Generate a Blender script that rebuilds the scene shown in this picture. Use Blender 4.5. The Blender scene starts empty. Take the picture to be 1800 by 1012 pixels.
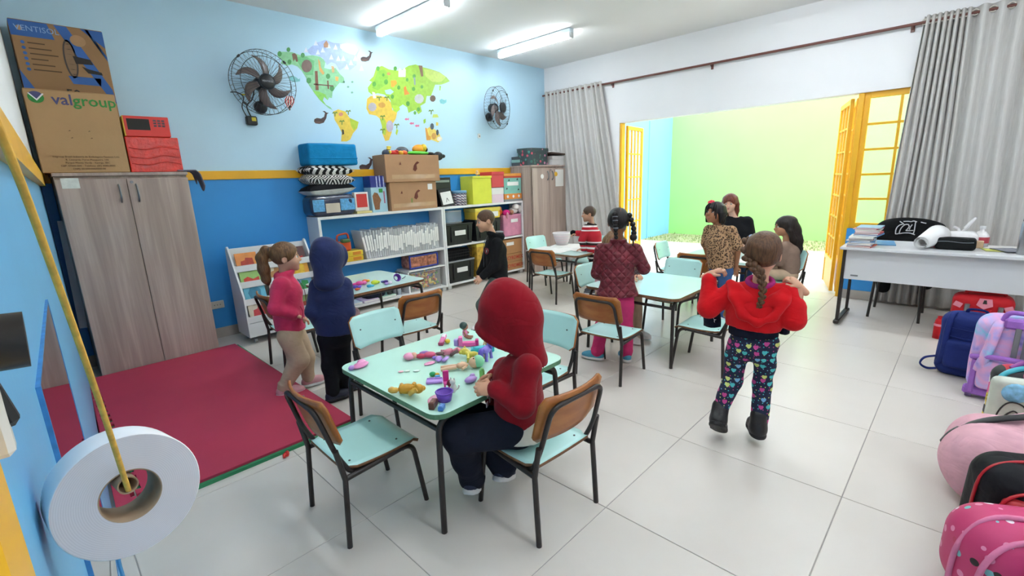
SKY, EXPO, LAMP = 1.28, 1.85, 11.5
import bpy, math, random
import numpy as np
from mathutils import Vector, Matrix
random.seed(7)
PI = math.pi
sc = bpy.context.scene
COL = sc.collection
# ---------------------------------------------------------------- camera, sky, exposure
cam_d = bpy.data.cameras.new('camera'); cam = bpy.data.objects.new('camera', cam_d); COL.objects.link(cam)
cam_d.sensor_width = 36; cam_d.lens = 16.48; cam_d.clip_start = 0.01; cam_d.clip_end = 200
def aim(yaw, pitch, roll):
    y, p, r = map(math.radians, (yaw, pitch, roll))
    f = Vector((math.sin(y)*math.cos(p), math.cos(y)*math.cos(p), -math.sin(p)))
    rt = Vector((math.cos(y), -math.sin(y), 0)); dn = f.cross(rt)
    c, s = math.cos(r), math.sin(r)
    R, D = c*rt + s*dn, -s*rt + c*dn
    return Matrix((R, -D, -f)).transposed().to_4x4()
cam.matrix_world = Matrix.Translation((0, 0, 1.43)) @ aim(45.63, 12.93, 2.12)
sc.camera = cam
world = bpy.data.worlds.new('sky'); sc.world = world; world.use_nodes = True
wn = world.node_tree.nodes; wn['Background'].inputs[0].default_value = (0.92, 0.97, 1.0, 1); wn['Background'].inputs[1].default_value = SKY
sc.view_settings.view_transform = 'Standard'; sc.view_settings.look = 'None'
sc.view_settings.gamma = 1; sc.view_settings.use_curve_mapping = False
sc.view_settings.exposure = EXPO
# ---------------------------------------------------------------- helpers
def lin(h):
    if isinstance(h, str):
        h = h.lstrip('#'); h = h if len(h) == 6 else ''.join(x*2 for x in h); c = [int(h[i:i+2], 16)/255 for i in (0, 2, 4)]
        return tuple(x/12.92 if x <= .04045 else ((x+.055)/1.055)**2.4 for x in c)
    return h
class NT:
    def __init__(s, m): s.t = m.node_tree; s.n = s.t.nodes; s.b = s.n['Principled BSDF']
    def new(s, ty, **kw):
        n = s.n.new(ty)
        for k, v in kw.items():
            if k.startswith('i_'):
                kk = k[2:]; n.inputs[int(kk) if kk.isdigit() else kk].default_value = v
            else: setattr(n, k, v)
        return n
    def link(s, a, b): s.t.links.new(a, b)
    def coord(s, scale=(1, 1, 1), rot=(0, 0, 0), out='Object'):
        tc = s.new('ShaderNodeTexCoord'); mp = s.new('ShaderNodeMapping')
        mp.inputs['Scale'].default_value = scale; mp.inputs['Rotation'].default_value = rot
        s.link(tc.outputs[out], mp.inputs[0]); return mp.outputs[0]
    def math(s, op, a, b=None, c=None):
        n = s.new('ShaderNodeMath', operation=op)
        for i, v in enumerate((a, b, c)):
            if v is None: continue
            if isinstance(v, (int, float)): n.inputs[i].default_value = v
            else: s.link(v, n.inputs[i])
        return n.outputs[0]
    def ramp(s, fac, stops, interp='LINEAR'):
        r = s.new('ShaderNodeValToRGB'); cr = r.color_ramp; cr.interpolation = interp
        while len(cr.elements) < len(stops): cr.elements.new(1)
        for e, (p, c) in zip(cr.elements, stops): e.position = p; e.color = (*lin(c), 1)
        s.link(fac, r.inputs[0]); return r.outputs[0]
    def mix(s, fac, a, b):
        n = s.new('ShaderNodeMix', data_type='RGBA')
        if isinstance(fac, (int, float)): n.inputs[0].default_value = fac
        else: s.link(fac, n.inputs[0])
        for i, v in ((6, a), (7, b)):
            if isinstance(v, (str, tuple)): n.inputs[i].default_value = (*lin(v), 1)
            else: s.link(v, n.inputs[i])
        return n.outputs[2]
    def bump(s, h, strength=.2, dist=.01):
        b = s.new('ShaderNodeBump'); b.inputs['Strength'].default_value = strength; b.inputs['Distance'].default_value = dist
        s.link(h, b.inputs['Height']); s.link(b.outputs[0], s.b.inputs['Normal'])
MATS = {}
def mat(name, col, rough=.5, metal=0, var=.06, scale=8, bump=0, bscale=60, trans=0, alpha=1, emit=0, sheen=0, spec=None, coat=0, sss=0, fn=None):
    """procedural material: base colour with a slight noise variation, optional fine relief"""
    if name in MATS: return MATS[name]
    m = bpy.data.materials.new(name); m.use_nodes = True; MATS[name] = m
    t = NT(m); b = t.b
    c = lin(col)
    b.inputs['Roughness'].default_value = rough; b.inputs['Metallic'].default_value = metal
    if var:
        no = t.new('ShaderNodeTexNoise'); no.inputs['Scale'].default_value = scale; no.inputs['Detail'].default_value = 4
        t.link(t.coord(), no.inputs[0])
        lo = tuple(x*(1-var) for x in c); hi = tuple(min(1, x*(1+var)) for x in c)
        t.link(t.ramp(no.outputs[0], [(.3, lo), (.7, hi)]), b.inputs['Base Color'])
    else: b.inputs['Base Color'].default_value = (*c, 1)
    if bump:
        n2 = t.new('ShaderNodeTexNoise'); n2.inputs['Scale'].default_value = bscale; n2.inputs['Detail'].default_value = 3
        t.link(t.coord(), n2.inputs[0]); t.bump(n2.outputs[0], bump, .01)
    if trans: b.inputs['Transmission Weight'].default_value = trans; b.inputs['IOR'].default_value = 1.3
    if alpha < 1: b.inputs['Alpha'].default_value = alpha
    if emit: b.inputs['Emission Color'].default_value = (*c, 1); b.inputs['Emission Strength'].default_value = emit
    if sheen: b.inputs['Sheen Weight'].default_value = sheen
    if coat: b.inputs['Coat Weight'].default_value = coat
    if spec is not None: b.inputs['Specular IOR Level'].default_value = spec
    if sss: b.inputs['Subsurface Weight'].default_value = sss; b.inputs['Subsurface Radius'].default_value = (.01, .004, .002); b.inputs['Subsurface Scale'].default_value = .5
    if fn: fn(t)
    return m
def fbm(name, col, rough=.85, bump=.25, bscale=220, sheen=.0, var=.1, scale=14):
    """woven or knitted cloth: fine weave and soft creases as relief"""
    def creases(t):
        a = t.new('ShaderNodeTexNoise'); a.inputs['Scale'].default_value = 7; a.inputs['Detail'].default_value = 1.5; a.inputs['Distortion'].default_value = 1.6; t.link(t.coord((1, 1, 1.7)), a.inputs[0])
        f = t.new('ShaderNodeTexNoise'); f.inputs['Scale'].default_value = bscale; t.link(t.coord(), f.inputs[0])
        rid = t.math('ABSOLUTE', t.math('SUBTRACT', a.outputs[0], .5))
        t.bump(t.math('ADD', t.math('MULTIPLY', rid, 3.0), t.math('MULTIPLY', f.outputs[0], bump*.3)), .22, .012)
    return mat(name, col, rough, sheen=sheen*.5, var=var, scale=scale, spec=.2, fn=creases)

class MB:
    """mesh builder: collects shapes, links ONE object"""
    def __init__(s): s.v = []; s.f = []; s.mi = []; s.sm = []; s.cur = 0; s.M = None
    def add(s, vs, fs, smooth=False):
        o = len(s.v)
        if s.M is not None: vs = [s.M @ Vector(v) for v in vs]
        s.v += [tuple(v) for v in vs]; s.f += [tuple(i+o for i in f) for f in fs]
        s.mi += [s.cur]*len(fs); s.sm += [smooth]*len(fs); return s
    def box(s, c, d, rot=None, bev=0):
        hx, hy, hz = d[0]/2, d[1]/2, d[2]/2
        R = rot if rot is not None else Matrix.Identity(3)
        if isinstance(R, (int, float)): R = Matrix.Rotation(R, 3, 'Z')
        c = Vector(c); b = min(bev, hx*.9, hy*.9, hz*.9)
        if b <= 0:
            vs = [c + R @ Vector((x*hx, y*hy, z*hz)) for x in (-1, 1) for y in (-1, 1) for z in (-1, 1)]
            return s.add(vs, [(0, 1, 3, 2), (4, 6, 7, 5), (0, 4, 5, 1), (2, 3, 7, 6), (0, 2, 6, 4), (1, 5, 7, 3)])
        idx = {}; vs = []
        for x in (-1, 1):
            for y in (-1, 1):
                for z in (-1, 1):
                    for a in range(3):
                        p = [x*(hx-b), y*(hy-b), z*(hz-b)]; p[a] = (x*hx, y*hy, z*hz)[a]
                        idx[x, y, z, a] = len(vs); vs.append(c + R @ Vector(p))
        fs = []
        for a in range(3):
            u, w = [(1, 2), (2, 0), (0, 1)][a]
            for sgn in (-1, 1):
                q = []
                for su, sw in ((-1, -1), (1, -1), (1, 1), (-1, 1)):
                    k = [0, 0, 0]; k[a] = sgn; k[u] = su; k[w] = sw; q.append(idx[(*k, a)])
                fs.append(tuple(q if sgn > 0 else q[::-1]))
            for su in (-1, 1):
                for sw in (-1, 1):
                    k1 = [0, 0, 0]; k1[u] = su; k1[w] = sw; k1[a] = -1; k2 = list(k1); k2[a] = 1
                    q = [idx[(*k1, u)], idx[(*k2, u)], idx[(*k2, w)], idx[(*k1, w)]]
                    fs.append(tuple(q if su*sw > 0 else q[::-1]))
        for x in (-1, 1):
            for y in (-1, 1):
                for z in (-1, 1):
                    q = (idx[x, y, z, 0], idx[x, y, z, 1], idx[x, y, z, 2]); fs.append(q if x*y*z > 0 else q[::-1])
        return s.add(vs, fs)
    def tube(s, pts, r, n=8, closed=False, caps=True, sx=1.0):
        P = [Vector(p) for p in pts]; N = len(P)
        rs = r if isinstance(r, (list, tuple)) else [r]*N
        vs = []; fs = []; up = None
        for i in range(N):
            a = P[i-1] if (i > 0 or closed) else P[i]; b = P[(i+1) % N] if (i < N-1 or closed) else P[i]
            t = (b-a)
            t = t.normalized() if t.length > 1e-9 else Vector((0, 0, 1))
            if up is None: up = t.orthogonal().normalized() if abs(t.z) > .95 else Vector((0, 0, 1))
            x = up - t*up.dot(t)
            x = x.normalized() if x.length > 1e-6 else t.orthogonal().normalized()
            up = x; y = t.cross(x)
            for k in range(n):
                an = 2*PI*k/n; vs.append(P[i] + x*(math.cos(an)*rs[i]*sx) + y*(math.sin(an)*rs[i]))
        m = N if closed else N-1
        for i in range(m):
            for k in range(n):
                a = i*n+k; b = i*n+(k+1) % n; c = ((i+1) % N)*n+(k+1) % n; d = ((i+1) % N)*n+k
                fs.append((a, b, c, d))
        s.add(vs, fs, True)
        if caps and not closed:
            s.add(vs[:n], [tuple(range(n))[::-1]]); s.add(vs[-n:], [tuple(range(n))])
        return s
    def cyl(s, a, b, ra, rb=None, n=16, caps=True):
        return s.tube([a, b], [ra, ra if rb is None else rb], n, caps=caps)
    def lathe(s, prof, c=(0, 0, 0), R=None, n=24, arc=2*PI):
        c = Vector(c); R = R if R is not None else Matrix.Identity(3); vs = []; fs = []
        full = arc > 6.28; m = n if full else n+1
        for r, z in prof:
            for k in range(m):
                a = arc*k/n; vs.append(c + R @ Vector((r*math.cos(a), r*math.sin(a), z)))
        for i in range(len(prof)-1):
            for k in range(n):
                k2 = (k+1) % m; fs.append((i*m+k, i*m+k2, (i+1)*m+k2, (i+1)*m+k))
        return s.add(vs, fs, True)
    def ell(s, c, r, R=None, nu=14, nv=9):
        r = (r, r, r) if isinstance(r, (int, float)) else r
        c = Vector(c); R = R if R is not None else Matrix.Identity(3)
        vs = [c + R @ Vector((0, 0, -r[2]))]; fs = []
        for j in range(1, nv):
            t = PI*j/nv
            for k in range(nu):
                a = 2*PI*k/nu; vs.append(c + R @ Vector((r[0]*math.sin(t)*math.cos(a), r[1]*math.sin(t)*math.sin(a), -r[2]*math.cos(t))))
        vs.append(c + R @ Vector((0, 0, r[2])))
        for k in range(nu): fs.append((0, 1+(k+1) % nu, 1+k))
        for j in range(nv-2):
            for k in range(nu):
                a = 1+j*nu+k; b = 1+j*nu+(k+1) % nu; fs.append((a, b, b+nu, a+nu))
        o = 1+(nv-2)*nu
        for k in range(nu): fs.append((o+k, o+(k+1) % nu, len(vs)-1))
        return s.add(vs, fs, True)
    def prism(s, poly, O, U, V, t):
        """2-D polygon in the plane O + u*U + v*V, given thickness t along U x V"""
        O, U, V = Vector(O), Vector(U), Vector(V); W = U.cross(V).normalized()*t; n = len(poly)
        ar = sum(poly[i][0]*poly[(i+1) % n][1]-poly[(i+1) % n][0]*poly[i][1] for i in range(n))
        if ar < 0: poly = poly[::-1]
        a = [O + U*u + V*v for u, v in poly]; vs = a + [p+W for p in a]
        fs = [tuple(range(n))[::-1], tuple(range(n, 2*n))] + [(i, (i+1) % n, n+(i+1) % n, n+i) for i in range(n)]
        return s.add(vs, fs)
    def sheet(s, fn, nu, nv, smooth=True, t=0):
        P = [[Vector(fn(i/nu, j/nv)) for i in range(nu+1)] for j in range(nv+1)]
        vs = [p for row in P for p in row]; m = nu+1
        fs = [(j*m+i, j*m+i+1, (j+1)*m+i+1, (j+1)*m+i) for j in range(nv) for i in range(nu)]
        if not t: return s.add(vs, fs, smooth)
        nor = []
        for j in range(nv+1):
            for i in range(nu+1):
                a = P[j][min(i+1, nu)]-P[j][max(i-1, 0)]; b = P[min(j+1, nv)][i]-P[max(j-1, 0)][i]
                w = a.cross(b); nor.append(w.normalized() if w.length > 1e-12 else Vector((0, 0, 1)))
        N = len(vs); vs2 = [v-w*t for v, w in zip(vs, nor)]
        f2 = [tuple(i+N for i in f)[::-1] for f in fs]
        rim = [j*m for j in range(nv)]+[nv*m+i for i in range(nu)]+[j*m+nu for j in range(nv, 0, -1)]+[i for i in range(nu, 0, -1)]
        f3 = [(rim[k], rim[(k+1) % len(rim)], rim[(k+1) % len(rim)]+N, rim[k]+N)[::-1] for k in range(len(rim))]
        return s.add(vs+vs2, fs+f2+[f[::-1] for f in f3], smooth)
    def mesh(s, name):
        me = bpy.data.meshes.new(name); me.from_pydata(s.v, [], s.f)
        me.polygons.foreach_set('material_index', s.mi); me.polygons.foreach_set('use_smooth', s.sm); me.update(); return me
    def build(s, name, mats, parent=None, loc=None):
        me = s.mesh(name)
        for m in (mats if isinstance(mats, (list, tuple)) else [mats]): me.materials.append(m)
        return put(name, me, parent, loc)
def put(name, me, parent=None, loc=None, rz=0, M=None):
    o = bpy.data.objects.new(name, me); COL.objects.link(o)
    if parent is not None: o.parent = parent
    if loc is not None: o.location = loc
    if rz: o.rotation_euler.z = rz
    if M is not None: o.matrix_local = M
    return o
def tag(o, label=None, cat=None, group=None, kind=None):
    for k, v in (('label', label), ('category', cat), ('group', group), ('kind', kind)):
        if v: o[k] = v
    return o
def thing(name, label, cat, loc=(0, 0, 0), rz=0, group=None):
    o = bpy.data.objects.new(name, None); COL.objects.link(o); o.location = loc; o.rotation_euler.z = rz
    o.empty_display_size = .05
    return tag(o, label, cat, group)
def dup(root, loc, rz, label, group=None):
    """copy of a thing with copies of its parts and sub-parts (shared mesh data)"""
    r = root.copy(); COL.objects.link(r); r.location = loc; r.rotation_euler.z = rz; r['label'] = label
    if group: r['group'] = group
    for ch in root.children:
        c = ch.copy(); COL.objects.link(c); c.parent = r
        for g in ch.children:
            d = g.copy(); COL.objects.link(d); d.parent = c
    return r
def RX(a): return Matrix.Rotation(a, 3, 'X')
def RY(a): return Matrix.Rotation(a, 3, 'Y')
def RZ(a): return Matrix.Rotation(a, 3, 'Z')
def spline(pts, k=6, closed=False):
    P = [Vector(p) for p in pts]; n = len(P); out = []
    for i in range(n if closed else n-1):
        g = (lambda j: P[j % n]) if closed else (lambda j: P[max(0, min(n-1, j))])
        a, b, c, d = g(i-1), g(i), g(i+1), g(i+2)
        for q in range(k):
            t = q/k
            out.append(.5*((2*b)+(c-a)*t+(2*a-5*b+4*c-d)*t*t+(3*b-a-3*c+d)*t**3))
    if not closed: out.append(P[-1])
    return out
def fillet(pts, r, k=5):
    P = [Vector(p) for p in pts]; out = [P[0]]
    for i in range(1, len(P)-1):
        a, b, c = P[i-1], P[i], P[i+1]; u = (a-b); w = (c-b); d = min(r, u.length*.49, w.length*.49)
        p, q = b+u.normalized()*d, b+w.normalized()*d
        for j in range(k+1):
            t = j/k; out.append(p*(1-t)**2+b*2*t*(1-t)+q*t*t)
    out.append(P[-1]); return out
def rrect(w, h, r, k=4):
    out = []
    for cx, cy, a0 in ((w/2-r, h/2-r, 0), (-w/2+r, h/2-r, 90), (-w/2+r, -h/2+r, 180), (w/2-r, -h/2+r, 270)):
        for j in range(k+1):
            a = math.radians(a0+90*j/k); out.append((cx+r*math.cos(a), cy+r*math.sin(a)))
    return out
def text_mesh(s, size, depth=.001, align='CENTER', bold=0):
    cu = bpy.data.curves.new('lettering', 'FONT'); cu.body = s; cu.size = size; cu.extrude = depth; cu.align_x = align; cu.align_y = 'CENTER'; cu.offset = bold
    cu.resolution_u = 2
    o = bpy.data.objects.new('lettering', cu); COL.objects.link(o)
    me = bpy.data.meshes.new_from_object(o)
    bpy.data.objects.remove(o); bpy.data.curves.remove(cu); return me
def lettering(s, size, mt, parent, loc, U=(1, 0, 0), V=(0, 0, 1), depth=.0008, align='CENTER', bold=0, name='lettering'):
    """flat raised lettering in the plane U (reading direction), V (up)"""
    me = text_mesh(s, size, depth, align, bold); me.materials.append(mt)
    U, V = Vector(U).normalized(), Vector(V).normalized(); W = U.cross(V)
    M = Matrix((U, V, W)).transposed().to_4x4(); M.translation = Vector(loc)
    return put(name, me, parent, M=M)
# ---------------------------------------------------------------- colours of the place
def wave_bump(t, sc_=(40, 40, 40), s=.1): pass
WHITE = mat('wall white paint', '#e9e8e8', .7, var=.015, scale=2, bump=.05, bscale=90)
CEIL = mat('ceiling white paint', '#ecebe9', .85, var=.015, scale=1.5)
SKYBLUE = mat('pale blue wall paint', '#bfe2f5', .42, var=.02, scale=1.5, bump=.04, bscale=70)
MIDBLUE = mat('strong blue wall paint', '#379ae4', .45, var=.03, scale=2, bump=.04, bscale=70)
SIDEBLUE = mat('light blue side wall paint', '#6fb7e4', .4, var=.03, scale=2, bump=.04, bscale=70)
YELLOW = mat('yellow gloss paint', '#efb321', .35, var=.05, scale=6)
STONE = mat('grey baseboard tile', '#b3aca4', .4, var=.04, scale=4)
GROUT = mat('floor grout', '#a8a29c', .8)
def tile_fn(t):
    oi = t.new('ShaderNodeObjectInfo')
    no = t.new('ShaderNodeTexNoise'); no.inputs['Scale'].default_value = 2.2; no.inputs['Detail'].default_value = 5
    t.link(t.coord(), no.inputs[0])
    f = t.math('ADD', t.math('MULTIPLY', no.outputs[0], .8), t.math('MULTIPLY', oi.outputs['Random'], .2))
    t.link(t.ramp(f, [(.2, '#d6cec5'), (.8, '#dfd8cf')]), t.b.inputs['Base Color'])
TILE = mat('glazed off white floor tile', '#dad7d2', .3, var=0, fn=tile_fn, spec=.5)
# ---------------------------------------------------------------- shell
def struct(name, mb, m, parent=None): return tag(mb.build(name, m, parent), kind='structure') if parent is None else mb.build(name, m, parent)
YB, XW, ZC, YS = 5.25, 6.29, 3.16, -2.6
wl = lambda y: -.077+.0428*y                      # the left wall runs slightly askew
floor = struct('floor', MB().box((2.95, 1.325, -.053), (7.0, 8.15, .1)), GROUT)
T = .7485
tile_mb = {}
for i in range(-1, 9):
    for j in range(-4, 8):
        x0, x1 = .062+T*i, .062+T*(i+1); y0, y1 = .245+T*j, .245+T*(j+1)
        x0, x1, y0, y1 = max(x0, -.5), min(x1, XW+.15), max(y0, YS), min(y1, YB)
        if x1-x0 < .02 or y1-y0 < .02: continue
        w, d = round(x1-x0-.004, 4), round(y1-y0-.004, 4)
        if (w, d) not in tile_mb:
            me = MB().box((0, 0, -.006), (w, d, .012), bev=.0012).mesh('tile'); me.materials.append(TILE); tile_mb[w, d] = me
        put('tile', tile_mb[w, d], floor, ((x0+x1)/2, (y0+y1)/2, 0))
struct('ceiling', MB().box((2.95, 1.325, ZC+.06), (7.0, 8.15, .12)), CEIL)
# back wall with the map: strong blue below, pale blue above
wb = MB(); wb.box((2.95, YB+.075, .765), (7.0, .15, 1.55)); wb.cur = 1; wb.box((2.95, YB+.075, 2.35), (7.0, .15, 1.62))
struct('wall_back', wb, [MIDBLUE, SKYBLUE])
struct('trim_1', MB().box((3.2, YB-.009, 1.578), (6.18, .018, .082), bev=.004), YELLOW)
struct('baseboard_back', MB().box((3.2, YB-.006, .05), (6.18, .012, .1), bev=.003), STONE)
# left wall: white above, light blue below, runs almost along the view
def left_slab(z0, z1, y0=YS, y1=YB, off=0, t=.12):
    p = lambda y, o: (wl(y)+o, y)
    return [(p(y0, off)[0], y0), (p(y1, off)[0], y1), (p(y1, off-t)[0], y1), (p(y0, off-t)[0], y0)], z0, z1
w = MB()
for k, (z0, z1) in enumerate(((-.01, 1.56), (1.56, 3.16))):
    w.cur = k; poly, a, b = left_slab(z0, z1); w.prism(poly, (0, 0, a), (1, 0, 0), (0, 1, 0), b-a)
struct('wall_left', w, [SIDEBLUE, WHITE])
UNDER = mat('grey underside of the ledge', '#8a8f98', .7)
lr = MB(); poly, a, b = left_slab(1.515, 1.60, .1, 5.22, .03, .03); lr.prism(poly, (0, 0, a), (1, 0, 0), (0, 1, 0), b-a)
struct('trim_2', lr, YELLOW)
# window wall: wide doorway open to the patio, window beside it
ww = MB()
def wbox(y0, y1, z0, z1): ww.box((XW+.075, (y0+y1)/2, (z0+z1)/2), (.15, y1-y0, z1-z0))
wbox(YS, YB+.15, 2.185, ZC); wbox(3.84, YB+.15, -.01, 2.185); wbox(YS, -1.0, -.01, 2.185)
ww.cur = 1; wbox(-1.0, .95, -.01, .78)
struct('wall_window', ww, [WHITE, MIDBLUE])
struct('baseboard_window', MB().box((XW-.006, -.02, .05), (.012, 1.94, .1), bev=.003), STONE)
struct('wall_front', MB().box((2.95, YS-.075, 1.58), (7.0, .15, 3.18)), WHITE)
# ---------------------------------------------------------------- patio beyond the doorway
CONC = mat('pale patio concrete', '#d8d5ce', .8, var=.05, scale=1.2, bump=.15, bscale=30)
struct('ground', MB().box((8.15, .4, -.07), (3.42, 10.4, .1)), CONC)
SOIL = mat('dry grass soil', '#a8a57c', .95, var=.25, scale=14, bump=.4, bscale=40)
struct('ground_2', MB().box((10.62, .4, -.075), (1.52, 10.4, .1)), SOIL)
LIME = mat('lime green outdoor wall', '#a0dc7e', .7, var=.03, scale=1.2, bump=.06, bscale=40)
PBLUE = mat('pale blue outdoor wall', '#86c3f2', .7, var=.03, scale=1.2, bump=.06, bscale=40)
struct('wall_patio_green', MB().box((11.4, .4, 1.6), (.15, 10.4, 3.4)), LIME)
struct('wall_patio_blue', MB().box((8.9, 5.52, 1.6), (4.9, .15, 3.4)), PBLUE)
struct('trim_3', MB().box((10.2, 5.435, 1.6), (.03, .012, 3.3)), PBLUE)
gm = MB(); rg = random.Random(3)
for i in range(2200):
    x, y = rg.uniform(9.9, 11.3), rg.uniform(-4.4, 5.4); h = rg.uniform(.0, .03); a = rg.uniform(0, PI); dx, dy = math.cos(a)*.012, math.sin(a)*.012; l = rg.uniform(-.03, .03)
    gm.add([(x-dx, y-dy, -.03), (x+dx, y+dy, -.03), (x+l, y+l, h)], [(0, 1, 2)])
tag(gm.build('grass', mat('sparse green grass', '#8a9a5c', .9, var=.25, scale=6)), 'strip of sparse short grass along the foot of the lime wall', 'grass', kind='stuff')
# ---------------------------------------------------------------- yellow glazed joinery
GLASS = mat('clear window glass', '#f4fbf8', .02, var=0, alpha=.12, spec=.5)
def grid_leaf(name, W, H, cols, rows, kick=0, bar=.022, frame=.05, dep=.035):
    """a glazed yellow leaf in its own plane: x along the leaf, z up"""
    t = thing(name, None, None) if False else bpy.data.objects.new(name, None)
    COL.objects.link(t); t['kind'] = 'structure'
    f = MB(); f.box((frame/2, 0, H/2), (frame, dep, H), bev=.003); f.box((W-frame/2, 0, H/2), (frame, dep, H), bev=.003)
    f.box((W/2, 0, H-frame/2), (W-2*frame, dep, frame), bev=.003); f.box((W/2, 0, kick+frame/2), (W-2*frame, dep, frame), bev=.003)
    f.build('leaf_frame', YELLOW, t)
    z0, z1 = kick+frame, H-frame; x0, x1 = frame, W-frame
    if kick: MB().box((W/2, 0, kick/2), (W-2*frame, dep*.6, kick), bev=.003).build('kick_panel', YELLOW, t)
    for i in range(1, cols):
        MB().box((x0+(x1-x0)*i/cols, 0, (z0+z1)/2), (bar, dep*.7, z1-z0)).build('glazing_bar', YELLOW, t)
    for j in range(1, rows):
        z = z0+(z1-z0)*j/rows
        MB().box(((x0+x1)/2, .0, z), (x1-x0, dep*.6, bar)).build('glazing_bar', YELLOW, t)
    for i in range(cols):
        for j in range(rows):
            xa, xb = x0+(x1-x0)*i/cols, x0+(x1-x0)*(i+1)/cols; za, zb = z0+(z1-z0)*j/rows, z0+(z1-z0)*(j+1)/rows
            MB().box(((xa+xb)/2, 0, (za+zb)/2), (xb-xa-bar*.5, .004, zb-za-bar*.5)).build('pane', GLASS, t)
    return t
# fixed window right of the doorway (runs behind the curtain), z .78 .. 2.185
wn1 = grid_leaf('window_1', 1.93, 1.405, 7, 5, 0, .024, .06); wn1.location = (XW+.06, .95, .78); wn1.rotation_euler.z = -PI/2
struct('trim_4', MB().box((XW+.06, .965, 1.09), (.09, .05, 2.185), bev=.004), YELLOW)
# folded leaves, opened outwards at both sides of the doorway
d1 = grid_leaf('door_1', .78, 2.12, 3, 7, .3, .02, .055); d1.location = (XW+.13, 1.0, .03); d1.rotation_euler.z = math.radians(12)
d3 = grid_leaf('door_2', .70, 2.12, 3, 7, .3, .02, .055); d3.location = (XW+.13, 1.055, .03); d3.rotation_euler.z = math.radians(17)
d2 = grid_leaf('door_3', .62, 2.12, 4, 5, .3, .02, .055); d2.location = (XW+.13, 3.79, .03); d2.rotation_euler.z = math.radians(8)
struct('trim_5', MB().box((XW+.06, 3.822, 1.09), (.09, .036, 2.185), bev=.004), YELLOW)
hk = MB(); hk.tube(spline([(0, 0, 0), (.0, -.03, -.02), (.02, -.05, -.09), (.02, -.04, -.16), (0, -.01, -.18)], 5), .007, 8); hk.build('door_handle', YELLOW, d3, (.64, -.03, .95))
# ---------------------------------------------------------------- fluorescent lights
TUBE = mat('lit fluorescent tube', '#f6fbff', .4, var=0, emit=LAMP)
FIX = mat('pale blue enamel fixture', '#cfdfe9', .4, var=.02)
CAPM = mat('lamp holder grey plastic', '#c9ced2', .5)
def light(x, y, label, first=None):
    if first: return dup(first, (x, y, ZC), 0, label)
    t = thing('ceiling_light', label, 'ceiling light', (x, y, ZC), 0)
    b = MB(); b.box((0, 0, -.03), (.085, 1.24, .06), bev=.012); b.build('housing', FIX, t)
    for s in (-1, 1):
        MB().cyl((s*.024, -.585, -.088), (s*.024, .585, -.088), .0145, n=12).build('tube', TUBE, t)
        MB().box((0, s*.605, -.078), (.075, .022, .06), bev=.006).build('lamp_holder', CAPM, t)
    return t
L1 = light(3.16, 4.42, 'twin fluorescent ceiling light over the world map, the one cut by the upper frame edge')
light(4.92, 4.28, 'twin fluorescent ceiling light nearest the corner with the wall fan', L1)
for x, y, lab in ((1.36, 2.5, 'above the mint table, left of the view'), (1.36, .2, 'above the camera by the side wall'), (3.16, 1.3, 'above the middle of the room'), (4.92, 1.3, 'above the far table by the doorway'),
                  (1.36, -1.7, 'behind the camera, left row'), (3.16, -1.2, 'behind the camera, middle row'), (4.92, -1.2, 'above the school bags, right row')): light(x, y, 'twin fluorescent ceiling light added out of the picture, '+lab, L1)  # unseen fixtures, added to brighten the room and even out its light
# ---------------------------------------------------------------- curtains on the brown rod
ROD = mat('brown lacquered rod', '#6b4038', .35, var=.08)
rod = thing('curtain_rod', 'long reddish brown curtain rod running the length of the white wall', 'curtain rod')
MB().cyl((6.235, -1.3, 2.735), (6.235, 5.24, 2.745), .014, n=12).build('pole', ROD, rod)
for y in (2.53, 3.95, .62, -.9): b = MB(); b.box((6.284, y, 2.71), (.012, .03, .06), bev=.003); b.cyl((6.27, y, 2.705), (6.235, y, 2.725), .008, n=8); b.build('bracket', ROD, rod)
def cloth_fn(t):
    w = t.new('ShaderNodeTexNoise'); w.inputs['Scale'].default_value = 1; w.inputs['Detail'].default_value = 5
    t.link(t.coord((160, 160, 9)), w.inputs[0]); t.link(t.ramp(w.outputs[0], [(.3, '#bfbcb8'), (.7, '#cdcac6')]), t.b.inputs['Base Color'])
    t.bump(w.outputs[0], .15, .004)
CURT = mat('grey linen curtain', '#bbb8b4', .9, var=0, fn=cloth_fn, spec=.1)
GROM = mat('cream curtain ring', '#cfcabf', .4)
def curtain(name, label, ytop, ybot, zb, folds, seed, amp=.034):
    """ytop(u), ybot(u): where the cloth hangs along the wall at rod and floor"""
    r = random.Random(seed); ph = [r.uniform(-.25, .25) for _ in range(40)]; N = folds*10
    def fn(u, v):
        y = ytop(u)*(1-v)+ybot(u)*v; k = u*folds
        i = int(k); a = amp*(1-.25*v)*(1+.35*math.sin(i*2.3+seed))
        x = 6.232+a*math.sin(2*PI*k+ph[i % 40]*v*3)+.012*math.sin(7*v+i)*v
        return (x, y+.012*math.sin(5*v+k*1.3)*v, 2.79-(2.79-zb)*v)
    t = thing(name, label, 'curtain'); m = MB(); m.sheet(fn, N, 26, t=.004); m.build('cloth', CURT, t)
    for i in range(folds*2):
        u = (i+.5)/(folds*2)-.25/folds+.25/folds; y = ytop(u)
        m = MB(); x = fn(u, 0)[0]
        ring = [(6.16+.026*math.cos(q*PI/6)*0, y, 0) for q in range(12)]
        m.tube([(x, y+.0, 2.742)] and [(6.232+0*q, y+.024*math.cos(q*PI/6), 2.742+.024*math.sin(q*PI/6)) for q in range(12)], .005, 6, closed=True); m.build('ring', GROM, t)
    return t
cl = curtain('curtain', 'grey curtain gathered beside the doorway, behind the boy in stripes', lambda u: 5.20-1.0*u-.32*u**6 if u < .8 else 5.20-.8-.084-(u-.8)*2.65*.9*.35*1.2,
        lambda u: 5.15-1.55*u, .06, 13, 1)
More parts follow.
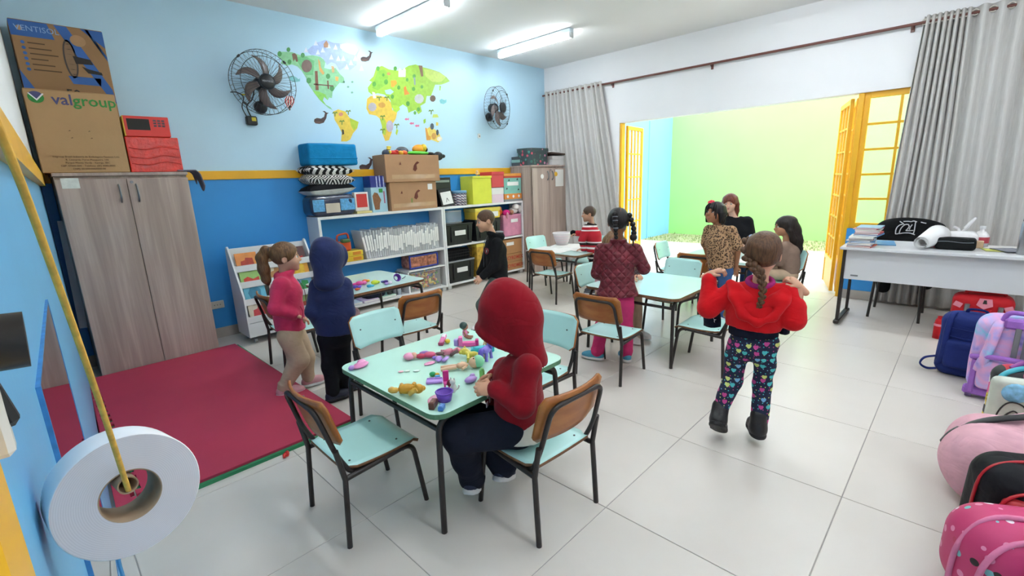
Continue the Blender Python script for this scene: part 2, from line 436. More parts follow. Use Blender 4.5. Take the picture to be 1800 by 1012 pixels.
cr = curtain('curtain', 'grey curtain hanging at the right behind the white desk', lambda u: .54-.32*min(u/.4, 1)-1.5*max(0, u-.4)/.6*.9, lambda u: .66-.50*min(u/.4, 1)-1.3*max(0, u-.4)/.6, .03, 20, 2, .034)
# ---------------------------------------------------------------- smooth bodies: distance fields meshed by surface nets
def V3(p): return np.array(p, np.float32)
class SDF:
    """a list of rounded shapes melted together (k = how softly), or cut away"""
    def __init__(s): s.p = []
    def cap(s, a, b, ra, rb=None, k=.02, cut=False, flat=None):
        """tapered limb from a to b; flat = (side axis, depth factor) makes it elliptical"""
        s.p.append(('cap', V3(a), V3(b), ra, ra if rb is None else rb, k, cut, flat)); return s
    def chain(s, pts, rs, k=.02, cut=False):
        for i in range(len(pts)-1): s.cap(pts[i], pts[i+1], rs[i], rs[i+1], k, cut)
        return s
    def ell(s, c, r, R=None, k=.02, cut=False):
        r = (r, r, r) if isinstance(r, (int, float)) else r
        s.p.append(('ell', V3(c), V3(r), np.array(R if R is not None else Matrix.Identity(3), np.float32), k, cut)); return s
    def rbox(s, c, hsz, r, R=None, k=.01, cut=False):
        s.p.append(('box', V3(c), V3(hsz), np.array(R if R is not None else Matrix.Identity(3), np.float32), k, cut, r)); return s
    def plane(s, p, n): s.p.append(('pl', V3(p), V3(n)/np.linalg.norm(n))); return s
    def torus(s, c, ax, R, r, k=.01, sq=None):
        s.p.append(('tor', V3(c), V3(ax)/np.linalg.norm(ax), R, r, k)); return s
    def bounds(s, m):
        lo = np.full(3, 1e9); hi = -lo
        for q in s.p:
            if q[0] == 'cap' and not q[6]:
                r = max(q[3], q[4])
                for e in (q[1], q[2]): lo = np.minimum(lo, e-r); hi = np.maximum(hi, e+r)
            elif q[0] in ('ell', 'box') and not q[5]:
                r = np.sqrt(((q[3]*q[2][None, :])**2).sum(1)); lo = np.minimum(lo, q[1]-r); hi = np.maximum(hi, q[1]+r)
            elif q[0] == 'tor': lo = np.minimum(lo, q[1]-q[3]-q[4]); hi = np.maximum(hi, q[1]+q[3]+q[4])
        return lo-m, hi+m
    def mesh(s, h, fold=0, ff=18, seed=0, shell=None):
        lo, hi = s.bounds(2.5*h+fold); n = np.ceil((hi-lo)/h).astype(int)+1
        ax = [(lo[i]+h*np.arange(n[i])).astype(np.float32) for i in range(3)]
        D = np.full(n, .5, np.float32)
        for q in s.p:
            if q[0] == 'pl':
                D = np.maximum(D, (ax[0][:, None, None]-q[1][0])*q[2][0]+(ax[1][None, :, None]-q[1][1])*q[2][1]+(ax[2][None, None, :]-q[1][2])*q[2][2]); continue
            k = q[5] if q[0] == 'cap' else q[4] if q[0] in ('ell', 'box') else q[5]
            cut = q[6] if q[0] == 'cap' else q[5] if q[0] in ('ell', 'box') else False
            m = k+3*h
            if q[0] == 'cap': r = max(q[3], q[4])+m; b0 = np.minimum(q[1], q[2])-r; b1 = np.maximum(q[1], q[2])+r
            elif q[0] in ('ell', 'box'): r = np.sqrt(((q[3]*q[2][None, :])**2).sum(1))*(1 if q[0] == 'ell' else 1.75)+m; b0 = q[1]-r; b1 = q[1]+r
            else: b0 = q[1]-q[3]-q[4]-m; b1 = q[1]+q[3]+q[4]+m
            i0 = np.clip(((b0-lo)/h).astype(int), 0, n-1); i1 = np.clip(((b1-lo)/h).astype(int)+2, 1, n)
            sl = tuple(slice(a, b) for a, b in zip(i0, i1))
            if any(b <= a for a, b in zip(i0, i1)): continue
            X = ax[0][sl[0]][:, None, None]; Y = ax[1][sl[1]][None, :, None]; Z = ax[2][sl[2]][None, None, :]
            if q[0] == 'cap':
                a, b, ra, rb, flat = q[1], q[2], q[3], q[4], q[7]
                d = b-a; L2 = max(float(d@d), 1e-9); px, py, pz = X-a[0], Y-a[1], Z-a[2]
                t = np.clip((px*d[0]+py*d[1]+pz*d[2])/L2, 0, 1); ex, ey, ez = px-t*d[0], py-t*d[1], pz-t*d[2]
                d2 = ex*ex+ey*ey+ez*ez; rr = ra+(rb-ra)*t
                if flat is not None:
                    sd, f = V3(flat[0]), flat[1]; es = ex*sd[0]+ey*sd[1]+ez*sd[2]
                    d2 = d2+es*es*(f*f-1); d = (np.sqrt(d2)-rr*f)   # narrower across: width rr, depth rr*f
                else: d = np.sqrt(d2)-rr
            elif q[0] == 'ell':
                c, r3, R = q[1], q[2], q[3]; px, py, pz = X-c[0], Y-c[1], Z-c[2]
                u = [px*R[0, i]+py*R[1, i]+pz*R[2, i] for i in range(3)]
                k0 = np.sqrt(sum((u[i]/r3[i])**2 for i in range(3))); k1 = np.sqrt(sum((u[i]/r3[i]**2)**2 for i in range(3)))
                d = k0*(k0-1)/np.maximum(k1, 1e-6)
            elif q[0] == 'box':
                c, b3, R, r = q[1], q[2], q[3], q[6]; px, py, pz = X-c[0], Y-c[1], Z-c[2]
                u = [np.abs(px*R[0, i]+py*R[1, i]+pz*R[2, i])-(b3[i]-r) for i in range(3)]
                d = np.sqrt(sum(np.maximum(a, 0)**2 for a in u))+np.minimum(np.maximum(np.maximum(u[0], u[1]), u[2]), 0)-r
            else:
                c, A, Rr, r = q[1:5]; px, py, pz = X-c[0], Y-c[1], Z-c[2]; hgt = px*A[0]+py*A[1]+pz*A[2]
                rad = np.sqrt(np.maximum(px*px+py*py+pz*pz-hgt*hgt, 0)); d = np.sqrt((rad-Rr)**2+hgt*hgt)-r
            E = D[sl]
            if cut: hh = np.maximum(k-np.abs(E+d), 0)/max(k, 1e-5); D[sl] = np.maximum(E, -d)+hh*hh*k*.25
            else: hh = np.maximum(k-np.abs(E-d), 0)/max(k, 1e-5); D[sl] = np.minimum(E, d)-hh*hh*k*.25
        if fold:
            X = ax[0][:, None, None]; Y = ax[1][None, :, None]; Z = ax[2][None, None, :]; o = seed*1.7
            w = np.sin(X*ff*.6+o+1.3*np.sin(Z*ff*.5))+np.sin(Y*ff*.7+2*o+1.1*np.sin(X*ff*.6+Z*3))
            D = D+fold*(np.sin(Z*ff+1.4*w+o)*.6+np.sin((X+Y)*ff*.9-Z*ff*.4+w)*.4)
        return surface_net(D, lo, h)
def surface_net(D, lo, h):
    n = D.shape; S = D < 0; cnt = np.zeros([m-1 for m in n], np.float32); acc = np.zeros(list(cnt.shape)+[3], np.float32)
    for a in range(3):
        b, c = [(1, 2), (0, 2), (0, 1)][a]
        for ob in (0, 1):
            for oc in (0, 1):
                s0 = [None]*3; s0[a] = slice(0, n[a]-1); s0[b] = slice(ob, n[b]-1+ob); s0[c] = slice(oc, n[c]-1+oc)
                s1 = list(s0); s1[a] = slice(1, n[a]); s0, s1 = tuple(s0), tuple(s1)
                x = S[s0] != S[s1]; ii = np.nonzero(x)
                d0, d1 = D[s0][ii], D[s1][ii]; t = d0/(d0-d1)
                p = np.zeros((len(t), 3), np.float32); p[:, a] = t; p[:, b] = ob; p[:, c] = oc
                acc[ii] += p; cnt[ii] += 1
    ii = np.nonzero(cnt > 0); idx = np.full(cnt.shape, -1, np.int64); idx[ii] = np.arange(len(ii[0]))
    V = (np.stack(ii, 1)+acc[ii]/cnt[ii][:, None])*h+lo
    Q = []
    for a in range(3):
        b, c = [(1, 2), (2, 0), (0, 1)][a]
        s0 = [slice(1, n[i]-1) for i in range(3)]; s1 = list(s0); s0[a] = slice(0, n[a]-1); s1[a] = slice(1, n[a])
        A, B = S[tuple(s0)], S[tuple(s1)]; e = np.nonzero(A != B); e = np.stack(e, 1); off = np.ones(3, int); off[a] = 0; e = e+off
        inside = S[tuple(e.T)]
        db = np.zeros(3, int); db[b] = 1; dc = np.zeros(3, int); dc[c] = 1
        q = np.stack([idx[tuple((e-db-dc).T)], idx[tuple((e-dc).T)], idx[tuple(e.T)], idx[tuple((e-db).T)]], 1)
        q[~inside] = q[~inside][:, ::-1]; Q.append(q)
    return V.astype(np.float32), np.concatenate(Q)
def np_mesh(name, parts, mats, smooth=True):
    """parts: [(V, Q, material index)] -> one mesh"""
    me = bpy.data.meshes.new(name); o = 0; Vs = []; Qs = []; mi = []
    for v, q, k in parts: Vs.append(v); Qs.append(q+o); o += len(v); mi.append(np.full(len(q), k, np.int32))
    v = np.concatenate(Vs); q = np.concatenate(Qs).astype(np.int32); mi = np.concatenate(mi)
    me.vertices.add(len(v)); me.vertices.foreach_set('co', v.astype(np.float32).ravel())
    me.loops.add(q.size); me.loops.foreach_set('vertex_index', q.ravel())
    me.polygons.add(len(q)); me.polygons.foreach_set('loop_start', np.arange(0, q.size, 4, dtype=np.int32))
    me.polygons.foreach_set('material_index', mi); me.polygons.foreach_set('use_smooth', np.full(len(q), smooth))
    me.update(calc_edges=True); me.validate()
    for m in mats: me.materials.append(m)
    return me
def sdf_obj(name, sdfs, mats, parent, fold=0, ff=18, seed=0):
    """sdfs: [(SDF, cell, material index)]"""
    parts = []
    for s, h, k in sdfs:
        v, q = s.mesh(h, fold, ff, seed)
        if len(q): parts.append((v, q, k))
    return put(name, np_mesh(name, parts, mats if isinstance(mats, (list, tuple)) else [mats]), parent)
# ---------------------------------------------------------------- school tables and chairs
FRAME = mat('dark brown black lacquered tube', '#2a2321', .38, var=.25, scale=30)
TEAL = mat('pale teal laminate', '#bdeae5', .25, var=.025, scale=5)
MINT = mat('mint green laminate', '#c4efdd', .22, var=.02, scale=5)
TEALT = mat('glossy pale teal laminate', '#c6ebe6', .12, var=.02, scale=5, spec=.6)
PALET = mat('pale grey blue laminate', '#c4dedb', .22, var=.02, scale=5)
def ply_fn(c1, c2):
    def fn(t):
        n = t.new('ShaderNodeTexNoise'); n.inputs['Scale'].default_value = 1; n.inputs['Detail'].default_value = 6
        t.link(t.coord((6, 60, 14)), n.inputs[0]); t.link(t.ramp(n.outputs[0], [(.3, c1), (.7, c2)]), t.b.inputs['Base Color'])
    return fn
PLY = mat('orange brown varnished plywood', '#a5622c', .35, var=0, fn=ply_fn('#9a5520', '#b57436'))
PLYEDGE = mat('brown plywood edge', '#7d5637', .6, var=.2, scale=60)
GEDGE = mat('green table edge', '#5e8f6c', .5, var=.15, scale=20)
RIVET = mat('dull metal rivet', '#5a5f60', .4, .8)
def make_chair(name, label):
    t = thing(name, label, 'chair')
    # seat: curved down at the front, laminate on top
    def sf(u, v):
        x = (u-.5)*.35; y = -.165+.355*v; e = 1-.10*max(0, abs(u-.5)*2-.75)/.25*(1 if v < .1 or v > .9 else 0)
        return (x*e, y, .338-.010*math.sin(PI*v)-.028*max(0, (v-.8)/.2)**2-.004*math.cos((u-.5)*PI))
    m = MB(); m.sheet(sf, 10, 14, t=.013); n = 140
    for i in range(n, len(m.mi)): m.mi[i] = 1
    seat = m.build('seat', [TEAL, PLYEDGE], t)
    def bf(u, v):
        x = (u-.5)*.37; rr = .035; z = .445+.195*v; cut = 0
        w = 1-.16*max(0, (abs(v-.5)*2-.72)/.28)**2
        return (x*w, -.186-.055*v+.030*(1-(2*(u-.5))**2)*-1+.03, z)
    m = MB(); m.sheet(bf, 12, 8, t=-.012); n = 96
    for i in range(n, len(m.mi)): m.mi[i] = 1
    back = m.build('backrest', [TEAL, PLY], t)
    m = MB(); p = [(.155, -.06, .300), (.160, -.135, .300), (.166, -.186, .40), (.152, -.243, .605), (-.152, -.243, .605), (-.166, -.186, .40), (-.160, -.135, .300), (-.155, -.06, .300)]
    m.tube(fillet(p, .05, 5), .0105, 8); m.build('back_frame', FRAME, t)
    for s in (-1, 1):
        MB().tube([(s*.186, -.19, 0), (s*.182, -.172, .30), (s*.180, -.196, .435)], .0115, 8).build('leg', FRAME, t)
        MB().tube(fillet([(s*.172, .195, 0), (s*.166, .15, .312), (s*.176, -.165, .298)], .055, 6), .0115, 8).build('leg', FRAME, t)
    m = MB(); m.tube([(-.17, .10, .303), (.17, .10, .303)], .009, 6); m.build('crossbar', FRAME, t)
    rv = MB().cyl((0, 0, 0), (0, 0, .0025), .005, n=6).mesh('rivet'); rv.materials.append(RIVET)
    for x, y in ((-.12, -.12), (.12, -.12), (-.12, .1), (.12, .1)): put('rivet', rv, seat, (x, y, .3325))
    for x in (-.13, .13):
        o = put('rivet', rv, back, (x, -.178, .56)); o.rotation_euler = (-PI/2, 0, 0)
    return t
def make_table(name, label, top, edge, S=.82, H=.545):
    t = thing(name, label, 'table')
    m = MB(); pts = rrect(S, S, .065, 5); m.prism(pts, (0, 0, H-.022), (1, 0, 0), (0, 1, 0), .022)
    for i, f in enumerate(m.f): m.mi[i] = 0 if (len(f) > 4 and m.v[f[0]][2] > H-.01) else 1
    m.build('tabletop', [top, edge], t)
    h = S/2-.045
    for sx in (-1, 1):
        for sy in (-1, 1):
            MB().tube(fillet([(sx*(h+.025), sy*(h+.012), 0), (sx*(h+.005), sy*h, H-.037), (0, sy*h, H-.037)], .07, 6), .013, 8).build('leg', FRAME, t)
        MB().tube([(sx*(h+.002), -h, H-.085), (sx*(h+.002), h, H-.085)], .0115, 8).build('rail', FRAME, t)
    return t
t1 = make_table('school_table', 'mint green square table with toys in front of the child in a red hood', MINT, GEDGE); t1.location = (1.375, 1.79, 0)
t2 = make_table('school_table', 'pale teal table with purple and pink pieces beside the white shelves', TEALT, PLYEDGE); t2.location = (2.15, 4.05, 0); t2.rotation_euler.z = math.radians(2)
for loc, rz, lab in (((3.58, 1.85, 0), 0, 'pale glossy table in front of the girl in a quilted maroon jacket'),
                     ((4.80, 3.62, 0), -.02, 'table with large white paper sheets in front of the far cupboard'),
                     ((5.17, 1.86, 0), 0, 'far table by the doorway where the woman in black sits')):
    dup(t2, loc, rz, lab)
for o in COL.objects:
    if o.get('category') == 'table': o['group'] = 'square school tables'
c1 = make_chair('school_chair', 'empty chair with brown back at the near left of the mint table')
CH = 'small school chairs'; c1['group'] = CH
c1.location = (.87, 1.82, 0); c1.rotation_euler.z = math.radians(-91)
chairs = [((1.385, 1.245, 0), -3, 'chair under the child in a red hood'),
          ((1.47, 2.46, 0), 184, 'chair with pale teal back facing the camera behind the mint table'),
          ((1.98, 3.09, 0), -4, 'empty brown backed chair between the mint table and the shelf table'),
          ((1.92, 1.74, 0), 92, 'chair with teal back half hidden behind the red hooded child'),
          ((2.86, 1.79, 0), -88, 'brown backed chair right behind the girl in maroon'),
          ((3.60, 2.32, 0), 178, 'teal backed chair at the left hand of the girl in maroon'),
          ((4.31, 3.52, 0), -88, 'brown backed chair in front of the table with white paper'),
          ((5.02, 4.23, 0), 172, 'teal backed chair between the paper table and the far cupboard'),
          ((5.30, 3.70, 0), 95, 'chair whose teal seat shows below the boy in stripes'),
          ((4.10, 1.92, 0), 86, 'teal backed chair on the far side of the glossy table, facing the camera'),
          ((3.43, 1.31, 0), 2, 'chair beside the glossy table, left of the girl with a plait'),
          ((5.33, 2.43, 0), 184, 'teal backed chair standing alone near the doorway'),
          ((4.88, 1.95, 0), -90, 'brown backed chair behind the girl in the leopard print'),
          ((5.24, 1.36, 0), 62, 'chair under the girl with long loose dark hair'),
          ((5.98, 2.02, 0), 77, 'chair under the woman in black'),
          ((1.405, 3.86, 0), -93, 'chair behind the legs of the girl in magenta fleece')]
for loc, a, lab in chairs: dup(c1, loc, math.radians(a), lab, CH)
# ---------------------------------------------------------------- cupboards
def wood_fn(c1, c2, c3):
    def fn(t):
        n = t.new('ShaderNodeTexNoise'); n.inputs['Scale'].default_value = 1; n.inputs['Detail'].default_value = 7; n.inputs['Distortion'].default_value = .8
        t.link(t.coord((16, 16, .9)), n.inputs[0])
        n2 = t.new('ShaderNodeTexNoise'); n2.inputs['Scale'].default_value = 1; n2.inputs['Detail'].default_value = 3
        t.link(t.coord((90, 90, 3)), n2.inputs[0])
        f = t.math('ADD', t.math('MULTIPLY', n.outputs[0], .75), t.math('MULTIPLY', n2.outputs[0], .25))
        t.link(t.ramp(f, [(.32, c1), (.52, c2), (.66, c3)]), t.b.inputs['Base Color']); t.bump(n2.outputs[0], .06, .002)
    return fn
TAUPE = mat('grey taupe woodgrain board', '#998880', .45, var=0, fn=wood_fn('#a08d82', '#b19e93', '#c2b0a4'))
STEEL = mat('brushed grey steel', '#83868a', .35, .7)
def cupboard(name, label, loc, W, D, H):
    t = thing(name, label, 'cupboard', loc)
    m = MB(); m.box((0, D/2+.01, H/2-.01), (W-.004, D-.02, H-.03)); m.build('carcass', TAUPE, t)
    MB().box((0, D/2, H-.012), (W+.01, D+.012, .024), bev=.002).build('top_panel', TAUPE, t)
    for s in (-1, 1):
        d = MB().box((s*(W/4), -.009, H/2-.02), (W/2-.004, .018, H-.055), bev=.0025).build('door', TAUPE, t)
        m = MB(); m.tube(spline([(0, 0, -.065), (0, -.022, -.045), (0, -.03, 0), (0, -.022, .045), (0, 0, .065)], 5), .0065, 8, sx=1.6); m.build('handle', STEEL, d, (s*.055, -.018, H-.16))
        if s > 0: MB().cyl((.03, -.018, H-.075), (.03, -.024, H-.075), .011, n=12).build('lock', STEEL, d)
    return t
cb1 = cupboard('cupboard', 'tall taupe woodgrain cupboard behind the red mat, boxes on top', (.625, 4.83, 0), .83, .40, 1.60)
PLASTIC = mat('clear plastic sleeve', '#dfe6df', .15, var=.1, scale=30)
MB().box((-.33, -.020, 1.525), (.10, .003, .075)).build('label_sleeve', PLASTIC, cb1)
cb2 = cupboard('cupboard', 'taupe cupboard in the corner beside the gathered grey curtain', (5.795, 4.78, 0), .80, .44, 1.64)
PAPER = mat('white paper', '#eceae6', .8, var=.02)
MB().box((.24, -.020, 1.44), (.20, .002, .26)).build('pinned_sheet', PAPER, cb2)
m = MB(); m.ell((.15, -.024, 1.5), (.04, .006, .035), nu=10, nv=6); m.build('paper_flower', mat('yellow paper', '#e8b93a', .7), cb2)
MB().cyl((-.18, -.018, 1.47), (-.18, -.022, 1.47), .035, n=16).build('round_sticker', PAPER, cb2)
tag(MB().box((.195, 5.05, .82), (.05, .008, .86), rot=RY(.03)).build('board_sheet', mat('pale grey card', '#b9bcc4', .7)), 'thin pale card sheet slipped between the near cupboard and the wall', 'card sheet')
# ---------------------------------------------------------------- white shelf units
WLAM = mat('white melamine board', '#e6e6e6', .4, var=.02, scale=3)
SY, SD = 4.965, .28
def board(t, n, x0, x1, z0, z1, y0=0, y1=SD): return MB().box(((x0+x1)/2, (y0+y1)/2, (z0+z1)/2), (x1-x0, y1-y0, z1-z0), bev=.0015).build(n, WLAM, t)
s1 = thing('shelf_unit', 'white open shelf unit holding the row of clear plastic folders', 'shelf unit', (2.17, SY, 0))
w1 = 1.67
board(s1, 'top_board', 0, w1, 1.09, 1.12); board(s1, 'shelf', .03, w1-.03, .565, .595); board(s1, 'bottom_board', .03, w1-.03, .055, .08)
board(s1, 'side_panel', 0, .03, .05, 1.09); board(s1, 'side_panel', w1-.03, w1, .05, 1.09)
for x in (.04, w1-.04, 1.07): board(s1, 'foot', x-.03, x+.03, 0, .055, .03, .09)
board(s1, 'low_shelf', 1.07, w1-.03, .345, .365); board(s1, 'divider', 1.05, 1.07, .08, .345)
MB().box((.09, .262, .98), (.075, .006, .14)).build('power_plate', mat('cream plastic', '#d9d3c4', .5), s1)
s2 = thing('shelf_unit', 'white open shelf unit with black crates, pink bin and paper boxes', 'shelf unit', (3.845, SY, 0))
w2 = 1.54
board(s2, 'top_board', 0, w2, 1.09, 1.12); board(s2, 'shelf', .025, w2-.025, .575, .6); board(s2, 'bottom_board', .025, w2-.025, .055, .08)
board(s2, 'side_panel', 0, .025, .05, 1.09); board(s2, 'side_panel', w2-.025, w2, .05, 1.09)
for x in (.05, w2-.05): board(s2, 'foot', x-.03, x+.03, 0, .055, .03, .09)
# ---------------------------------------------------------------- book rack on castors
rk = thing('book_rack', 'low white book rack on castors with tilted picture book tiers', 'book rack', (1.28, 4.72, 0))
RW = .74
for x in (0, RW-.016):
    m = MB(); pl = [(0, .07), (.012, .45), (.26, .90), (.285, .915), (.31, .90), (.33, .86), (.33, .07)]
    m.prism(pl, (x, 0, 0), (0, 1, 0), (0, 0, 1), .016); m.build('side_panel', WLAM, rk)
MB().box((RW/2, .31, .49), (RW-.032, .014, .80)).build('rear_panel', WLAM, rk)
MB().box((RW/2, .013, .135), (RW-.032, .016, .13)).build('front_panel', WLAM, rk)
MB().box((RW/2, .165, .08), (RW-.032, .29, .016)).build('bottom_panel', WLAM, rk)
TIER = [(.035, .24), (.085, .40), (.135, .56), (.185, .71)]
for y, z in TIER:
    MB().box((RW/2, y+.03, z-.03), (RW-.032, .085, .012)).build('tier', WLAM, rk)
    MB().box((RW/2, y-.012, z-.005), (RW-.032, .010, .06), bev=.002).build('tier_lip', WLAM, rk)
BLK = mat('black plastic', '#17171a', .45, var=.15)
for x in (.06, RW-.06):
    for y in (.06, .27):
        c = MB().cyl((x-.012, y, .024), (x+.012, y, .024), .024, n=14).build('castor', mat('grey castor wheel', '#9aa0a4', .3, .4), rk)
        MB().box((x, y, .058), (.03, .035, .022), bev=.004).build('castor_plate', STEEL, c)
BKC = ['#d98a3a', '#7bb7a4', '#d94f3a', '#3b8fb8', '#e0b94a', '#6a3b33', '#57a85a', '#c8434f', '#e3a72e', '#8aa7c9']
bl = ['orange cover with a truck strip', 'green cover with an animal face', 'teal cover with a seaside scene', 'cream cover with red hearts', 'dark red cover', 'orange and yellow cover', 'sky blue cover', 'pink cover']
bn = 0
def book(name, label, w, h, t_, col, loc, R, group, deco):
    th = thing(name, label, 'book', loc, 0, group); M4 = R.to_4x4()
    m = MB(); m.M = M4; m.box((0, 0, h/2), (w, t_, h), bev=.0015); m.build('cover', mat('book cover '+col, col, .4, var=.12, scale=12), th)
    m = MB(); m.M = M4; m.box((0, .0, h/2), (w-.006, t_*.6, h+.002)); m.build('pages', PAPER, th)
    m = MB(); m.M = M4
    if deco: m.prism([(w*(.5-x)*.8, h*y) for x, y in deco[1]], (0, -t_/2-.0002, 0), (1, 0, 0), (0, 0, 1), .0008); m.build('cover_picture', mat('book picture '+deco[0], deco[0], .5, var=.25, scale=25), th)
    return th
BLOB = [[(.1, .2), (.9, .2), (.85, .5), (.6, .55), (.55, .7), (.15, .65)], [(.2, .15), (.5, .1), (.8, .2), (.9, .5), (.7, .8), (.4, .85), (.15, .6)], [(.05, .1), (.95, .1), (.95, .35), (.7, .45), (.4, .3), (.05, .4)]]
tl = ['lowest', 'second', 'third', 'top']
for k, (y, z) in enumerate(TIER):
    xs = [.14, .37, .60]
    for q, x in enumerate(xs):
        c = [['#d9cdb8', '#cfd6dc', '#8fa86a'], ['#5fb3cf', '#e9c9c2', '#7ab8d8'], ['#9cc46a', '#e8d9b8', '#f0a828'], ['#e08b3c', '#c9b9a2', '#5a3232']][k][q]
        dc = [['#c23a3f', '#7a9c58', '#b5533a'], ['#2f7d9c', '#d86a62', '#2f9a54'], ['#d8432e', '#b07a42', '#f6c22d'], ['#b5381f', '#7a5a38', '#c0392b']][k][q]
        book('picture_book', f'picture book on the {tl[k]} tier of the book rack, ' + ['left end', 'middle', 'right end'][q], .19, .19 if k < 3 else .16, .012, c, (1.28+x, 4.72+y+.015, z-.02), RX(-.30), 'picture books in the rack', (dc, BLOB[(k+q) % 3]))
# ---------------------------------------------------------------- white desk at the right
DESK = mat('light grey desk laminate', '#d8d9db', .35, var=.015, scale=3)
dk = thing('office_desk', 'long white desk with a modesty panel in front of the right hand curtain', 'desk', (5.08, .80, 0))
MB().box((.31, -.93, .727), (.64, 1.86, .026), bev=.004).build('desktop', DESK, dk)
MB().box((.075, -.93, .575), (.018, 1.78, .275), bev=.002).build('modesty_panel', DESK, dk)
for y in (-.03, -1.83):
    lg = MB().box((.075, y, .37), (.05, .025, .69), bev=.004).build('leg', FRAME, dk)
    MB().box((.30, y, .028), (.56, .045, .036), bev=.008).build('foot_bar', FRAME, lg)
    MB().box((.53, y, .37), (.04, .022, .66), bev=.004).build('leg', FRAME, dk)
MB().box((.064, -.12, .475), (.003, .055, .014)).build('maker_plate', STEEL, dk)
oc = thing('office_chair', 'dark legged chair behind the white desk, coat over its back', 'chair', (5.80, .40, 0))
for sx in (-1, 1):
    for sy in (-1, 1): MB().tube([(sx*.22, sy*.19, 0), (sx*.19, sy*.17, .43)] + ([(.22, sy*.17, .78)] if sx > 0 else []), .012, 8).build('leg', FRAME, oc)
MB().box((0, 0, .445), (.42, .40, .03), bev=.012).build('seat', BLK, oc); MB().box((.215, 0, .70), (.025, .40, .2), bev=.01).build('backrest', BLK, oc)
# ---------------------------------------------------------------- red floor mat
RED = mat('crimson foam mat', '#bd3552', .6, var=.05, scale=3, bump=.25, bscale=350)
GRN = mat('green foam mat', '#2f8a5a', .6, var=.05, bump=.2, bscale=350)
mt = thing('foam_mat', 'crimson foam floor mat with green underside before the near cupboard', 'mat', (0, 0, 0))
MB().box((.668, 3.68, .009), (1.045, 2.24, .018)).build('underside', GRN, mt)
pl = [(.16, 2.58), (1.19, 2.58), (1.165, 4.80), (.16, 4.80)]
pl = pl[:3] + [(.16, 4.80)]
for i in range(21):      # interlocking teeth on the left edge
    y = 4.74-i*.1; pl += [(.16, y), (.135, y+.004), (.135, y-.046), (.16, y-.042)]
MB().prism([(x-.0, y) for x, y in pl], (0, 0, .0185), (1, 0, 0), (0, 1, 0), .014).build('top_sheet', RED, mt)
mt2 = thing('foam_mat', 'narrow crimson foam mat strip along the left wall, seen in the mirror', 'mat', (0, 0, 0))
pl = [(.105, 2.58), (.105, 4.76)] + [p for i in range(21) for p in ((.133-.02, 4.72-i*.1), (.133-.001, 4.715-i*.1), (.133-.001, 4.675-i*.1), (.133-.02, 4.67-i*.1))]
MB().prism([(.05, 2.58)]+[(.112, 2.58)]+[p for i in range(20, -1, -1) for p in ((.112, 4.646-i*.1), (.130, 4.65-i*.1), (.130, 4.684-i*.1), (.112, 4.688-i*.1))]+[(.112, 4.76), (.14, 4.78), (.125, 4.78)], (0, 0, .001), (1, 0, 0), (0, 1, 0), .030).build('sheet', RED, mt2)
tag(MB().tube(spline([(.745, 2.50, .012), (.75, 2.515, .02), (.765, 2.51, .012), (.77, 2.52, .026), (.755, 2.53, .01)], 4), [.008]*17, 6).build('red_toy_scrap', mat('red plastic', '#e0312a', .4)), 'small red plastic scrap lying on the tiles near the mat', 'toy')
